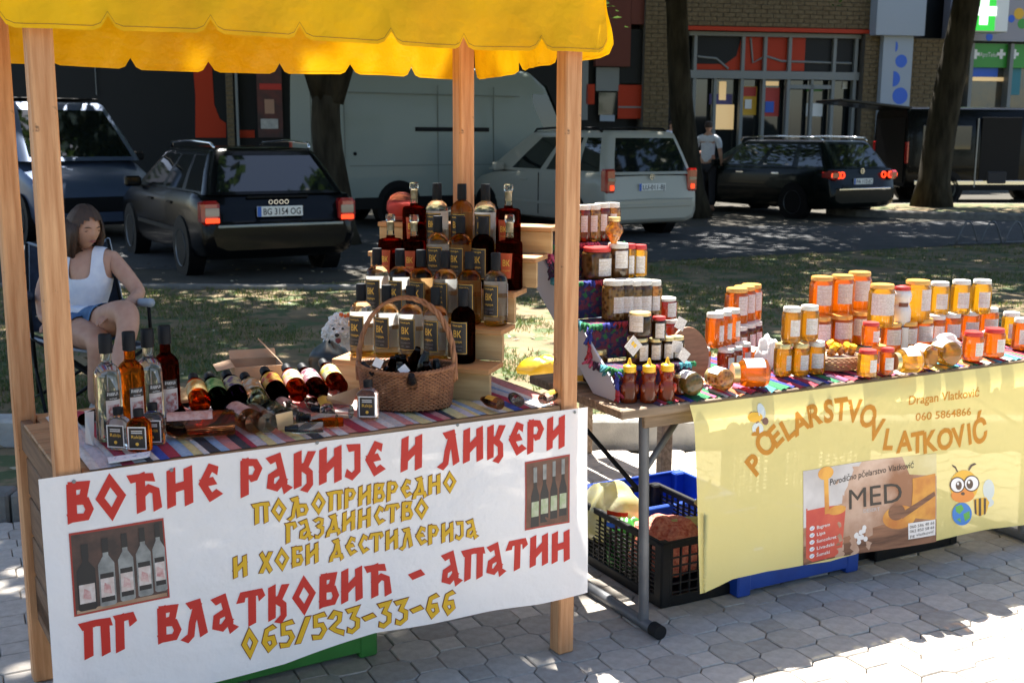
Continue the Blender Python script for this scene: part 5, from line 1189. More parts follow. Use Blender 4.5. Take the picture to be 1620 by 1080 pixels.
# vase jar
vj = empty('vase_jar'); MB().lathe([(0,.001),(.016,.001),(.014,.006),(.011,.012),(.02,.03),(.031,.048),(.032,.058),(.026,.07),(.018,.078),(.018,.09)],22).obj('filled_glass', M['hnut'], parent=vj, smooth=True); MB().lathe([(.0215,.086),(.0225,.088),(.0215,.1),(0,.101)],20).obj('lid', M['lidg'], parent=vj, smooth=True, angle=40)
p = along(Hp(0,.455,0)+Vector((0,0,1.21)), hu, 971); place(vj, Vector((p.x,p.y,HT+.339+.1105)), 0, 'little vase-shaped jar with a gold lid on top of a white-lidded jar', 'jar')
# paper tags on strings
for i, (px, py, a) in enumerate(((1002,547,.785),(1077,512,.5),(1082,562,.7),(1070,548,.2))):
    q = hloc(px, py, .9); s_ = .024 if i == 0 else .019; P0 = on_plane(px, py, Hp(0,[.06,.13,.08,.10][i],0), Vector((-hv.x,-hv.y,0)))
    o = MB().box((0,0,0),(s_*2,.0012,s_*2)).obj('paper_tag', M['plabel']); o.matrix_world = Matrix.Translation(P0) @ Matrix.Rotation(.5,4,'Z') @ Matrix.Rotation(a,4,'Y')
    if i == 0:
        for dz in (0,1): MB().box((-.008+dz*.012,-.0012,.004),(.009,.001,.012)).obj('bee_print', M['lidy'], parent=o)
    tag(o, ['diamond paper tag printed with bees before the dark preserve jars','white paper tag at the right upper edge of the display','curled white paper tag hanging beside the small jars','white paper tag between the small dark jars'][i], 'tag', 'paper tags')
# dark round wooden disc leaning behind the tagged jars
dc = MB().lathe([(0,-.008),(.11,-.008),(.113,0),(.11,.008),(0,.008)],36).obj('wooden_disc', mat('dark wood disc',(.2,.08,.035),(.3,.14,.07),rough=.5,scale=9,stretch=(1,8,1)), smooth=True, angle=40)
dc.matrix_world = HM @ Matrix.Translation((.40,.20,HT+.095)) @ Matrix.Rotation(R_(78),4,'X') @ Matrix.Scale(.72,4) @ Matrix.Scale(1.2,4,(0,1,0)); tag(dc, 'dark oval wooden disc leaning at the right side of the jar display', 'wooden disc')
# bear bottles
def bear():
    root = empty('bear_bottle'); mb = MB()
    mb.lathe([(0,.001),(.026,.001),(.0275,.006),(.026,.02),(.027,.035),(.026,.05),(.022,.062),(.0195,.067),(.0225,.074),(.0235,.083),(.021,.092),(.015,.098),(.014,.104)],22,sy=.85)
    mb.lathe([(0,-.008),(.006,-.006),(.008,0),(.006,.006),(0,.008)],8,c=(-.019,0,.094)); mb.lathe([(0,-.008),(.006,-.006),(.008,0),(.006,.006),(0,.008)],8,c=(.019,0,.094))
    mb.lathe([(0,-.006),(.006,-.004),(.007,0),(.005,.005),(0,.006)],8,c=(0,-.021,.080)); mb.lathe([(0,-.02),(.008,-.014),(.010,0),(.008,.012),(0,.016)],8,c=(-.021,-.011,.045)); mb.lathe([(0,-.02),(.008,-.014),(.010,0),(.008,.012),(0,.016)],8,c=(.021,-.011,.045))
    mb.obj('bear_body', M['hrd'], parent=root, smooth=True, angle=60, kind='thing')
    mb = MB().lathe([(.021,.098),(.0215,.1),(.021,.117),(.019,.119),(.012,.121),(.007,.125),(.0045,.137),(.003,.141),(0,.1415)],20); mb.obj('cap', M['lidy'], parent=root, smooth=True, angle=40); return root
for i, (px, py) in enumerate(((996,640),(1027,640),(1056,638))):
    b = KIT.get('bear', bear); p = at(px, py-2, HZ+.003); place(b, Vector((p.x,p.y+.025,HZ+.003)), .15, ['leftmost of the three honey bear bottles with yellow nozzle caps','middle one of the three honey bear bottles','rightmost of the three honey bear bottles, touching the small jar'][i], 'honey bottle', 'bear-shaped honey bottles')
# lying jars
def lying_jar(px, py, rpx, lpx, content, m_paper, lab, d=(-.9,.45,0), facets=24, paper=True):
    p = at(px, py, HT); k = p.y/FPX; R = rpx*k; L = lpx*k; root = empty('jar')
    MB().lathe([(0,.001),(R*.7,.001),(R*.95,L*.06),(R,L*.18),(R,L*.62),(R*.86,L*.76),(R*.62,L*.84)],facets).obj('filled_glass', M[content], parent=root, smooth=facets > 12, angle=60)
    MB().lathe([(R*.62,L*.82),(R*.72,L*.84),(R*.72,L),(0,L)],20).obj('lid', M['lidg'], parent=root, smooth=True, angle=40)
    if paper:
        mb = MB(); arc_label(mb, R+.001, L*.16, L*.7, -1.0, 1.0, 0, 12); mb.obj('paper_label', m_paper, parent=root)
    lie(root, Vector((p.x,p.y+R*.8,HT+R)), d, lab, grp='honey jars lying on their side'); root['category'] = 'jar'
M['wpaper'] = mat('white paper',(.78,.77,.75),rough=.6)
lying_jar(1103, 630, 19, 44, 'hfruit', M['wpaper'], 'lying round jar of mixed green fruit with white paper on top', (-.5,.85,0)); lying_jar(1153, 622, 18, 44, 'hnut', M['wpaper'], 'lying jar of golden nuts in honey with white paper on top', (-.5,.85,0)); lying_jar(1218, 615, 23, 60, 'hor', M['wpaper'], 'wide lying jar of clear orange honey near the table edge', (-1,-.1,0))
lying_jar(1458, 592, 20, 46, 'hyl', M['wpaper'], 'lying yellow honey jar with a broad white label', (-1,-.25,0)); lying_jar(1481, 587, 19, 44, 'hbrn2' if 'hbrn2' in M else 'hgd', M['wpaper'], 'lying six-sided honey jar with its base to the front', (-.55,.83,0), 8); lying_jar(1513, 583, 20, 44, 'hgd', M['wpaper'], 'lying round honey jar with its base to the front and white paper on top', (-.3,.95,0)); lying_jar(1205, 578, 13, 30, 'hor', M['wpaper'], 'small lying honey jar under the white napkin', (-.6,.8,0))
J = [  # px, y of the foot, level, width, height, content, lid, label text, lying label angle
 (1111,592,0,31,40,'hor','w','orange jar with white lid beside the wooden disc',(.3,1.1)),(1150,592,0,30,38,'hrd','w','red honey jar at the front of the lower white-lidded three',(.1,.9)),(1163,588,0,28,38,'hrd','w','red honey jar in the middle of the lower white-lidded three',(.1,.9)),(1176,584,0,28,40,'hrd','w','red honey jar at the back of the lower white-lidded three',(.1,.9)),
 (1132,553,.080,31,56,'hor','w','tall orange honey jar at the front of the stacked white-lidded three',(.35,1.1)),(1145,549,.080,30,54,'hor','w','tall orange honey jar in the middle of the stacked white-lidded three',(.35,1.1)),(1158,545,.080,30,54,'hor','w','tall orange honey jar at the back of the stacked white-lidded three',(.35,1.1)),
 (1168,566,0,36,48,'hdk','w','dark jar under the tall gold-lidded stack, at the front',(.2,.9)),(1182,561,0,34,46,'hdk','w','dark jar under the tall gold-lidded stack, in the middle',(.2,.9)),(1193,557,0,32,46,'hdk','w','dark jar under the tall gold-lidded stack, at the back',(.2,.9)),
 (1167,518,.103,38,58,'hor','o','large orange jar with gold lid at the front of the tall stack',(.0,1.0)),(1179,514,.103,37,58,'hor','o','large orange jar with gold lid in the middle of the tall stack',(.0,1.0)),(1190,510,.103,36,58,'hor','o','large orange jar with gold lid at the back of the tall stack',(.0,1.0)),
 (1240,598,0,29,52,'hgd','g','greenish gold jar at the left of the lower trio beside the basket of little jars',(.2,.9)),(1268,597,0,29,52,'hgd','g','greenish gold jar in the middle of the lower trio beside the basket',(-.2,.8)),(1293,594,0,29,52,'hgd','w','greenish gold jar at the right of the lower trio, touching the basket',(-.7,.7)),
 (1254,545,.118,32,56,'hgd','w','greenish gold jar on the left atop the trio',(-.3,.8)),(1282,542,.118,31,55,'hgd','w','greenish gold jar on the right atop the trio',(-.5,.8)),
 (1300,556,0,38,52,'hor','o','orange jar under the large gold-lidded three, at the left',(-.8,.8)),(1334,553,0,38,52,'hor','o','orange jar under the large gold-lidded three, in the middle',(-.8,.8)),(1364,548,0,38,52,'hor','o','orange jar under the large gold-lidded three, at the right',(-.8,.8)),
 (1302,504,.120,39,63,'hor','o','leftmost of the three large orange jars at the back of the table',(-.6,.7)),(1335,501,.120,39,63,'hor','o','middle one of the three large orange jars at the back of the table',(-.6,.7)),(1362,497,.120,39,63,'hor','o','rightmost of the three large orange jars at the back of the table',(-.6,.7)),
 (1375,599,0,32,43,'hyl','r','yellow honey jar with red lid at the table edge',(.0,.9)),(1405,595,0,24,43,'hor','r','narrow orange jar with red lid at the table edge',(-.5,.8)),(1380,550,.090,29,38,'hor','r','orange jar with red lid stacked above the red-lidded pair',(.0,.9)),(1392,588,0,26,40,'hor','o','gold-lidded orange jar half hidden behind the red-lidded pair',(-.4,.4)),
 (1413,562,0,34,48,'hor','o','orange jar under the big wide-labelled jar',(-.7,.8)),(1438,560,0,34,48,'hor','o','orange jar in the middle of the low row behind the lying jars',(-.7,.8)),(1463,557,0,34,50,'hor','o','orange jar under the large upright jar beside the ceramic jug',(-.7,.8)),
 (1398,521,.108,42,68,'hyl','o','large yellow honey jar with a very wide label, left of the ceramic jug',(-1.1,.9)),(1455,513,.110,42,67,'hyl','o','large yellow honey jar right of the ceramic jug',(.0,1.0)),
 (1484,548,0,30,46,'hor','w','orange jar behind the lying six-sided jar',(-.5,.6)),(1508,545,0,31,46,'hor','w','orange jar first under the pale yellow three',(-.7,.8)),(1537,541,0,31,46,'hor','w','orange jar second under the pale yellow three',(-.7,.8)),(1567,537,0,32,48,'hor','w','orange jar third under the pale yellow three',(-.7,.8)),
 (1489,501,.112,31,53,'hyl','w','pale yellow jar leftmost of the three on the back row',(-.6,.6)),(1523,500,.112,31,53,'hyl','w','pale yellow jar in the middle of the three on the back row',(-.6,.6)),(1556,499,.112,32,53,'hyl','w','pale yellow jar rightmost of the three on the back row',(-.6,.6)),
 (1543,574,0,32,46,'hor','r','orange jar with red lid right of the lying round jar',(-.1,.9)),(1577,568,0,33,45,'hor','r','orange jar with red lid nearest the right end of the table edge',(-.1,.9)),(1602,547,0,29,50,'hyl','w','yellow jar with white lid behind the last red-lidded one',(-.6,.7)),(1619,556,0,28,50,'hor','w','orange jar cut by the right edge of the photo',(-.6,.7)),
]
for px, py, lev, w_, h_, c_, l_, lab, ang in J: put(px, py, lev, w_, h_, c_, l_, lab, 0, (.2,.66) if l_ != 'o' else (.3,.8), ang)
# ceramic jug with a red lid
jg = empty('ceramic_jug'); M['ceram'] = mat('white glazed ceramic',(.78,.76,.72),rough=.2)
MB().lathe([(0,.001),(.03,.001),(.036,.02),(.036,.06),(.03,.078),(.026,.084),(.034,.1),(.036,.12),(.03,.136),(.024,.142)],22).obj('jug_body', M['ceram'], parent=jg, smooth=True); MB().lathe([(.03,.139),(.031,.142),(.028,.152),(.01,.157),(0,.158)],20).obj('lid', M['lidr'], parent=jg, smooth=True, angle=40)
mb = MB(); arc_label(mb, .0312, .076, .092, -.7, .5, 0, 8); mb.obj('painted_band', M['lcopper'] if False else mat('brown glaze',(.16,.05,.03),rough=.3), parent=jg); MB().lathe([(0,0),(.045,0),(.048,.02),(.046,.1),(0,.102)],20).obj('stand_block', M['ceram'], parent=jg)
for ch in jg.children:
    if not ch.name.startswith('stand_block'): ch.location.z = .1035
p = at(1426,560,HT); place(jg, Vector((p.x+.01,p.y+.06,HT)), 0, 'white ceramic jug with brown band and red lid between the two largest jars', 'jug')
# wicker bowl of little jars
wb = empty('wicker_bowl'); p = at(1322,590,HT); wb.location = (p.x+.01, p.y+.085, HT); tag(wb, 'low wicker bowl full of little yellow-capped jars and nuts', 'basket'); mb = MB()
for k_ in range(9):
    t = (k_+.5)/9; mb.tube([((.085*(1+.15*t)+.002*math.cos(math.pi*(i+k_)))*math.cos(2*math.pi*i/56),(.07*(1+.15*t)+.002*math.cos(math.pi*(i+k_)))*math.sin(2*math.pi*i/56),.004+.05*t) for i in range(56)], .0028, 5, closed=True)
mb.obj('woven_side', mat('pale wicker',(.4,.22,.11),(.55,.34,.18),rough=.6,scale=60), parent=wb, smooth=True); MB().lathe([(0,.03),(.07,.034),(.085,.05)],24,sy=.8).obj('filling', mat('walnut heap',(.35,.17,.09),(.75,.6,.48),rough=.7,scale=38,bump=1,bscale=40), parent=wb, smooth=True)
def tiny(): root = empty('tiny_jar'); MB().lathe([(0,.001),(.012,.001),(.014,.004),(.014,.022),(.011,.027)],14).obj('filled_glass', M['hnut'], parent=root, smooth=True); MB().lathe([(.0135,.025),(.014,.027),(.0135,.037),(0,.0375)],14).obj('cap', M['lidy'], parent=root, smooth=True, angle=40); return root
for i, (a, b_, c_) in enumerate(((-.06,.02,.05),(-.035,.045,.055),(.0,.0,.058),(.02,.05,.06),(.05,.04,.058),(.065,.0,.052),(.03,-.02,.056),(-.02,-.025,.05),(-.055,-.02,.046))):
    t_ = KIT.get('tiny', tiny); place(t_, Vector((p.x+.01+a, p.y+.085+b_, HT+c_)), 0, 'tiny jar with yellow cap in the wicker bowl', 'jar', 'tiny jars in the wicker bowl', mtx=Matrix.Translation((p.x+.01+a, p.y+.085+b_, HT+c_)) @ Matrix.Rotation(rr.gauss(0,.3),4,'X') @ Matrix.Rotation(rr.gauss(0,.3),4,'Y'))
# crumpled white napkins
def crumple(name, c_, s_, m, lab, cat, seed, seg=20, rows_=11, amp=.22, top=1.0, parent=None):
    r = random.Random(seed); A = [(r.uniform(1,5),r.uniform(0,6),r.uniform(1,4),r.uniform(0,6)) for _ in range(7)]
    def f(i, j):
        th_ = 2*math.pi*i/seg; ph_ = math.pi*j/(rows_-1); d = Vector((math.sin(ph_)*math.cos(th_), math.sin(ph_)*math.sin(th_), math.cos(ph_)))
        n_ = sum(math.sin(a*d.x*2+b)*math.cos(c2*d.y*2+d_+d.z*a) for a,b,c2,d_ in A)/7
        k = 1+amp*n_*2; z = d.z*k; z = max(z,-.5)
        return (c_[0]+s_[0]*d.x*k, c_[1]+s_[1]*d.y*k, c_[2]+s_[2]*(z+.5))
    mb = MB(); mb.grid(f, seg, rows_, True); o = mb.obj(name, m, smooth=True, parent=parent)
    if lab: tag(o, lab, cat)
    return o
M['napkin'] = sheet('white tissue',(.82,.81,.8),.3,gloss=.02)
p = at(1222,585,HT); crumple('white_napkin', (p.x,p.y+.06,HT), (.05,.04,.07), M['napkin'], 'crumpled white napkin left of the greenish gold jars', 'napkin', 3, 26, 14, .3)
p = at(1502,560,HT); crumple('white_napkin', (p.x,p.y+.04,HT+.02), (.05,.035,.035), M['napkin'], 'crumpled white paper over the lying jars before the back row', 'napkin', 8, 22, 12, .3)
p = at(1562,548,HT); crumple('white_napkin', (p.x,p.y+.03,HT+.015), (.022,.02,.03), M['napkin'], 'small white paper between the last two red-lidded jars', 'napkin', 5, 16, 9, .3)
pk = empty('carton'); p = at(916,606,HT); pk.location = (p.x,p.y+.05,HT); MB().box((0,0,.045),(.07,.05,.09),.002).obj('carton_body', M['wpaper'], parent=pk); MB().box((0,-.0262,.07),(.066,.002,.02)).obj('blue_band', M['bluep'], parent=pk); MB().box((0,-.0262,.012),(.066,.002,.02)).obj('yellow_band', M['lidy'], parent=pk); tag(pk, 'white carton with blue and yellow bands behind the stall post', 'carton')
p = at(935,560,HT); pk2 = MB().box((p.x+.02,p.y+.1,HT+.065),(.05,.02,.13),.002).obj('blue_packet', mat('blue picture packet',(.05,.2,.45),(.5,.6,.65),rough=.5,scale=22)); tag(pk2, 'blue and white packet leaning behind the brown jars', 'packet')
# ================================================================ crates, bags and bench on the ground
def crate(name, loc, rz, L, W, H, m, lab, cat, mesh_rows=5, cols_=12, foot=False, rib=.006):
    root = empty(name, loc, rz); tag(root, lab, cat); 
    for sx_, nm in ((-1,'end'),(1,'end')):
        mb = MB(); x = sx_*L/2
        mb.box((x,0,H-.012),(.018,W,.024),.003); mb.box((x,0,.02),(.014,W,.04),.003)
        n = int(cols_*W/L)
        for i in range(n+1): mb.box((x,-W/2+W*i/n,H*.5),(.008,rib,H*.9))
        for j in range(mesh_rows): mb.box((x,0,.05+(H-.08)*j/mesh_rows),(.007,W-.01,rib*.8))
        mb.obj('end_wall', m, parent=root, kind='stuff')
    for sy_ in (-1,1):
        mb = MB(); y = sy_*W/2
        mb.box((0,y,H-.012),(L,.018,.024),.003); mb.box((0,y,.02),(L,.014,.04),.003)
        for i in range(cols_+1): mb.box((-L/2+L*i/cols_,y,H*.5),(rib,.008,H*.9))
        for j in range(mesh_rows*2): mb.box((0,y,.05+(H-.08)*j/(mesh_rows*2)),(L-.01,.007,rib*.7))
        mb.obj('side_wall', m, parent=root, kind='stuff')
    for sx_ in (-1,1):
        for sy_ in (-1,1): o = MB().box((0,0,0),(.045,.045,H-.002),.006).obj('corner_post', m, parent=root); o.location = (sx_*(L/2-.012),sy_*(W/2-.012),H/2)
    o = MB().box((0,0,0),(L-.02,W-.02,.01)).obj('floor_plate', m, parent=root); o.location = (0,0,.01)
    return root
M['crblk'] = mat('black crate plastic',(.005,.005,.006),(.009,.009,.010),rough=.5,spec=.25,scale=12); M['crblue'] = mat('blue crate plastic',(.01,.05,.3),(.015,.07,.38),rough=.4,scale=8); M['crgrn'] = mat('green crate plastic',(.03,.16,.03),(.04,.22,.04),rough=.45,scale=8)
ha = math.atan2(hu.y,hu.x)
c1 = at(1046,962); crate('black_crate', Hp((HM.inverted()@c1).x+.19, (HM.inverted()@c1).y+.29, 0), ha+math.pi/2, .58, .38, .235, M['crblk'], 'black mesh crate holding bags at the left end under the honey table', 'crate', 5, 16)
BCx = (HM.inverted()@c1)
crA = Hp(BCx.x+.19, BCx.y+.29, 0)
def solid_crate(name, loc, rz, L, W, H, m, lab, slots=0):
    root = empty(name, loc, rz); tag(root, lab, 'crate')
    for sy_ in (-1,1): MB().box((0,sy_*W/2,H/2+.01),(L,.012,H-.02),.003).obj('side_wall', m, parent=root); MB().box((0,sy_*(W/2+.004),H-.012),(L+.02,.02,.02),.004).obj('side_rim', m, parent=root)
    for sx_ in (-1,1): MB().box((sx_*L/2,0,H/2+.01),(.012,W-.014,H-.02),.003).obj('end_wall', m, parent=root)
    for sx_ in (-1,1):
        for sy_ in (-1,1): MB().box((sx_*(L/2-.02),sy_*(W/2-.015),H/2),(.06,.05,H-.002),.006).obj('corner_post', m, parent=root)
    MB().box((0,0,.02),(L-.02,W-.02,.012)).obj('floor_plate', m, parent=root); return root
c2 = HM.inverted()@at(1180,942); solid_crate('blue_crate', Hp(c2.x+.24, c2.y+.19, 0), ha, .55, .38, .16, M['crblue'], 'blue plastic crate standing behind the yellow banner beside the black one')
q_ = HM.inverted()@at(1030,800,.2); solid_crate('blue_crate', Hp(c2.x+.10, c2.y+.70, 0), ha, .5, .36, .18, M['crblue'], 'blue plastic crate behind the black crate under the rear of the honey table')
c3 = HM.inverted()@at(1296,910); crate('black_crate', Hp(c3.x+.20, c3.y+.2, 0), ha, .4, .3, .20, M['crblk'], 'low black crate behind the honey picture of the yellow banner', 'crate', 4, 10)
c4 = HM.inverted()@at(1398,895); crate('black_crate', Hp(c4.x+.22, c4.y+.2, 0), ha, .42, .3, .20, M['crblk'], 'black crate behind the bee end of the yellow banner', 'crate', 4, 10)
c5 = HM.inverted()@at(1245,800); crate('black_crate', Hp(c3.x+.42, c3.y+.62, 0), ha, .5, .34, .36, M['crblk'], 'tall black crate stack seen through the yellow banner', 'crate', 8, 12)
# green crate and yellow thing under the wooden stall
c6 = SM.inverted()@at(597,1035); solid_crate('green_crate', S(c6.x-.26, c6.y+.17, 0), math.atan2(su.y,su.x), .5, .33, .2, M['crgrn'], 'green plastic crate under the white banner')
lb = MB().box((0,0,0),(.09,.001,.035)).obj('paper_sticker', M['wpaper']); lb.matrix_world = SM @ Matrix.Translation((c6.x-.42,c6.y-.012,.09)); tag(lb,'white paper sticker on the green crate','sticker')
c7 = SM.inverted()@at(330,1080,.1); yb2 = empty('yellow_crate', S(c7.x-.06,c7.y+.2,0), math.atan2(su.y,su.x)); MB().box((0,0,.09),(.2,.2,.18),.01).obj('crate_body', mat('yellow crate plastic',(.6,.38,.02),rough=.4), parent=yb2); MB().box((0,0,.19),(.21,.21,.016),.004).obj('crate_rim', M['lidy'], parent=yb2); tag(yb2,'yellow plastic box just showing below the white banner','crate')
# bags in the black crate
cx_ = crA
M['film'] = sheet('pale yellow film bag',(.72,.66,.28),.45,.05,col2=(.8,.78,.6),scale=9,rough=.2,gloss=.12)
o = crumple('shopping_bag', (cx_.x-.16,cx_.y+.10,.10), (.12,.11,.14), M['film'], 'yellow and white plastic shopping bag with red and blue print in the black crate', 'bag', 12, 30, 20, .22)
for (dx, dy, dz, sx_, m_, nm) in ((-.16,-.045,.235,.07,'redp','red_print'),(-.17,-.06,.195,.055,'bluep','blue_print')):
    mb = MB(); mb.grid(lambda i, j: (cx_.x+dx+sx_*(i/6-.5)*1.1, cx_.y+dy-.012*math.sin(math.pi*i/6), dz+.016*j-.01*(i/6)), 7, 2); q = mb.obj(nm, M[m_], parent=o)
net = mat('red net sack',(.5,.07,.04),(.75,.3,.2),rough=.5,scale=60,bump=1,bscale=120)
crumple('net_sack', (cx_.x+.02,cx_.y-.08,.06), (.14,.13,.12), net, 'red net sack filling the right of the black crate', 'sack', 21, 30, 18, .16)
crumple('green_bag', (cx_.x-.12,cx_.y-.02,.02), (.08,.07,.13), mat('green film',(.04,.2,.03),rough=.3), 'green plastic bag in the front of the black crate', 'bag', 6, 20, 12, .2)
# corn-like leaves hanging out of the blue crate
mb = MB()
for (a, b_, c_) in (((0,0,.2),(-.12,.02,.19),(-.22,-.02,.20)),((0,0,.2),(-.08,.03,.26),(-.03,.08,.33)),((0,0,.2),(.1,-.03,.17),(.2,-.03,.14)),((0,0,.2),(.08,0,.14),(.18,.02,.1))):
    mb.tube([Vector(a),Vector(b_),Vector(c_)],[.016,.02,.004],6)
o = mb.obj('leaf_bunch', sheet('pale leek leaf',(.62,.6,.25),.4), smooth=True); p_ = Hp(c2.x+.0,c2.y+.15,0); o.location = (p_.x,p_.y,.03); tag(o,'pale green leaf bunch lying over the blue crate behind the yellow banner','vegetables')
# bench with a yellow bag behind the stalls
bn = empty('low_bench', (0,0,0)); p0, p1 = at(812,590,.42), at(905,628,.42)
d = (p1-p0); bn.matrix_world = Matrix.Translation(((p0.x+p1.x)/2+.25,(p0.y+p1.y)/2+.02,0)) @ Matrix.Rotation(math.atan2(d.y,d.x),4,'Z')
for i in range(3): o = MB().box((0,0,0),(.9,.10,.025),.004).obj('seat_plank', mat('pale bench plank',(.55,.42,.28),(.68,.55,.4),rough=.7,scale=8,stretch=(.6,8,8)) if i == 0 else bpy.data.materials['pale bench plank'], parent=bn); o.location = (.1,.0+i*.115,.42)
for x_ in (-.25,.45): o = MB().box((0,0,0),(.045,.06,.405),.004).obj('leg', M['woodold'], parent=bn); o.location = (x_,.11,.2025)
tag(bn, 'low pale plank bench behind the gap between the two stalls', 'bench')
p = at(850,592,.44); crumple('yellow_bag', (p.x+.03,p.y+.06,.435), (.13,.08,.055), sheet('yellow film bag',(.9,.66,.03),.4,rough=.25,gloss=.1), 'crumpled bright yellow plastic bag lying on the low bench', 'bag', 15, 24, 12, .25)
p = at(1228,600); 
# ================================================================ parked cars
def paint(name, c, met=.0, rough=.25): return mat(name, c, rough=rough, metal=met, coat=.18, spec=.12)
M['tyre'] = mat('tyre',(.006,.006,.006),rough=.85,spec=.15); M['rimm'] = mat('alloy rim',(.2,.21,.22),rough=.4,metal=.5); M['carglass'] = mat('tinted car glass',(.006,.009,.009),rough=.03,spec=.8,coat=.2); M['trim'] = mat('black trim',(.005,.005,.006),rough=.6,spec=.2)
M['tail'] = mat('tail lamp red',(.4,.01,.008),rough=.15,coat=1); M['tailglint'] = lit('tail lamp sun glint glow',(.9,.05,.01),.5); M['tailclr'] = mat('tail lamp clear',(.22,.18,.15),rough=.1,coat=1); M['plate'] = mat('plate white',(.78,.78,.74),rough=.4); M['plateblue'] = mat('plate blue',(.02,.12,.5),rough=.4); M['chrome'] = mat('chrome',(.7,.72,.75),rough=.12,metal=1); M['head'] = mat('head lamp',(.4,.42,.44),rough=.08,coat=1,metal=.4)  # red lens spots emit in place of sunlight reflected by the lamp glass
def outl(x0, x1, hy, r, side_br):
    """closed plan outline counter-clockwise, starting at the rear right; returns points and tags"""
    P = []; T = []
    def arc(cx, cy, a0, a1, n):
        for i in range(n): a = a0+(a1-a0)*i/n; P.append((cx+r*math.cos(a), cy+r*math.sin(a))); T.append('corner')
    arc(x0+r, -hy+r, math.pi, 1.5*math.pi, 3)
    fr = side_br
    for i in range(len(fr)-1): P.append((x0+r+(x1-x0-2*r)*fr[i], -hy)); T.append('R%d' % i)
    arc(x1-r, -hy+r, 1.5*math.pi, 2*math.pi, 3)
    for i in range(6): P.append((x1, (-hy+r)+(2*hy-2*r)*i/6)); T.append('front')
    arc(x1-r, hy-r, 0, .5*math.pi, 3)
    for i in range(len(fr)-1): P.append((x0+r+(x1-x0-2*r)*fr[-1-i], hy)); T.append('L%d' % (len(fr)-2-i))
    arc(x0+r, hy-r, .5*math.pi, math.pi, 3)
    for i in range(6): P.append((x0, (hy-r)-(2*hy-2*r)*i/6)); T.append('rear')
    return P, T
def wheel(root, x, y, R, w_, side, spokes=10):
    wh = MB().at((x,y,R),0,math.pi/2).lathe([(R*.66,-w_/2),(R*.93,-w_/2),(R,-w_/2+.02),(R,w_/2-.02),(R*.93,w_/2),(R*.66,w_/2)],28,caps=False).obj('wheel', M['tyre'], parent=root, smooth=True, angle=50)
    mb = MB().at((x,y+side*.02,R),0,math.pi/2); mb.lathe([(R*.60,w_/2-.03),(R*.67,w_/2),(R*.67,-w_/2),(R*.60,-w_/2+.03)],28,caps=False)
    for s_ in (-1,1): pass
    q = side; 
    mb.M = Matrix.Translation((x,y+q*(w_/2-.03),R)) @ Matrix.Rotation(math.pi/2,4,'X')
    mb.lathe([(0,-.012),(R*.16,-.012),(R*.16,.012),(0,.012)],16)
    for k in range(spokes):
        a = 2*math.pi*k/spokes; mb.M = Matrix.Translation((x,y+q*(w_/2-.03),R)) @ Matrix.Rotation(math.pi/2,4,'X') @ Matrix.Rotation(a,4,'Z'); mb.box((R*.38,0,0),(R*.5,R*.085,.02))
    mb.obj('rim', M['rimm'], parent=wh, smooth=True, angle=40); return wh
def plate(root, x, z, text, y=0, w_=.52):
    pl = MB().box((0,0,0),(.012,w_,.112),.004).obj('number_plate', M['plate'], parent=root); pl.location = (x,y,z)
    MB().box((-.0075,w_/2-.025,0),(.002,.045,.108)).obj('blue_strip', M['plateblue'], parent=pl)
    vs, fs, wd = text_outline(text, 1.0, .01); mb = MB(); k = (w_-.09)/wd
    mb.add([(-.0078, w_/2-.065-v[0]*k, -.035+v[1]*.098) for v in vs], fs); mb.obj('plate_lettering', M['trim'], parent=pl)
def loft_body(root, st_, m, name='body'):
    """st_: stations (x, half width, z bottom, z shoulder, z middle top)"""
    def ring(s_):
        x, w_, zb, zs, zt = s_; h = zs-zb
        half = [(0,zb),(w_*.8,zb),(w_*.95,zb+.05),(w_,zb+.16),(w_*1.0,zb+h*.5),(w_*1.0,zs-.16 if h > .3 else zs-h*.3),(w_*.985,zs-.05),(w_*.955,zs),(w_*.6,zt-.008),(0,zt)]
        return [(x,-y,z) for y,z in half]+[(x,y,z) for y,z in reversed(half[1:-1])]
    R = [ring(s_) for s_ in st_]; n = len(R[0]); mb = MB(); mb.grid(lambda i, j: R[j][i], n, len(R), True)
    mb.add(R[0], [tuple(reversed(range(n)))] if False else [tuple(range(n))]); mb.add(R[-1], [tuple(reversed(range(n)))])
    return mb.obj(name, m, parent=root, smooth=True, angle=42)
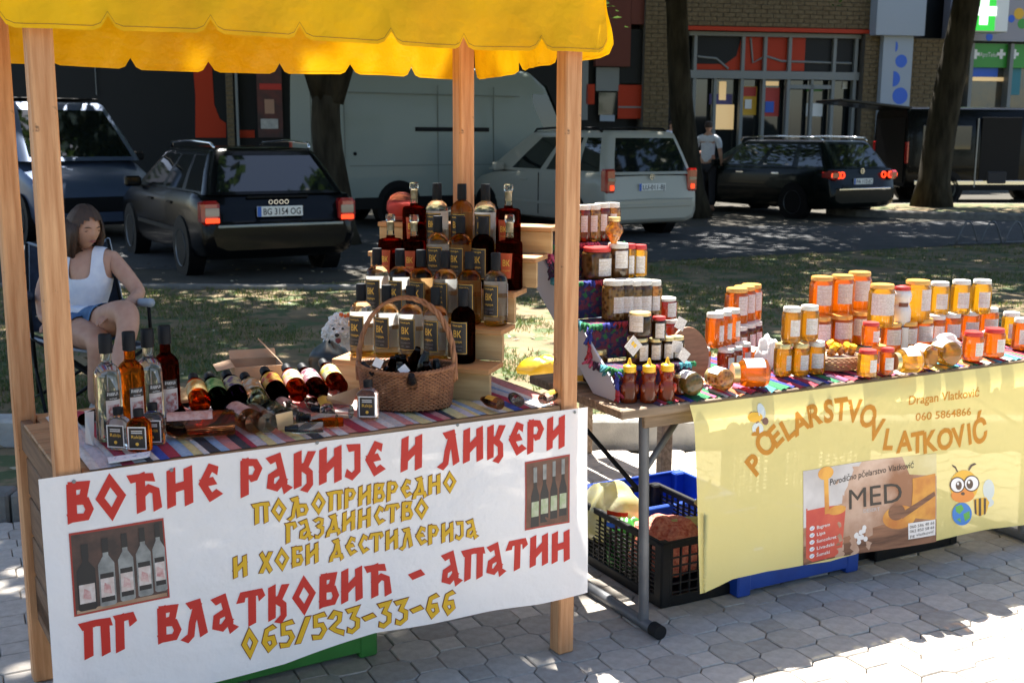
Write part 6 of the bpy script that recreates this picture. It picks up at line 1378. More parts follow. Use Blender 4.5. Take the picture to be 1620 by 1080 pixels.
def cabin(root, m, z0, z1, o0, o1, r0, r1, br, wins, crown=.035, rearw=True):
    """o0/o1 = (x rear, x front, half width) at belt and roof; wins: side segments that are glass"""
    LV = [0, .07, .5, .9, 1.0]; rings = []
    P0, T = outl(*o0, r0, br); P1, _ = outl(*o1, r1, br)
    for t in LV:
        b_ = .018*math.sin(math.pi*t); rings.append([(a[0]+(c[0]-a[0])*t, (a[1]+(c[1]-a[1])*t)*(1+b_), z0+(z1-z0)*t) for a, c in zip(P0, P1)])
    cx = (o1[0]+o1[1])/2
    rings.append([(cx+(x-cx)*.96, y*.93, z+crown*.7) for x,y,z in rings[-1]]); rings.append([(cx+(x-cx)*.6, y*.55, z1+crown) for x,y,z in rings[4]])
    n = len(P0); parts = {}
    for j in range(len(rings)-1):
        for i in range(n):
            k = (i+1) % n; t = T[i]; gl = 1 <= j <= 2 and (t in wins or t == 'front' or (t == 'rear' and rearw))
            parts.setdefault(t if gl else 'frame', []).append((rings[j][i], rings[j][k], rings[j+1][k], rings[j+1][i]))
    parts['frame'].append(tuple(rings[-1]))
    for key, fs in parts.items():
        mb = MB()
        vid = {}
        for f in fs:
            ids = []
            for p in f:
                kx = tuple(round(c_,4) for c_ in p)
                if kx not in vid: vid[kx] = len(mb.v); mb.v.append(p)
                ids.append(vid[kx])
            mb.f.append(tuple(ids)); mb.m.append(0)
        nm = {'frame':'roof_and_pillars','front':'windscreen','rear':'rear_window'}.get(key,'side_window')
        mb.obj(nm, m if key == 'frame' else M['carglass'], parent=root, smooth=True, angle=40)
def mirror(root, x, y, z, s, m): MB().box((x,y+s*.09,z),(.10,.20,.13),.03).obj('side_mirror', m, parent=root)
def car_root(label, RL, th_, W_c, cat='car', group='cars parked beyond the lawn'):
    h = Vector((-math.sin(th_), math.cos(th_), 0)); rt = Vector((math.cos(th_), math.sin(th_), 0))
    o = Vector((RL.x,RL.y,0))+rt*(W_c/2); root = empty('parked_car', mat=Matrix.Translation(o) @ Matrix.Rotation(math.atan2(h.y,h.x),4,'Z')); return tag(root, label, cat, group)
# black estate car
blk = paint('black car paint',(.003,.0035,.0045))
a4 = car_root('black estate car with silver roof rails and plate BG 3154 OG behind the seated woman', at(322,449), R_(30), 1.78)
w_ = .885
loft_body(a4, [(0,.76,.34,.62,.62),(.03,.82,.30,.63,.635),(.07,.86,.27,.66,.665),(.10,.865,.25,.80,.81),(.16,w_*.985,.23,.915,.935),(.5,w_,.2,.94,.96),(1.5,w_,.2,.94,.96),(2.9,w_,.2,.925,.945),(3.35,w_,.2,.91,.96),(3.8,w_*.985,.2,.84,.90),(4.2,w_*.95,.22,.74,.80),(4.42,w_*.86,.26,.62,.68),(4.52,w_*.7,.32,.52,.56)], blk)
cabin(a4, blk, .93, 1.385, (.12,3.42,.80), (.55,2.55,.60), .12, .10, [0,.02,.24,.29,.55,.60,.93,1.0], {'L1','L3','L5','R1','R3','R5'}, .045)
for s_ in (-1,1):
    tl = MB().box((.10,s_*.775,.745),(.20,.20,.26),.035).obj('tail_lamp', M['tail'], parent=a4); MB().box((-.004,s_*.765,.755),(.012,.15,.09),.004).obj('clear_lens', M['tailclr'], parent=tl); MB().box((-.006,s_*.765,.665),(.012,.15,.05),.004).obj('glint_lens', M['tailglint'], parent=tl)  # lower lens glows to imitate reflected sun
    MB().tube([(.60,s_*.55,1.42),(.66,s_*.57,1.475),(1.5,s_*.59,1.50),(2.35,s_*.58,1.475),(2.45,s_*.56,1.42)],.016,8).obj('roof_rail', M['chrome'], parent=a4, smooth=True)
    for x_ in (.86,3.5): wheel(a4, x_, s_*.79, .315, .2, s_); MB().at((x_,s_*.882,.32),0,math.pi/2).lathe([(.315,-.006),(.355,-.006),(.355,.006),(.315,.006)],28,caps=False).obj('wheel_arch', M['trim'], parent=a4, smooth=True)
    for x_ in (.86,3.5): MB().at((x_,s_*.80,.32),0,math.pi/2).lathe([(0,-.1),(.35,-.1),(.35,.087),(0,.087)],28).obj('wheel_well', M['trim'], parent=a4)
    mirror(a4, 2.95, s_*.86, .98, s_, blk); MB().box((1.35,s_*.892,.80),(.2,.02,.03),.008).obj('door_handle', blk, parent=a4); MB().box((2.3,s_*.892,.80),(.2,.02,.03),.008).obj('door_handle', blk, parent=a4)
    MB().box((1.95,s_*.893,.5),(2.1,.012,.05),.004).obj('side_strip', M['trim'], parent=a4)
MB().box((-.008,0,.60),(.03,1.42,.03),.01).obj('bumper_strip', M['chrome'] if False else mat('glossy bumper strip',(.25,.3,.3),rough=.15,coat=1), parent=a4); plate(a4, .055, .745, 'BG 3154 OG'); MB().box((.12,0,.90),(.03,.7,.03),.008).obj('boot_handle', M['trim'], parent=a4)
for i in range(4): MB().at((.093,.09-.06*i,.845),0,0,math.pi/2).lathe([(.018,-.003),(.024,-.003),(.024,.003),(.018,.003)],16,caps=False).obj('badge_ring' if False else 'badge', M['chrome'], parent=a4)
MB().box((.27,-.1,.985),(.02,.55,.02),.005).obj('rear_wiper', M['trim'], parent=a4)
# silver people carrier
slv = paint('silver beige paint',(.42,.41,.35),.15,.35)
tr_ = car_root('silver beige people carrier seen from behind between the two stall posts', at(958,383), R_(32), 1.8)
w_ = .9
loft_body(tr_, [(0,.80,.32,.60,.61),(.03,.86,.28,.62,.63),(.06,.885,.26,.80,.81),(.09,.89,.25,.96,.975),(.3,w_,.22,1.0,1.02),(1.5,w_,.22,1.0,1.02),(2.7,w_,.22,.98,1.0),(3.3,w_,.22,.95,1.02),(3.8,w_*.97,.22,.86,.93),(4.2,w_*.9,.25,.7,.78),(4.39,w_*.75,.3,.55,.6)], slv)
cabin(tr_, slv, .99, 1.60, (.05,3.62,.84), (.28,2.5,.66), .12, .12, [0,.03,.2,.25,.48,.53,.8,1.0], {'L1','L3','L5','R1','R3','R5'}, .05)
for s_ in (-1,1):
    tl = MB().box((.10,s_*.80,.90),(.16,.19,.36),.03).obj('tail_lamp', M['tail'], parent=tr_); MB().box((.018,s_*.79,.92),(.012,.14,.05),.004).obj('clear_lens', M['tailclr'], parent=tl); MB().box((.016,s_*.785,.80),(.012,.07,.07),.012).obj('glint_lens', M['tailglint'], parent=tl)  # small lens glow stands in for a sun reflection
    MB().tube([(.5,s_*.62,1.62),(.6,s_*.64,1.68),(1.5,s_*.65,1.70),(2.3,s_*.64,1.67),(2.4,s_*.62,1.61)],.018,8).obj('roof_rail', M['trim'], parent=tr_, smooth=True)
    for x_ in (.88,3.5): wheel(tr_, x_, s_*.80, .32, .2, s_); MB().at((x_,s_*.82,.33),0,math.pi/2).lathe([(0,-.1),(.37,-.1),(.37,.085),(0,.085)],28).obj('wheel_well', M['trim'], parent=tr_)
    mirror(tr_, 3.0, s_*.88, 1.05, s_, slv)
    for x_ in (1.3,2.3): MB().box((x_,s_*.907,.86),(.2,.02,.03),.008).obj('door_handle', slv, parent=tr_); MB().box((x_-.45,s_*.905,.65),(.012,.008,.66)).obj('door_gap', M['trim'], parent=tr_)
    MB().box((1.9,s_*.905,.5),(2.6,.012,.05),.004).obj('side_strip', slv, parent=tr_)
plate(tr_, .04, .80, 'LU-011-BJ'); MB().box((-.005,0,.52),(.03,1.5,.05),.015).obj('bumper_edge', slv, parent=tr_)
bd = MB().at((.052,0,.955),0,0,math.pi/2).lathe([(.036,-.006),(.044,-.006),(.044,.006),(.036,.006)],20,caps=False); bd.box((0,0,0),(.01,.06,.008)); bd.at((.052,0,.955)).box((0,0,.0),(.008,.008,.06)); bd.obj('badge', M['chrome'], parent=tr_)
MB().box((.04,0,.46),(.02,1.2,.006)).obj('bumper_gap', M['trim'], parent=tr_)
# dark green-black estate further right
gbk = paint('green black paint',(.003,.006,.006))
ps = car_root('dark estate car with silver roof rails in front of the white column', at(1312,352), R_(32), 1.82)
w_ = .91
loft_body(ps, [(0,.80,.34,.60,.61),(.04,.87,.28,.63,.64),(.08,.89,.26,.82,.83),(.14,w_*.985,.24,.97,.99),(.5,w_,.2,.99,1.01),(2.9,w_,.2,.97,.99),(3.5,w_,.2,.93,1.0),(4.1,w_*.97,.2,.84,.9),(4.5,w_*.9,.24,.7,.76),(4.75,w_*.72,.3,.54,.58)], gbk)
cabin(ps, gbk, .98, 1.46, (.12,3.6,.82), (.5,2.7,.63), .12, .1, [0,.02,.22,.27,.52,.57,.92,1.0], {'L1','L3','L5','R1','R3','R5'}, .045)
for s_ in (-1,1):
    tl = MB().box((.14,s_*.80,.86),(.3,.2,.17),.04).obj('tail_lamp', M['tail'], parent=ps)
    for y_ in (.85,.72,.58): MB().at((.02 if y_ > .6 else .06,s_*y_*.98,.86),0,0,math.pi/2).lathe([(.045,-.012),(.065,-.012),(.065,.012),(.045,.012)],18,caps=False).obj('glint_ring', M['tailglint'], parent=tl)  # ring glow imitates sun caught in the lamp reflectors
    MB().tube([(.55,s_*.6,1.49),(.62,s_*.61,1.545),(1.6,s_*.62,1.57),(2.7,s_*.61,1.545),(2.8,s_*.59,1.48)],.018,8).obj('roof_rail', M['chrome'], parent=ps, smooth=True)
    for x_ in (.95,3.65): wheel(ps, x_, s_*.81, .33, .21, s_); MB().at((x_,s_*.83,.335),0,math.pi/2).lathe([(0,-.1),(.365,-.1),(.365,.085),(0,.085)],28).obj('wheel_well', M['trim'], parent=ps)
    mirror(ps, 3.1, s_*.89, 1.03, s_, gbk)
    for x_ in (1.45,2.45): MB().box((x_,s_*.916,.86),(.2,.02,.035),.008).obj('door_handle', M['chrome'], parent=ps)
plate(ps, .05, .74, 'PA 112-JC'); MB().box((-.006,0,.60),(.03,1.4,.035),.01).obj('bumper_strip', M['chrome'], parent=ps)
bd = MB().at((.085,0,.93),0,0,math.pi/2).lathe([(.04,-.006),(.05,-.006),(.05,.006),(.04,.006)],20,caps=False); bd.at((.085,0,.93)).box((0,0,0),(.008,.06,.01)); bd.obj('badge', M['chrome'], parent=ps)
# ---- vans
def van(label, corner, phi, L, Wv, Hv, m, kind, mirror_side=1):
    """corner: near rear corner on the ground; heading (cos phi, sin phi), body extends to the left of it"""
    h = Vector((math.cos(phi), math.sin(phi), 0)); lf = Vector((-h.y,h.x,0)); o = Vector((corner.x,corner.y,0))+lf*(Wv/2)
    root = empty('parked_van', mat=Matrix.Translation(o) @ Matrix.Rotation(phi,4,'Z')); tag(root, label, 'van', 'vans parked before the shop'); w_ = Wv/2
    def ring(x, w__, zb, zt, rr=.12):
        half = [(0,zb),(w__*.9,zb),(w__,zb+.12),(w__,.9 if zt > 1.3 else zb+.3),(w__*.985,zt*.6+.2 if zt > 1.3 else zt-.25),(w__*.93,zt-.12),(w__*.88,zt-.04),(w__*.78,zt),(0,zt+.03)]
        return [(x,-y,z) for y,z in half]+[(x,y,z) for y,z in reversed(half[1:-1])]
    R = [ring(0,w_*.96,.42,Hv-.05), ring(.06,w_,.38,Hv), ring(L*.6,w_,.36,Hv), ring(L*.70,w_,.36,Hv-.02), ring(L*.76,w_*.98,.36,Hv-.25), ring(L*.88,w_*.97,.36,1.25), ring(L*.97,w_*.9,.36,.98), ring(L,w_*.8,.4,.8)]
    n = len(R[0]); mb = MB(); mb.grid(lambda i, j: R[j][i], n, len(R), True); mb.add(R[0],[tuple(range(n))]); mb.add(R[-1],[tuple(reversed(range(n)))]); mb.obj('body', m, parent=root, smooth=True, angle=35)
    for s_ in (-1,1):
        for x_ in (L*.20,L*.82):
            wheel(root, x_, s_*(w_-.09), .35, .22, s_, 8); MB().at((x_,s_*(w_-.08),.37),0,math.pi/2).lathe([(0,-.1),(.43,-.1),(.43,.088),(0,.088)],28).obj('wheel_well', M['trim'], parent=root)
        MB().box((L*.45,s_*(w_+.002),.42),(L*.8,.03,.2),.01).obj('sill_cladding', M['trim'], parent=root)
        tl = MB().box((.01,s_*(w_*.93),1.2),(.05,.12,.5),.01).obj('tail_lamp', M['tail'], parent=root)
        mb = MB(); mb.add([(L*.70,s_*(w_*.988+.004),1.2),(L*.865,s_*(w_*.975+.004),1.2),(L*.76,s_*(w_*.95),Hv-.42 if Hv > 2.4 else Hv-.32),(L*.70,s_*(w_*.955),Hv-.42 if Hv > 2.4 else Hv-.32)],[(0,1,2,3)]); mb.obj('side_window', M['carglass'], parent=root)
    mb = MB(); mb.add([(L*.884,-w_*.82,1.28),(L*.884,w_*.82,1.28),(L*.772,w_*.78,Hv-.27),(L*.772,-w_*.78,Hv-.27)],[(0,1,2,3)]); 
    for i in range(4): x,y,z = mb.v[i]; mb.v[i] = (x+.03,y,z+.02)
    mb.obj('windscreen', M['carglass'], parent=root); return root, w_
wpaint = paint('white van paint',(.27,.31,.28),0,.45)
wv, w_ = van('large white high-roofed van parked behind the forked tree', at_depth(538,360,19.2), R_(34), 5.6, 2.0, 2.72, wpaint, 'big')
MB().box((2.2,-w_-.004,1.66),(1.5,.02,.07),.006).obj('rail_cover', M['trim'], parent=wv)
for x_ in (.12,1.9,3.05): MB().box((x_,-w_+.002,1.45),(.012,.016,1.9)).obj('panel_gap', mat('panel gap',(.17,.19,.17),rough=.7) if x_ == .12 else bpy.data.materials['panel gap'], parent=wv)
for z_ in (1.05,2.25): MB().box((1.9,-w_+.004,z_),(3.4,.014,.014)).obj('side_crease', bpy.data.materials['panel gap'], parent=wv)
MB().at((.3,-w_-.002,1.25),0,math.pi/2).lathe([(0,-.01),(.03,-.01),(.03,.01),(0,.01)],14).obj('lock', M['trim'], parent=wv); MB().box((2.9,-w_-.012,.62),(.1,.02,.05),.008).obj('marker_lamp', M['tailglint'], parent=wv)
MB().box((-.03,0,1.4),(.012,.012,2.1)).obj('door_gap', bpy.data.materials['panel gap'], parent=wv)
dv = paint('black van paint',(.004,.0045,.005))
dvn, w_ = van('black van with raised tailgate and open sliding door behind the right tree', at_depth(1432,300,27.3), R_(7), 5.0, 1.9, 2.25, dv, 'small')
tg = MB().box((0,0,0),(1.75,1.6,.07),.03).obj('raised_tailgate', dv, parent=dvn); tg.matrix_local = Matrix.Translation((-.75,0,2.31)) @ Matrix.Rotation(.10,4,'Y')
MB().box((.012,0,1.25),(.05,1.55,1.5)).obj('boot_opening', M['trim'], parent=dvn)
MB().box((.95,-w_-.001,1.55),(1.2,.02,.55),.03).obj('side_window', M['carglass'], parent=dvn); MB().box((2.3,-w_-.001,1.25),(1.0,.02,1.55),.01).obj('door_opening', M['trim'], parent=dvn); MB().box((1.7,-w_-.008,1.2),(.03,.03,1.6)).obj('door_frame', M['rimm'], parent=dvn); MB().box((2.25,-w_+.06,.62),(.5,.2,.3),.03).obj('seat', M['rimm'] if False else mat('dark seat',(.03,.03,.035),rough=.8), parent=dvn)
MB().box((2.4,-w_-.005,.5),(4.4,.03,.10),.01).obj('sill_trim', M['chrome'], parent=dvn)
# silver blue van facing the camera at the far left
sb3 = paint('silver blue paint',(.09,.12,.19),.4,.3)
hd = Vector((.62,-.78,0)); mv = empty('parked_car', mat=Matrix.Translation((-6.9,18.0,0)) @ Matrix.Rotation(math.atan2(hd.y,hd.x),4,'Z')); tag(mv, 'silver blue minivan with dark windscreen facing the stalls at the far left', 'car', 'cars parked beyond the lawn')
w_ = .95
loft_body(mv, [(-3.0,.86,.3,.95,1.0),(-2.9,w_,.25,1.15,1.17),(-1.0,w_,.22,1.17,1.19),(.2,w_,.22,1.17,1.24),(.6,w_*.98,.22,1.08,1.16),(1.1,w_*.95,.22,.93,1.0),(1.4,w_*.85,.25,.78,.84),(1.5,w_*.7,.3,.6,.64)], sb3)
cabin(mv, sb3, 1.16, 2.0, (-2.95,.78,.89), (-2.8,-.25,.72), .12, .1, [0,.05,.3,.36,.62,.68,.95,1.0], {'L1','L3','L5','R1','R3','R5'}, .05)
for s_ in (-1,1):
    for x_ in (-2.1,.75): wheel(mv, x_, s_*.85, .32, .2, s_); MB().at((x_,s_*.87,.33),0,math.pi/2).lathe([(0,-.1),(.37,-.1),(.37,.085),(0,.085)],28).obj('wheel_well', M['trim'], parent=mv)
    MB().box((1.22,s_*.70,.80),(.3,.34,.16),.05).obj('head_lamp', M['head'], parent=mv); mirror(mv, .25, s_*.93, 1.22, s_, M['trim']); MB().box((-.9,s_*.96,.5),(2.4,.02,.16),.01).obj('side_strip', M['trim'], parent=mv)
MB().box((1.49,0,.55),(.05,1.1,.22),.03).obj('grille', M['trim'], parent=mv); MB().box((-1.5,0,2.09),(2.2,1.35,.03),.01).obj('roof_rack', M['trim'], parent=mv)
# curved metal cycle rack on the road edge at the far right
rkk = empty('cycle_rack', (0,0,0)); tag(rkk, 'row of thin metal hoops for bicycles at the right edge of the road', 'cycle rack')
for i in range(4):
    p = at(1512+i*38,390); q = at(1546+i*38,388); MB().tube([(p.x+(q.x-p.x)*t, p.y+(q.y-p.y)*t, .04+.32*math.sin(math.pi*t)) for t in [k/12 for k in range(13)]],.012,6).obj('hoop', M['steel'], parent=rkk, smooth=True)
p = at(1500,390); q = at(1690,385); MB().tube([(p.x,p.y,.04),(q.x,q.y,.04)],.014,6).obj('base_rail', M['steel'], parent=rkk, smooth=True)
# ================================================================ people and the dog
def skin_body(name, joints, edges, m, root_i=0, levels=2, parent=None):
    """one continuous body grown over a skeleton: joints = [(x,y,z,rx,ry)]"""
    me = bpy.data.meshes.new(name); me.from_pydata([j[:3] for j in joints], edges, [])
    o = bpy.data.objects.new(name, me); COL.objects.link(o); 
    o.modifiers.new('skin','SKIN').use_smooth_shade = True
    for i, j in enumerate(joints):
        d = me.skin_vertices[0].data[i]; d.radius = (j[3], j[4] if len(j) > 4 else j[3]); d.use_root = (i == root_i)
    s_ = o.modifiers.new('sub','SUBSURF'); s_.levels = s_.render_levels = levels
    dg = bpy.context.evaluated_depsgraph_get(); oe = o.evaluated_get(dg); me2 = bpy.data.meshes.new_from_object(oe); o.modifiers.clear(); o.data = me2
    me2.materials.clear(); me2.materials.append(m); me2.polygons.foreach_set('use_smooth',[True]*len(me2.polygons)); me2.update()
    if parent: o.parent = parent
    return o
M['skin'] = mat('skin',(.48,.25,.17),(.56,.32,.22),rough=.5,scale=14,spec=.35); M['hair'] = mat('dark brown hair',(.035,.016,.008),(.075,.035,.018),rough=.5,scale=30,stretch=(8,8,1),bump=.6,bscale=60,bstretch=(8,8,1)); M['shirt'] = mat('white cotton',(.66,.68,.76),(.74,.76,.82),rough=.9,scale=20,bump=.6,bscale=16); M['denim'] = mat('blue denim',(.04,.10,.22),(.10,.2,.36),rough=.9,scale=12,bump=.4,bscale=200)
def head_mesh(mb, c, R, yaw, pitch=0, female=True):
    Mx = Matrix.Translation(c) @ Matrix.Rotation(yaw,4,'Z') @ Matrix.Rotation(pitch,4,'X')      # faces -y
    def f(i, j):
        th_ = 2*math.pi*i/32; ph_ = math.pi*j/22; x = math.sin(ph_)*math.sin(th_); y = -math.sin(ph_)*math.cos(th_); z = math.cos(ph_)
        px, py, pz = x*.76, y*.94, z*1.12
        if z < 0: px *= 1-.30*(-z)**1.3; py *= 1-.10*(-z); 
        fr = max(0, -y)
        if fr > .3:
            py -= .16*math.exp(-((x/.11)**2))*math.exp(-(((z+.10)/.17)**2))          # nose
            py -= .05*math.exp(-((x/.22)**2))*math.exp(-(((z+.45)/.07)**2))         # lips
            py -= .06*math.exp(-((x/.25)**2))*math.exp(-(((z+.78)/.14)**2))         # chin
            py += .07*(math.exp(-(((x-.3)/.13)**2))+math.exp(-(((x+.3)/.13)**2)))*math.exp(-(((z-.10)/.10)**2))   # eye hollows
            py -= .03*math.exp(-((x/.5)**2))*math.exp(-(((z-.27)/.07)**2))          # brow
        return tuple(Mx @ Vector((px*R, py*R, pz*R)))
    mb.grid(f, 32, 23, True); return Mx
wo = empty('person', (0,0,0)); tag(wo, 'seated woman in a white top and denim shorts looking down in a folding chair', 'person')
# hip point of the seated woman, about 6.4 m away
WY = 6.55
def wp_(px, py, dy=0.0): return at_depth(px, py, WY+dy)
hip = wp_(118,505,.05); 
J = []; 
def j_(p, r, r2=None): J.append((p.x,p.y,p.z,r,r2 or r)); return len(J)-1
pel = j_(wp_(124,512,.08), .175,.15); ab = j_(wp_(130,482,.10), .165,.135); ch_ = j_(wp_(138,446,.12), .175,.135); sh = j_(wp_(138,412,.13), .115,.085); nk = j_(wp_(133,392,.12), .050); hd_ = j_(wp_(131,370,.10), .05)
hl_ = j_(wp_(98,518,.06), .115); kl = j_(wp_(160,538,-.36), .078); al = j_(wp_(150,640,-.30), .04)
hr_ = j_(wp_(152,518,.02), .115); kr = j_(wp_(200,490,-.42), .078); kr2 = j_(wp_(204,520,-.46), .062); ar = j_(wp_(178,602,-.62), .038); fr_ = j_(wp_(172,625,-.80), .03)
sl = j_(wp_(88,412,.12), .060); el = j_(wp_(66,462,.10), .045); wl = j_(wp_(66,500,-.04), .028); wl2 = j_(wp_(74,508,-.12), .028)
srr = j_(wp_(178,410,.13), .058); er = j_(wp_(222,464,.04), .044); wr = j_(wp_(196,487,-.22), .027); wr2 = j_(wp_(190,494,-.30), .026)
E_ = [(pel,ab),(ab,ch_),(ch_,sh),(sh,nk),(nk,hd_),(pel,hl_),(hl_,kl),(kl,al),(pel,hr_),(hr_,kr),(kr,kr2),(kr2,ar),(ar,fr_),(sh,sl),(sl,el),(el,wl),(wl,wl2),(sh,srr),(srr,er),(er,wr),(wr,wr2)]
body = skin_body('body', J, E_, M['skin'], pel, 4, wo)
def hand(parent, wrist, d, palm_n, scale=1.0, curl=.5, m=None, side=1):
    d = d.normalized(); n_ = (palm_n - d*palm_n.dot(d)).normalized(); s_ = d.cross(n_)*side; Jh = [(*wrist,.024*scale,.02*scale)]; Eh = []
    pm = wrist + d*.045*scale; Jh.append((*pm,.034*scale,.018*scale)); Eh.append((0,1)); k2_ = wrist+d*.085*scale; Jh.append((*k2_,.034*scale,.016*scale)); Eh.append((1,2))
    for i, (off, ln) in enumerate(((-.030,.065),(-.010,.075),(.010,.07),(.030,.055))):
        b = k2_+s_*off*scale; prev = 2; dd = d.copy(); p_ = b
        Jh.append((*p_,.0095*scale,.0095*scale)); Eh.append((prev,len(Jh)-1)); prev = len(Jh)-1
        for q_ in range(3):
            dd = (dd*math.cos(curl*.6)+n_*math.sin(curl*.6)).normalized() if True else dd; p_ = p_+dd*ln*scale/3; Jh.append((*p_,(.009-.001*q_)*scale,(.009-.001*q_)*scale)); Eh.append((prev,len(Jh)-1)); prev = len(Jh)-1
            n_2 = n_
    t0 = wrist+d*.03*scale+s_*(-.028)*scale; Jh.append((*t0,.012*scale,.012*scale)); Eh.append((1,len(Jh)-1)); t1 = t0+(d*.6-s_*.7+n_*.3).normalized()*.035*scale; Jh.append((*t1,.010*scale,.010*scale)); Eh.append((len(Jh)-2,len(Jh)-1)); t2 = t1+(d*.9-s_*.2+n_*.3).normalized()*.03*scale; Jh.append((*t2,.008*scale,.008*scale)); Eh.append((len(Jh)-2,len(Jh)-1))
    return skin_body('hand', Jh, Eh, m or M['skin'], 1, 1, parent)
V_ = lambda i: Vector(J[i][:3])
hand(wo, V_(wl2), Vector((.5,-.5,-.75)), Vector((0,-.3,-1)), 1.0, .45, side=1); hand(wo, V_(wr2), Vector((-.55,-.55,-.15)), Vector((0,0,-1)), 1.0, .4, side=-1)
# head, hair, face
hc = wp_(133,360,.08); mb = MB(); HR = .108; HMx = head_mesh(mb, hc, HR, R_(52), R_(16)); head = mb.obj('head', M['skin'], parent=wo, smooth=True)
def hp(x, y, z): return HMx @ Vector((x*HR, y*HR, z*HR))
for s_ in (-1,1):
    mb = MB(); c_ = hp(s_*.30,-.80,.10); mb.add([tuple(hp(s_*.30+.17*math.cos(a),-.845+.05*abs(math.cos(a)),.085+.035*math.sin(a))) for a in [.5*i for i in range(12)]],[tuple(range(12))]); mb.obj('eyelid', mat('eye shadow',(.12,.05,.03),rough=.6) if s_ < 0 else bpy.data.materials['eye shadow'], parent=wo)
    MB().tube([hp(s_*(.14+.09*i),-.90+.035*i,.27+.03*math.sin(i*.8)) for i in range(5)],[.002,.0035,.0035,.003,.001],5).obj('eyebrow', M['hair'], parent=wo)
    MB().lathe([(0,-.02),(.012,-.014),(.016,0),(.012,.016),(0,.02)],10,sx=.5,c=tuple(hp(s_*.77,.02,.0))).obj('ear', M['skin'], parent=wo, smooth=True)
mb = MB(); mb.tube([hp(-.2,-.875,-.47),hp(-.08,-.945,-.445),hp(0,-.95,-.455),hp(.08,-.945,-.445),hp(.2,-.875,-.47)],[.002,.006,.0065,.006,.002],6); mb.obj('lips', mat('lips',(.36,.10,.09),rough=.4), parent=wo, smooth=True)
def hairf(i, j):
    th_ = 2*math.pi*i/36; ph_ = math.pi*j/18*.98; x = math.sin(ph_)*math.sin(th_); y = -math.sin(ph_)*math.cos(th_); z = math.cos(ph_)
    k = 1.10+.02*math.sin(th_*9+j*.4)+.015*math.sin(th_*17)
    px, py, pz = x*.82*k, y*.96*k, z*1.16*k
    if z < .1 and y > -.3: pz -= (.1-z)*.55; py += .10*(.1-z); px *= 1+.10*(.1-z)
    return tuple(HMx @ Vector((px*HR, py*HR, pz*HR)))
mb = MB(); mb.grid(hairf, 36, 19, True)
keep = []
for f_ in mb.f:
    c_ = sum((HMx.inverted() @ Vector(mb.v[i]) for i in f_), Vector())/len(f_)/HR
    if not (c_.y < -.05 and ((c_.x+.08)/.74)**2+((c_.z+.14)/.90)**2 < 1) and not (c_.y < -.45 and c_.z < -.2): keep.append(f_)
mb.f = keep; mb.m = [0]*len(keep); mb.obj('hair', M['hair'], parent=wo, smooth=True)
mb = MB(); r = random.Random(4)
for i in range(46):
    a = r.uniform(.95,5.33); x0, y0 = .84*math.sin(a), -.98*math.cos(a); L_ = r.uniform(1.3,2.1)
    if a < 1.1 or a > 5.2: L_ *= .85
    mb.tube([hp(x0*.95,y0*.95,.35),hp(x0*1.08,y0*1.05,-.3),hp(x0*1.02+r.gauss(0,.05),y0*.98+.1,-.3-L_*.45),hp(x0*.85+r.gauss(0,.08),y0*.9+.15,-.3-L_*.8)],[.014,.02,.017,.004],5)
mb.obj('hair_locks', M['hair'], parent=wo, smooth=True, kind='stuff')
# clothes: a slightly larger skin over torso; shorts over hips and thighs
def offs(p, dr): return (p[0],p[1],p[2],p[3]+dr,p[4]+dr)
def garment(src, name, m, off, keep, parent):
    me = src.data; sel = [p for p in me.polygons if keep(p.center)]; used = {}
    vs = []; fs = []
    for p in sel:
        ids = []
        for vi in p.vertices:
            if vi not in used: used[vi] = len(vs); v = me.vertices[vi]; vs.append(tuple(v.co+v.normal*off))
            ids.append(used[vi])
        fs.append(tuple(ids))
    ed = {}
    for f in fs:
        for a, b in zip(f, f[1:]+f[:1]): ed[(min(a,b),max(a,b))] = ed.get((min(a,b),max(a,b)),0)+1
    nb = {}
    for (a, b), c in ed.items():
        if c == 1: nb.setdefault(a,[]).append(b); nb.setdefault(b,[]).append(a)
    for _ in range(14):
        new = {k_: (Vector(vs[k_])*.4+sum((Vector(vs[q]) for q in l), Vector())*(.6/len(l))) for k_, l in nb.items()}
        for k_, v in new.items(): vs[k_] = tuple(v)
    mb = MB(); mb.add(vs, fs); return mb.obj(name, m, parent=parent, smooth=True)
def nearest(p, segs):
    best = (9, None, 0)
    for k_, (a, b) in enumerate(segs):
        A, B = V_(a), V_(b); d = B-A; t = max(0, min(1, (p-A).dot(d)/d.length_squared)); D_ = (p-(A+d*t)).length-(J[a][3]*(1-t)+J[b][3]*t)
        if D_ < best[0]: best = (D_, k_, t)
    return best
def in_top(p):
    D_, k_, t = nearest(p, E_); sg = E_[k_]
    if sg == (ab,ch_):
        if t < .985: return True
        sg = (ch_,sh)
    if sg == (pel,ab): return t > .25
    xc = p.x - V_(sh).x; zt = p.z - V_(ch_).z
    if sg == (ch_,sh): return p.y > V_(ch_).y+.02 or zt < .03 or .055 < abs(xc) < .125
    if sg in ((sh,sl),(sh,srr)): return .055 < abs(xc) < .115
    return False
def in_shorts(p):
    D_, k_, t = nearest(p, E_); sg = E_[k_]
    return (sg == (pel,ab) and t < .35) or sg in ((pel,hl_),(pel,hr_)) or (sg == (hl_,kl) and t < .5) or (sg == (hr_,kr) and t < .42)
garment(body, 'tank_top', M['shirt'], .010, in_top, wo); garment(body, 'denim_shorts', M['denim'], .013, in_shorts, wo)
MB().tube([V_(wr)+Vector((.016*math.cos(a),.0,.016*math.sin(a))) for a in [.8*i for i in range(8)]],.006,6,closed=True).obj('wristwatch', M['trim'], parent=wo)
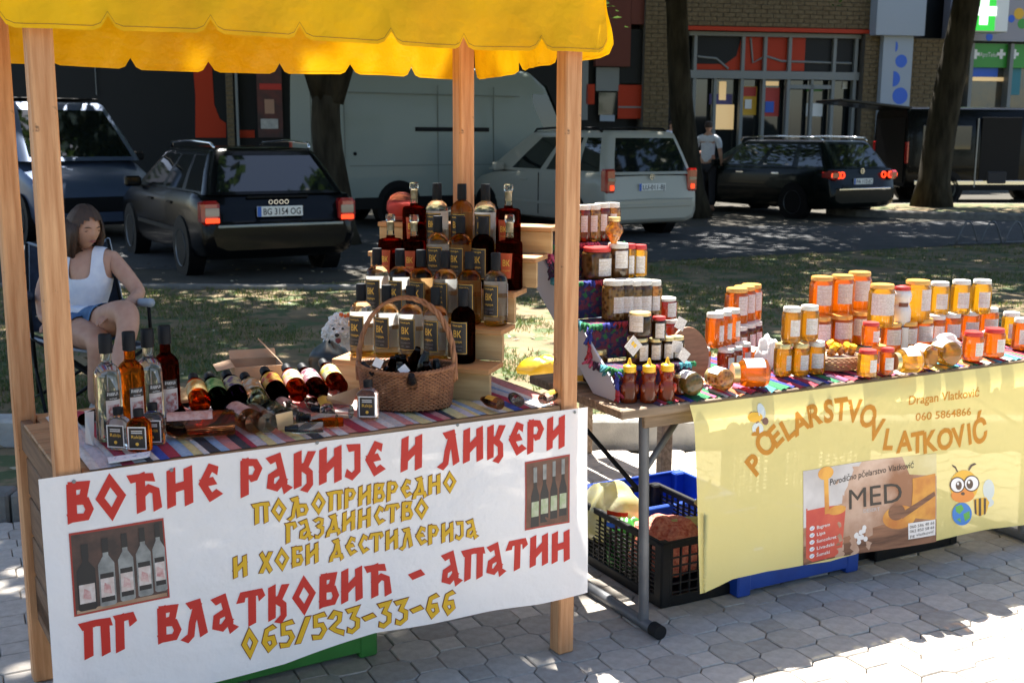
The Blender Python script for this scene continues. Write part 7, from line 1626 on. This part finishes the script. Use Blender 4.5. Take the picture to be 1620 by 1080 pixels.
MB().tube([V_(wl)+Vector((.03*math.cos(a),.02*math.sin(a),0)) for a in [.8*i for i in range(8)]],.003,6,closed=True).obj('bracelet', M['chrome'], parent=wo)
for i_, (p0, p1) in enumerate(((al,Vector((.04,-.16,-.05))),(fr_,Vector((.0,-.10,-.03))))):
    b = V_(p0); mb = MB(); mb.tube([b+Vector((0,.06,-.02)), b+p1*.5+Vector((0,0,-.03)), b+p1],[.045,.045,.03],10); mb.obj('shoe', mat('pale shoe',(.5,.45,.4),rough=.7) if i_ == 0 else bpy.data.materials['pale shoe'], parent=wo, smooth=True)
# folding camp chair
fc = empty('folding_chair'); tag(fc, 'dark blue folding camp chair with grey piping under the seated woman', 'chair')
nav = mat('navy canvas',(.012,.018,.035),(.025,.035,.06),rough=.9,scale=20,bump=.3,bscale=120); pip = mat('grey piping',(.3,.35,.4),rough=.7)
bl, br_ = wp_(42,385,.35), wp_(170,378,.40); sl_, sr_ = wp_(44,525,.20), wp_(205,540,.25); fl, fr2 = wp_(52,535,-.30), wp_(240,545,-.22)
mb = MB()
def bk_(i, j):
    s_ = i/8; t_ = j/8; a = sl_.lerp(sr_, s_); b = bl.lerp(br_, s_); p = a.lerp(b, t_); p.y += .07*math.sin(math.pi*s_)+.02; p.z -= .05*math.sin(math.pi*s_)*t_**3*1.5; return tuple(p)
mb.grid(bk_, 9, 9); mb.obj('backrest', nav, parent=fc, smooth=True)
mb = MB()
def st2(i, j):
    s_ = i/8; t_ = j/6; a = sl_.lerp(sr_, s_); b = fl.lerp(fr2, s_); p = a.lerp(b, t_); p.z -= .06*math.sin(math.pi*s_)+.0; return tuple(p)
mb.grid(st2, 9, 7); mb.obj('seat', nav, parent=fc, smooth=True)
MB().tube([bk_(0,j) for j in range(9)]+[bk_(i,8) for i in range(9)]+[bk_(8,8-j) for j in range(9)],.009,6).obj('back_piping', pip, parent=fc, smooth=True); MB().tube([st2(0,j) for j in range(7)]+[st2(i,6) for i in range(9)]+[st2(8,6-j) for j in range(7)],.009,6).obj('seat_piping', pip, parent=fc, smooth=True)
gz = lambda p, dx=0, dy=0: Vector((p.x+dx,p.y+dy,.01))
for a, b in ((sl_,gz(fl,.05)),(fl,gz(sl_,.0,.1)),(sr_,gz(fr2,-.05)),(fr2,gz(sr_,0,.1)),(fl,gz(fr2)),(fr2,gz(fl)),(sl_,gz(sr_)),(sr_,gz(sl_))): MB().tube([a,b],.010,7).obj('leg', M['trim'], parent=fc, smooth=True)
for sB, bB, fB in ((sl_,bl,fl),(sr_,br_,fr2)):
    a = sB.lerp(bB,.38)+Vector((0,.02,0)); b = fB+Vector((0,-.02,.24)); MB().tube([sB,bB],.011,7).obj('back_post', M['trim'], parent=fc, smooth=True); MB().tube([fB,b],.010,7).obj('arm_post', M['trim'], parent=fc, smooth=True)
    d = (b-a); mb = MB(); mb.tube([a,b+d.normalized()*.05],[.02,.026],8); mb.obj('armrest', pip if fB is fr2 else nav, parent=fc, smooth=True)
# standing people far behind
def standing(label, px, py_head, depth, shirt_m, trouser_m, hair_m, yaw, Hh=1.76, base=.0, dark=False, armbend=0):
    o = at_depth(px, py_head, depth); root = empty('person', (o.x,o.y,base), yaw); tag(root, label, 'person'); k = Hh/1.76
    Jn = [(0,0,.95,.15,.11),(0,0,1.15,.135,.10),(0,0,1.36,.17,.11),(0,0,1.46,.10,.08),(0,0,1.54,.05,.05),(0,0,1.60,.05,.05),
          (.10,0,.88,.09,.09),(.11,-.02,.50,.062,.062),(.12,.02,.09,.042,.042),(.12,-.12,.04,.04,.03),(-.10,0,.88,.09,.09),(-.11,-.02,.50,.062,.062),(-.12,.02,.09,.042,.042),(-.12,-.12,.04,.04,.03),
          (.21,0,1.42,.055,.055),(.27,.02,1.13,.042,.042),(.26,-.12-armbend*.1,.90+armbend*.25,.03,.03),(.26,-.20-armbend*.12,.83+armbend*.33,.032,.02),(-.21,0,1.42,.055,.055),(-.27,.02,1.13,.042,.042),(-.26,-.10,.90,.03,.03),(-.26,-.15,.82,.032,.02)]
    Jn = [(a*k,b*k,c*k,d*k,e*k) for a,b,c,d,e in Jn]; En = [(0,1),(1,2),(2,3),(3,4),(4,5),(0,6),(6,7),(7,8),(8,9),(0,10),(10,11),(11,12),(12,13),(3,14),(14,15),(15,16),(16,17),(3,18),(18,19),(19,20),(20,21)]
    skin_body('body', Jn, En, M['skin'], 0, 1, root); mb = MB(); hm_ = head_mesh(mb, Vector((0,-.01,1.66*k)), .095*k, 0); mb.obj('head', M['skin'], parent=root, smooth=True)
    mb = MB(); mb.at(mat=hm_).lathe([(.076,-.02),(.084,.03),(.08,.07),(.05,.105),(0,.118)],18,sy=1.18,c=(0,.012,0)); mb.obj('hair', hair_m, parent=root, smooth=True)
    g = lambda i, dr: (Jn[i][0],Jn[i][1],Jn[i][2],Jn[i][3]+dr,Jn[i][4]+dr)
    lerp3 = lambda a, b, t, r_: tuple(Jn[a][q]+(Jn[b][q]-Jn[a][q])*t for q in range(3))+(r_,r_)
    skin_body('shirt', [g(0,.01),g(1,.02),g(2,.015),g(3,.012),lerp3(3,14,1,.075*k),lerp3(14,15,.7,.062*k),lerp3(3,18,1,.075*k),lerp3(18,19,.7,.062*k)], [(0,1),(1,2),(2,3),(3,4),(4,5),(3,6),(6,7)], shirt_m, 1, 1, root)
    skin_body('trousers', [g(0,.014),g(6,.015),g(7,.022),lerp3(7,8,.95,.06*k),g(10,.015),g(11,.022),lerp3(11,12,.95,.06*k)], [(0,1),(1,2),(2,3),(0,4),(4,5),(5,6)], trouser_m, 0, 1, root)
    return root
drk = mat('dark trousers',(.02,.02,.025),rough=.9); blu = mat('black shirt',(.015,.015,.018),rough=.9)
standing('man in a white T-shirt walking between the parked cars, seen from behind', 1122, 180, 24.2, M['shirt'], drk, mat('short dark hair',(.03,.015,.01),rough=.6), R_(150), 1.86, 0.0, armbend=1)
standing('person in a white shirt half hidden behind the leaning tree', 1064, 143, 33.8, M['shirt'], drk, bpy.data.materials['short dark hair'], R_(20), 1.8, .16)
# white curly dog behind the stand
dg = empty('dog'); tag(dg, 'small white curly dog with an orange hair clip looking over the stall table', 'dog')
DY = 4.15
def dp(px, py, dy=0): return at_depth(px, py, DY+dy)
fur = mat('white curly fur',(.74,.73,.72),(.84,.83,.81),rough=.95,scale=30,bump=.5,bscale=60)
Jd = []; 
def jd(p, r): Jd.append((p.x,p.y,p.z,r,r)); return len(Jd)-1
hdj = jd(dp(541,522), .042); nkj = jd(dp(543,548,.02), .040); chj = jd(dp(545,580,.05), .058); bdj = jd(dp(547,605,.16), .062); rmp = jd(dp(549,625,.30), .06)
base_z = .42
f1 = jd(Vector((dp(536,600).x,DY-.02,.60)), .024); f1b = jd(Vector((dp(536,600).x,DY-.04,.47)), .02); f1c = jd(Vector((dp(536,600).x,DY-.08,.452)), .022)
f2 = jd(Vector((dp(552,600).x,DY-.02,.60)), .024); f2b = jd(Vector((dp(552,600).x,DY-.04,.47)), .02); f2c = jd(Vector((dp(552,600).x,DY-.08,.452)), .022)
h1 = jd(Vector((Jd[rmp][0]-.05,DY+.26,.50)), .04); h1b = jd(Vector((Jd[rmp][0]-.06,DY+.16,.455)), .022); h2 = jd(Vector((Jd[rmp][0]+.05,DY+.26,.50)), .04); h2b = jd(Vector((Jd[rmp][0]+.06,DY+.16,.455)), .022)
tl0 = jd(Vector((Jd[rmp][0],DY+.40,.66)), .022); tl1 = jd(Vector((Jd[rmp][0]+.03,DY+.40,.76)), .026)
skin_body('body', Jd, [(hdj,nkj),(nkj,chj),(chj,bdj),(bdj,rmp),(chj,f1),(f1,f1b),(f1b,f1c),(chj,f2),(f2,f2b),(f2b,f2c),(rmp,h1),(h1,h1b),(rmp,h2),(h2,h2b),(rmp,tl0),(tl0,tl1)], fur, bdj, 2, dg)
mb = MB(); hc2 = dp(540,520); r = random.Random(2)
def tuft(mb, c_, n, s_, R_t, down=.4):
    for _ in range(n):
        d = Vector((r.gauss(0,1), r.gauss(0,1), r.gauss(0,1))).normalized(); p = c_+Vector((d.x*R_t[0],d.y*R_t[1],d.z*R_t[2])); e = (d+Vector((0,0,-down))).normalized(); k_ = Vector((r.gauss(0,1),r.gauss(0,1),r.gauss(0,1)))*.004
        mb.tube([p-d*.006,p+e*s_*.5+k_,p+e*s_+k_*.5],[.0075,.0065,.004],5)
tuft(mb, hc2, 900, .010, (.045,.040,.047)); tuft(mb, dp(545,575,.04), 900, .012, (.057,.052,.09)); 
for s_ in (-1,1): tuft(mb, hc2+Vector((s_*.043,.005,-.012)), 90, .026, (.012,.014,.03), 1.2)
tuft(mb, hc2+Vector((-.003,-.043,-.012)), 60, .010, (.018,.012,.012))
mb.obj('fur', fur, parent=dg, smooth=True, kind='stuff')
bkm = mat('dog nose black',(.01,.01,.01),rough=.25)
for dx, dz in ((-.020,.008),(.013,.009)): MB().lathe([(0,-.0065),(.0065,0),(0,.0065)],10,c=tuple(hc2+Vector((dx,-.052,dz)))).obj('eye', bkm, parent=dg, smooth=True)
MB().lathe([(0,-.008),(.009,-.002),(.009,.004),(0,.008)],10,c=tuple(hc2+Vector((-.006,-.068,-.012)))).obj('nose', bkm, parent=dg, smooth=True)
MB().lathe([(0,-.012),(.010,-.004),(.010,.006),(0,.010)],10,sy=.5,c=tuple(hc2+Vector((-.003,-.062,-.033)))).obj('mouth', mat('open mouth',(.25,.05,.05),rough=.5), parent=dg, smooth=True)
mb = MB(); c_ = hc2+Vector((.018,-.025,.052)); mb.box(tuple(c_),(.012,.010,.012),.003); mb.box(tuple(c_+Vector((-.014,0,.003))),(.014,.008,.016),.003); mb.box(tuple(c_+Vector((.014,0,.003))),(.014,.008,.016),.003); mb.obj('hair_clip', mat('orange clip',(.8,.16,.03),rough=.5), parent=dg)
stl = empty('stool', (Jd[bdj][0],DY+.12,0)); tag(stl, 'dark stool behind the stall on which the little dog sits', 'stool'); MB().box((0,0,.425),(.34,.5,.03),.008).obj('seat', M['woodold'], parent=stl)
for a in (-.14,.14):
    for b in (-.2,.2): MB().box((a,b,.205),(.03,.03,.408),.003).obj('leg', M['woodold'], parent=stl)
# leafy twigs of the near tree hanging into the picture
tw = empty('hanging_twig'); p = at_depth(968,35,9.5); tag(tw,'sunlit leafy twig hanging beside the right end of the yellow canopy','twig')
def twig(parent, pts, n, spread, seed):
    r = random.Random(seed); MB().tube(pts,[.006,.004,.002],5).obj('stem', M['bark'], parent=parent)
    lm = bpy.data.materials['leaf']
    P = [Vector(q) for q in pts]
    for i in range(n):
        t = r.random()*2; a = P[int(t)].lerp(P[min(2,int(t)+1)], t-int(t))+Vector((r.gauss(0,spread),r.gauss(0,spread),r.gauss(0,spread))); s_ = r.uniform(.03,.05)
        Mx = Matrix.Translation(a) @ Matrix.Rotation(r.uniform(0,6.3),4,'Z') @ Matrix.Rotation(r.gauss(0,.6),4,'X'); mb = MB().at(mat=Mx); mb.add([(-s_,0,0),(-s_*.3,-s_*.45,.004),(s_,0,-.006),(-s_*.3,s_*.45,.004)],[(0,1,2,3)]); mb.obj('leaf', lm, parent=parent)
twig(tw, [p+Vector((-.3,.3,.8)),p+Vector((-.1,.1,.25)),p+Vector((.03,0,-.03))], 26, .06, 3)
tw2 = empty('hanging_twig'); p = at_depth(1335,8,13); tag(tw2,'green leafy twig hanging at the top edge before the brick wall','twig'); twig(tw2, [p+Vector((-.2,.3,1.0)),p+Vector((-.1,.1,.3)),p+Vector((.1,0,.0))], 30, .12, 5)
# trees behind the photographer: they are what the car windows mirror
# small print made of several flat shapes counts as one printed mass
for o in bpy.data.objects:
    if o.type == 'MESH' and o.name.split('.')[0] in ('lettering','photo_print','picture','bee_print','plate_lettering') and 'kind' not in o: o['kind'] = 'stuff'
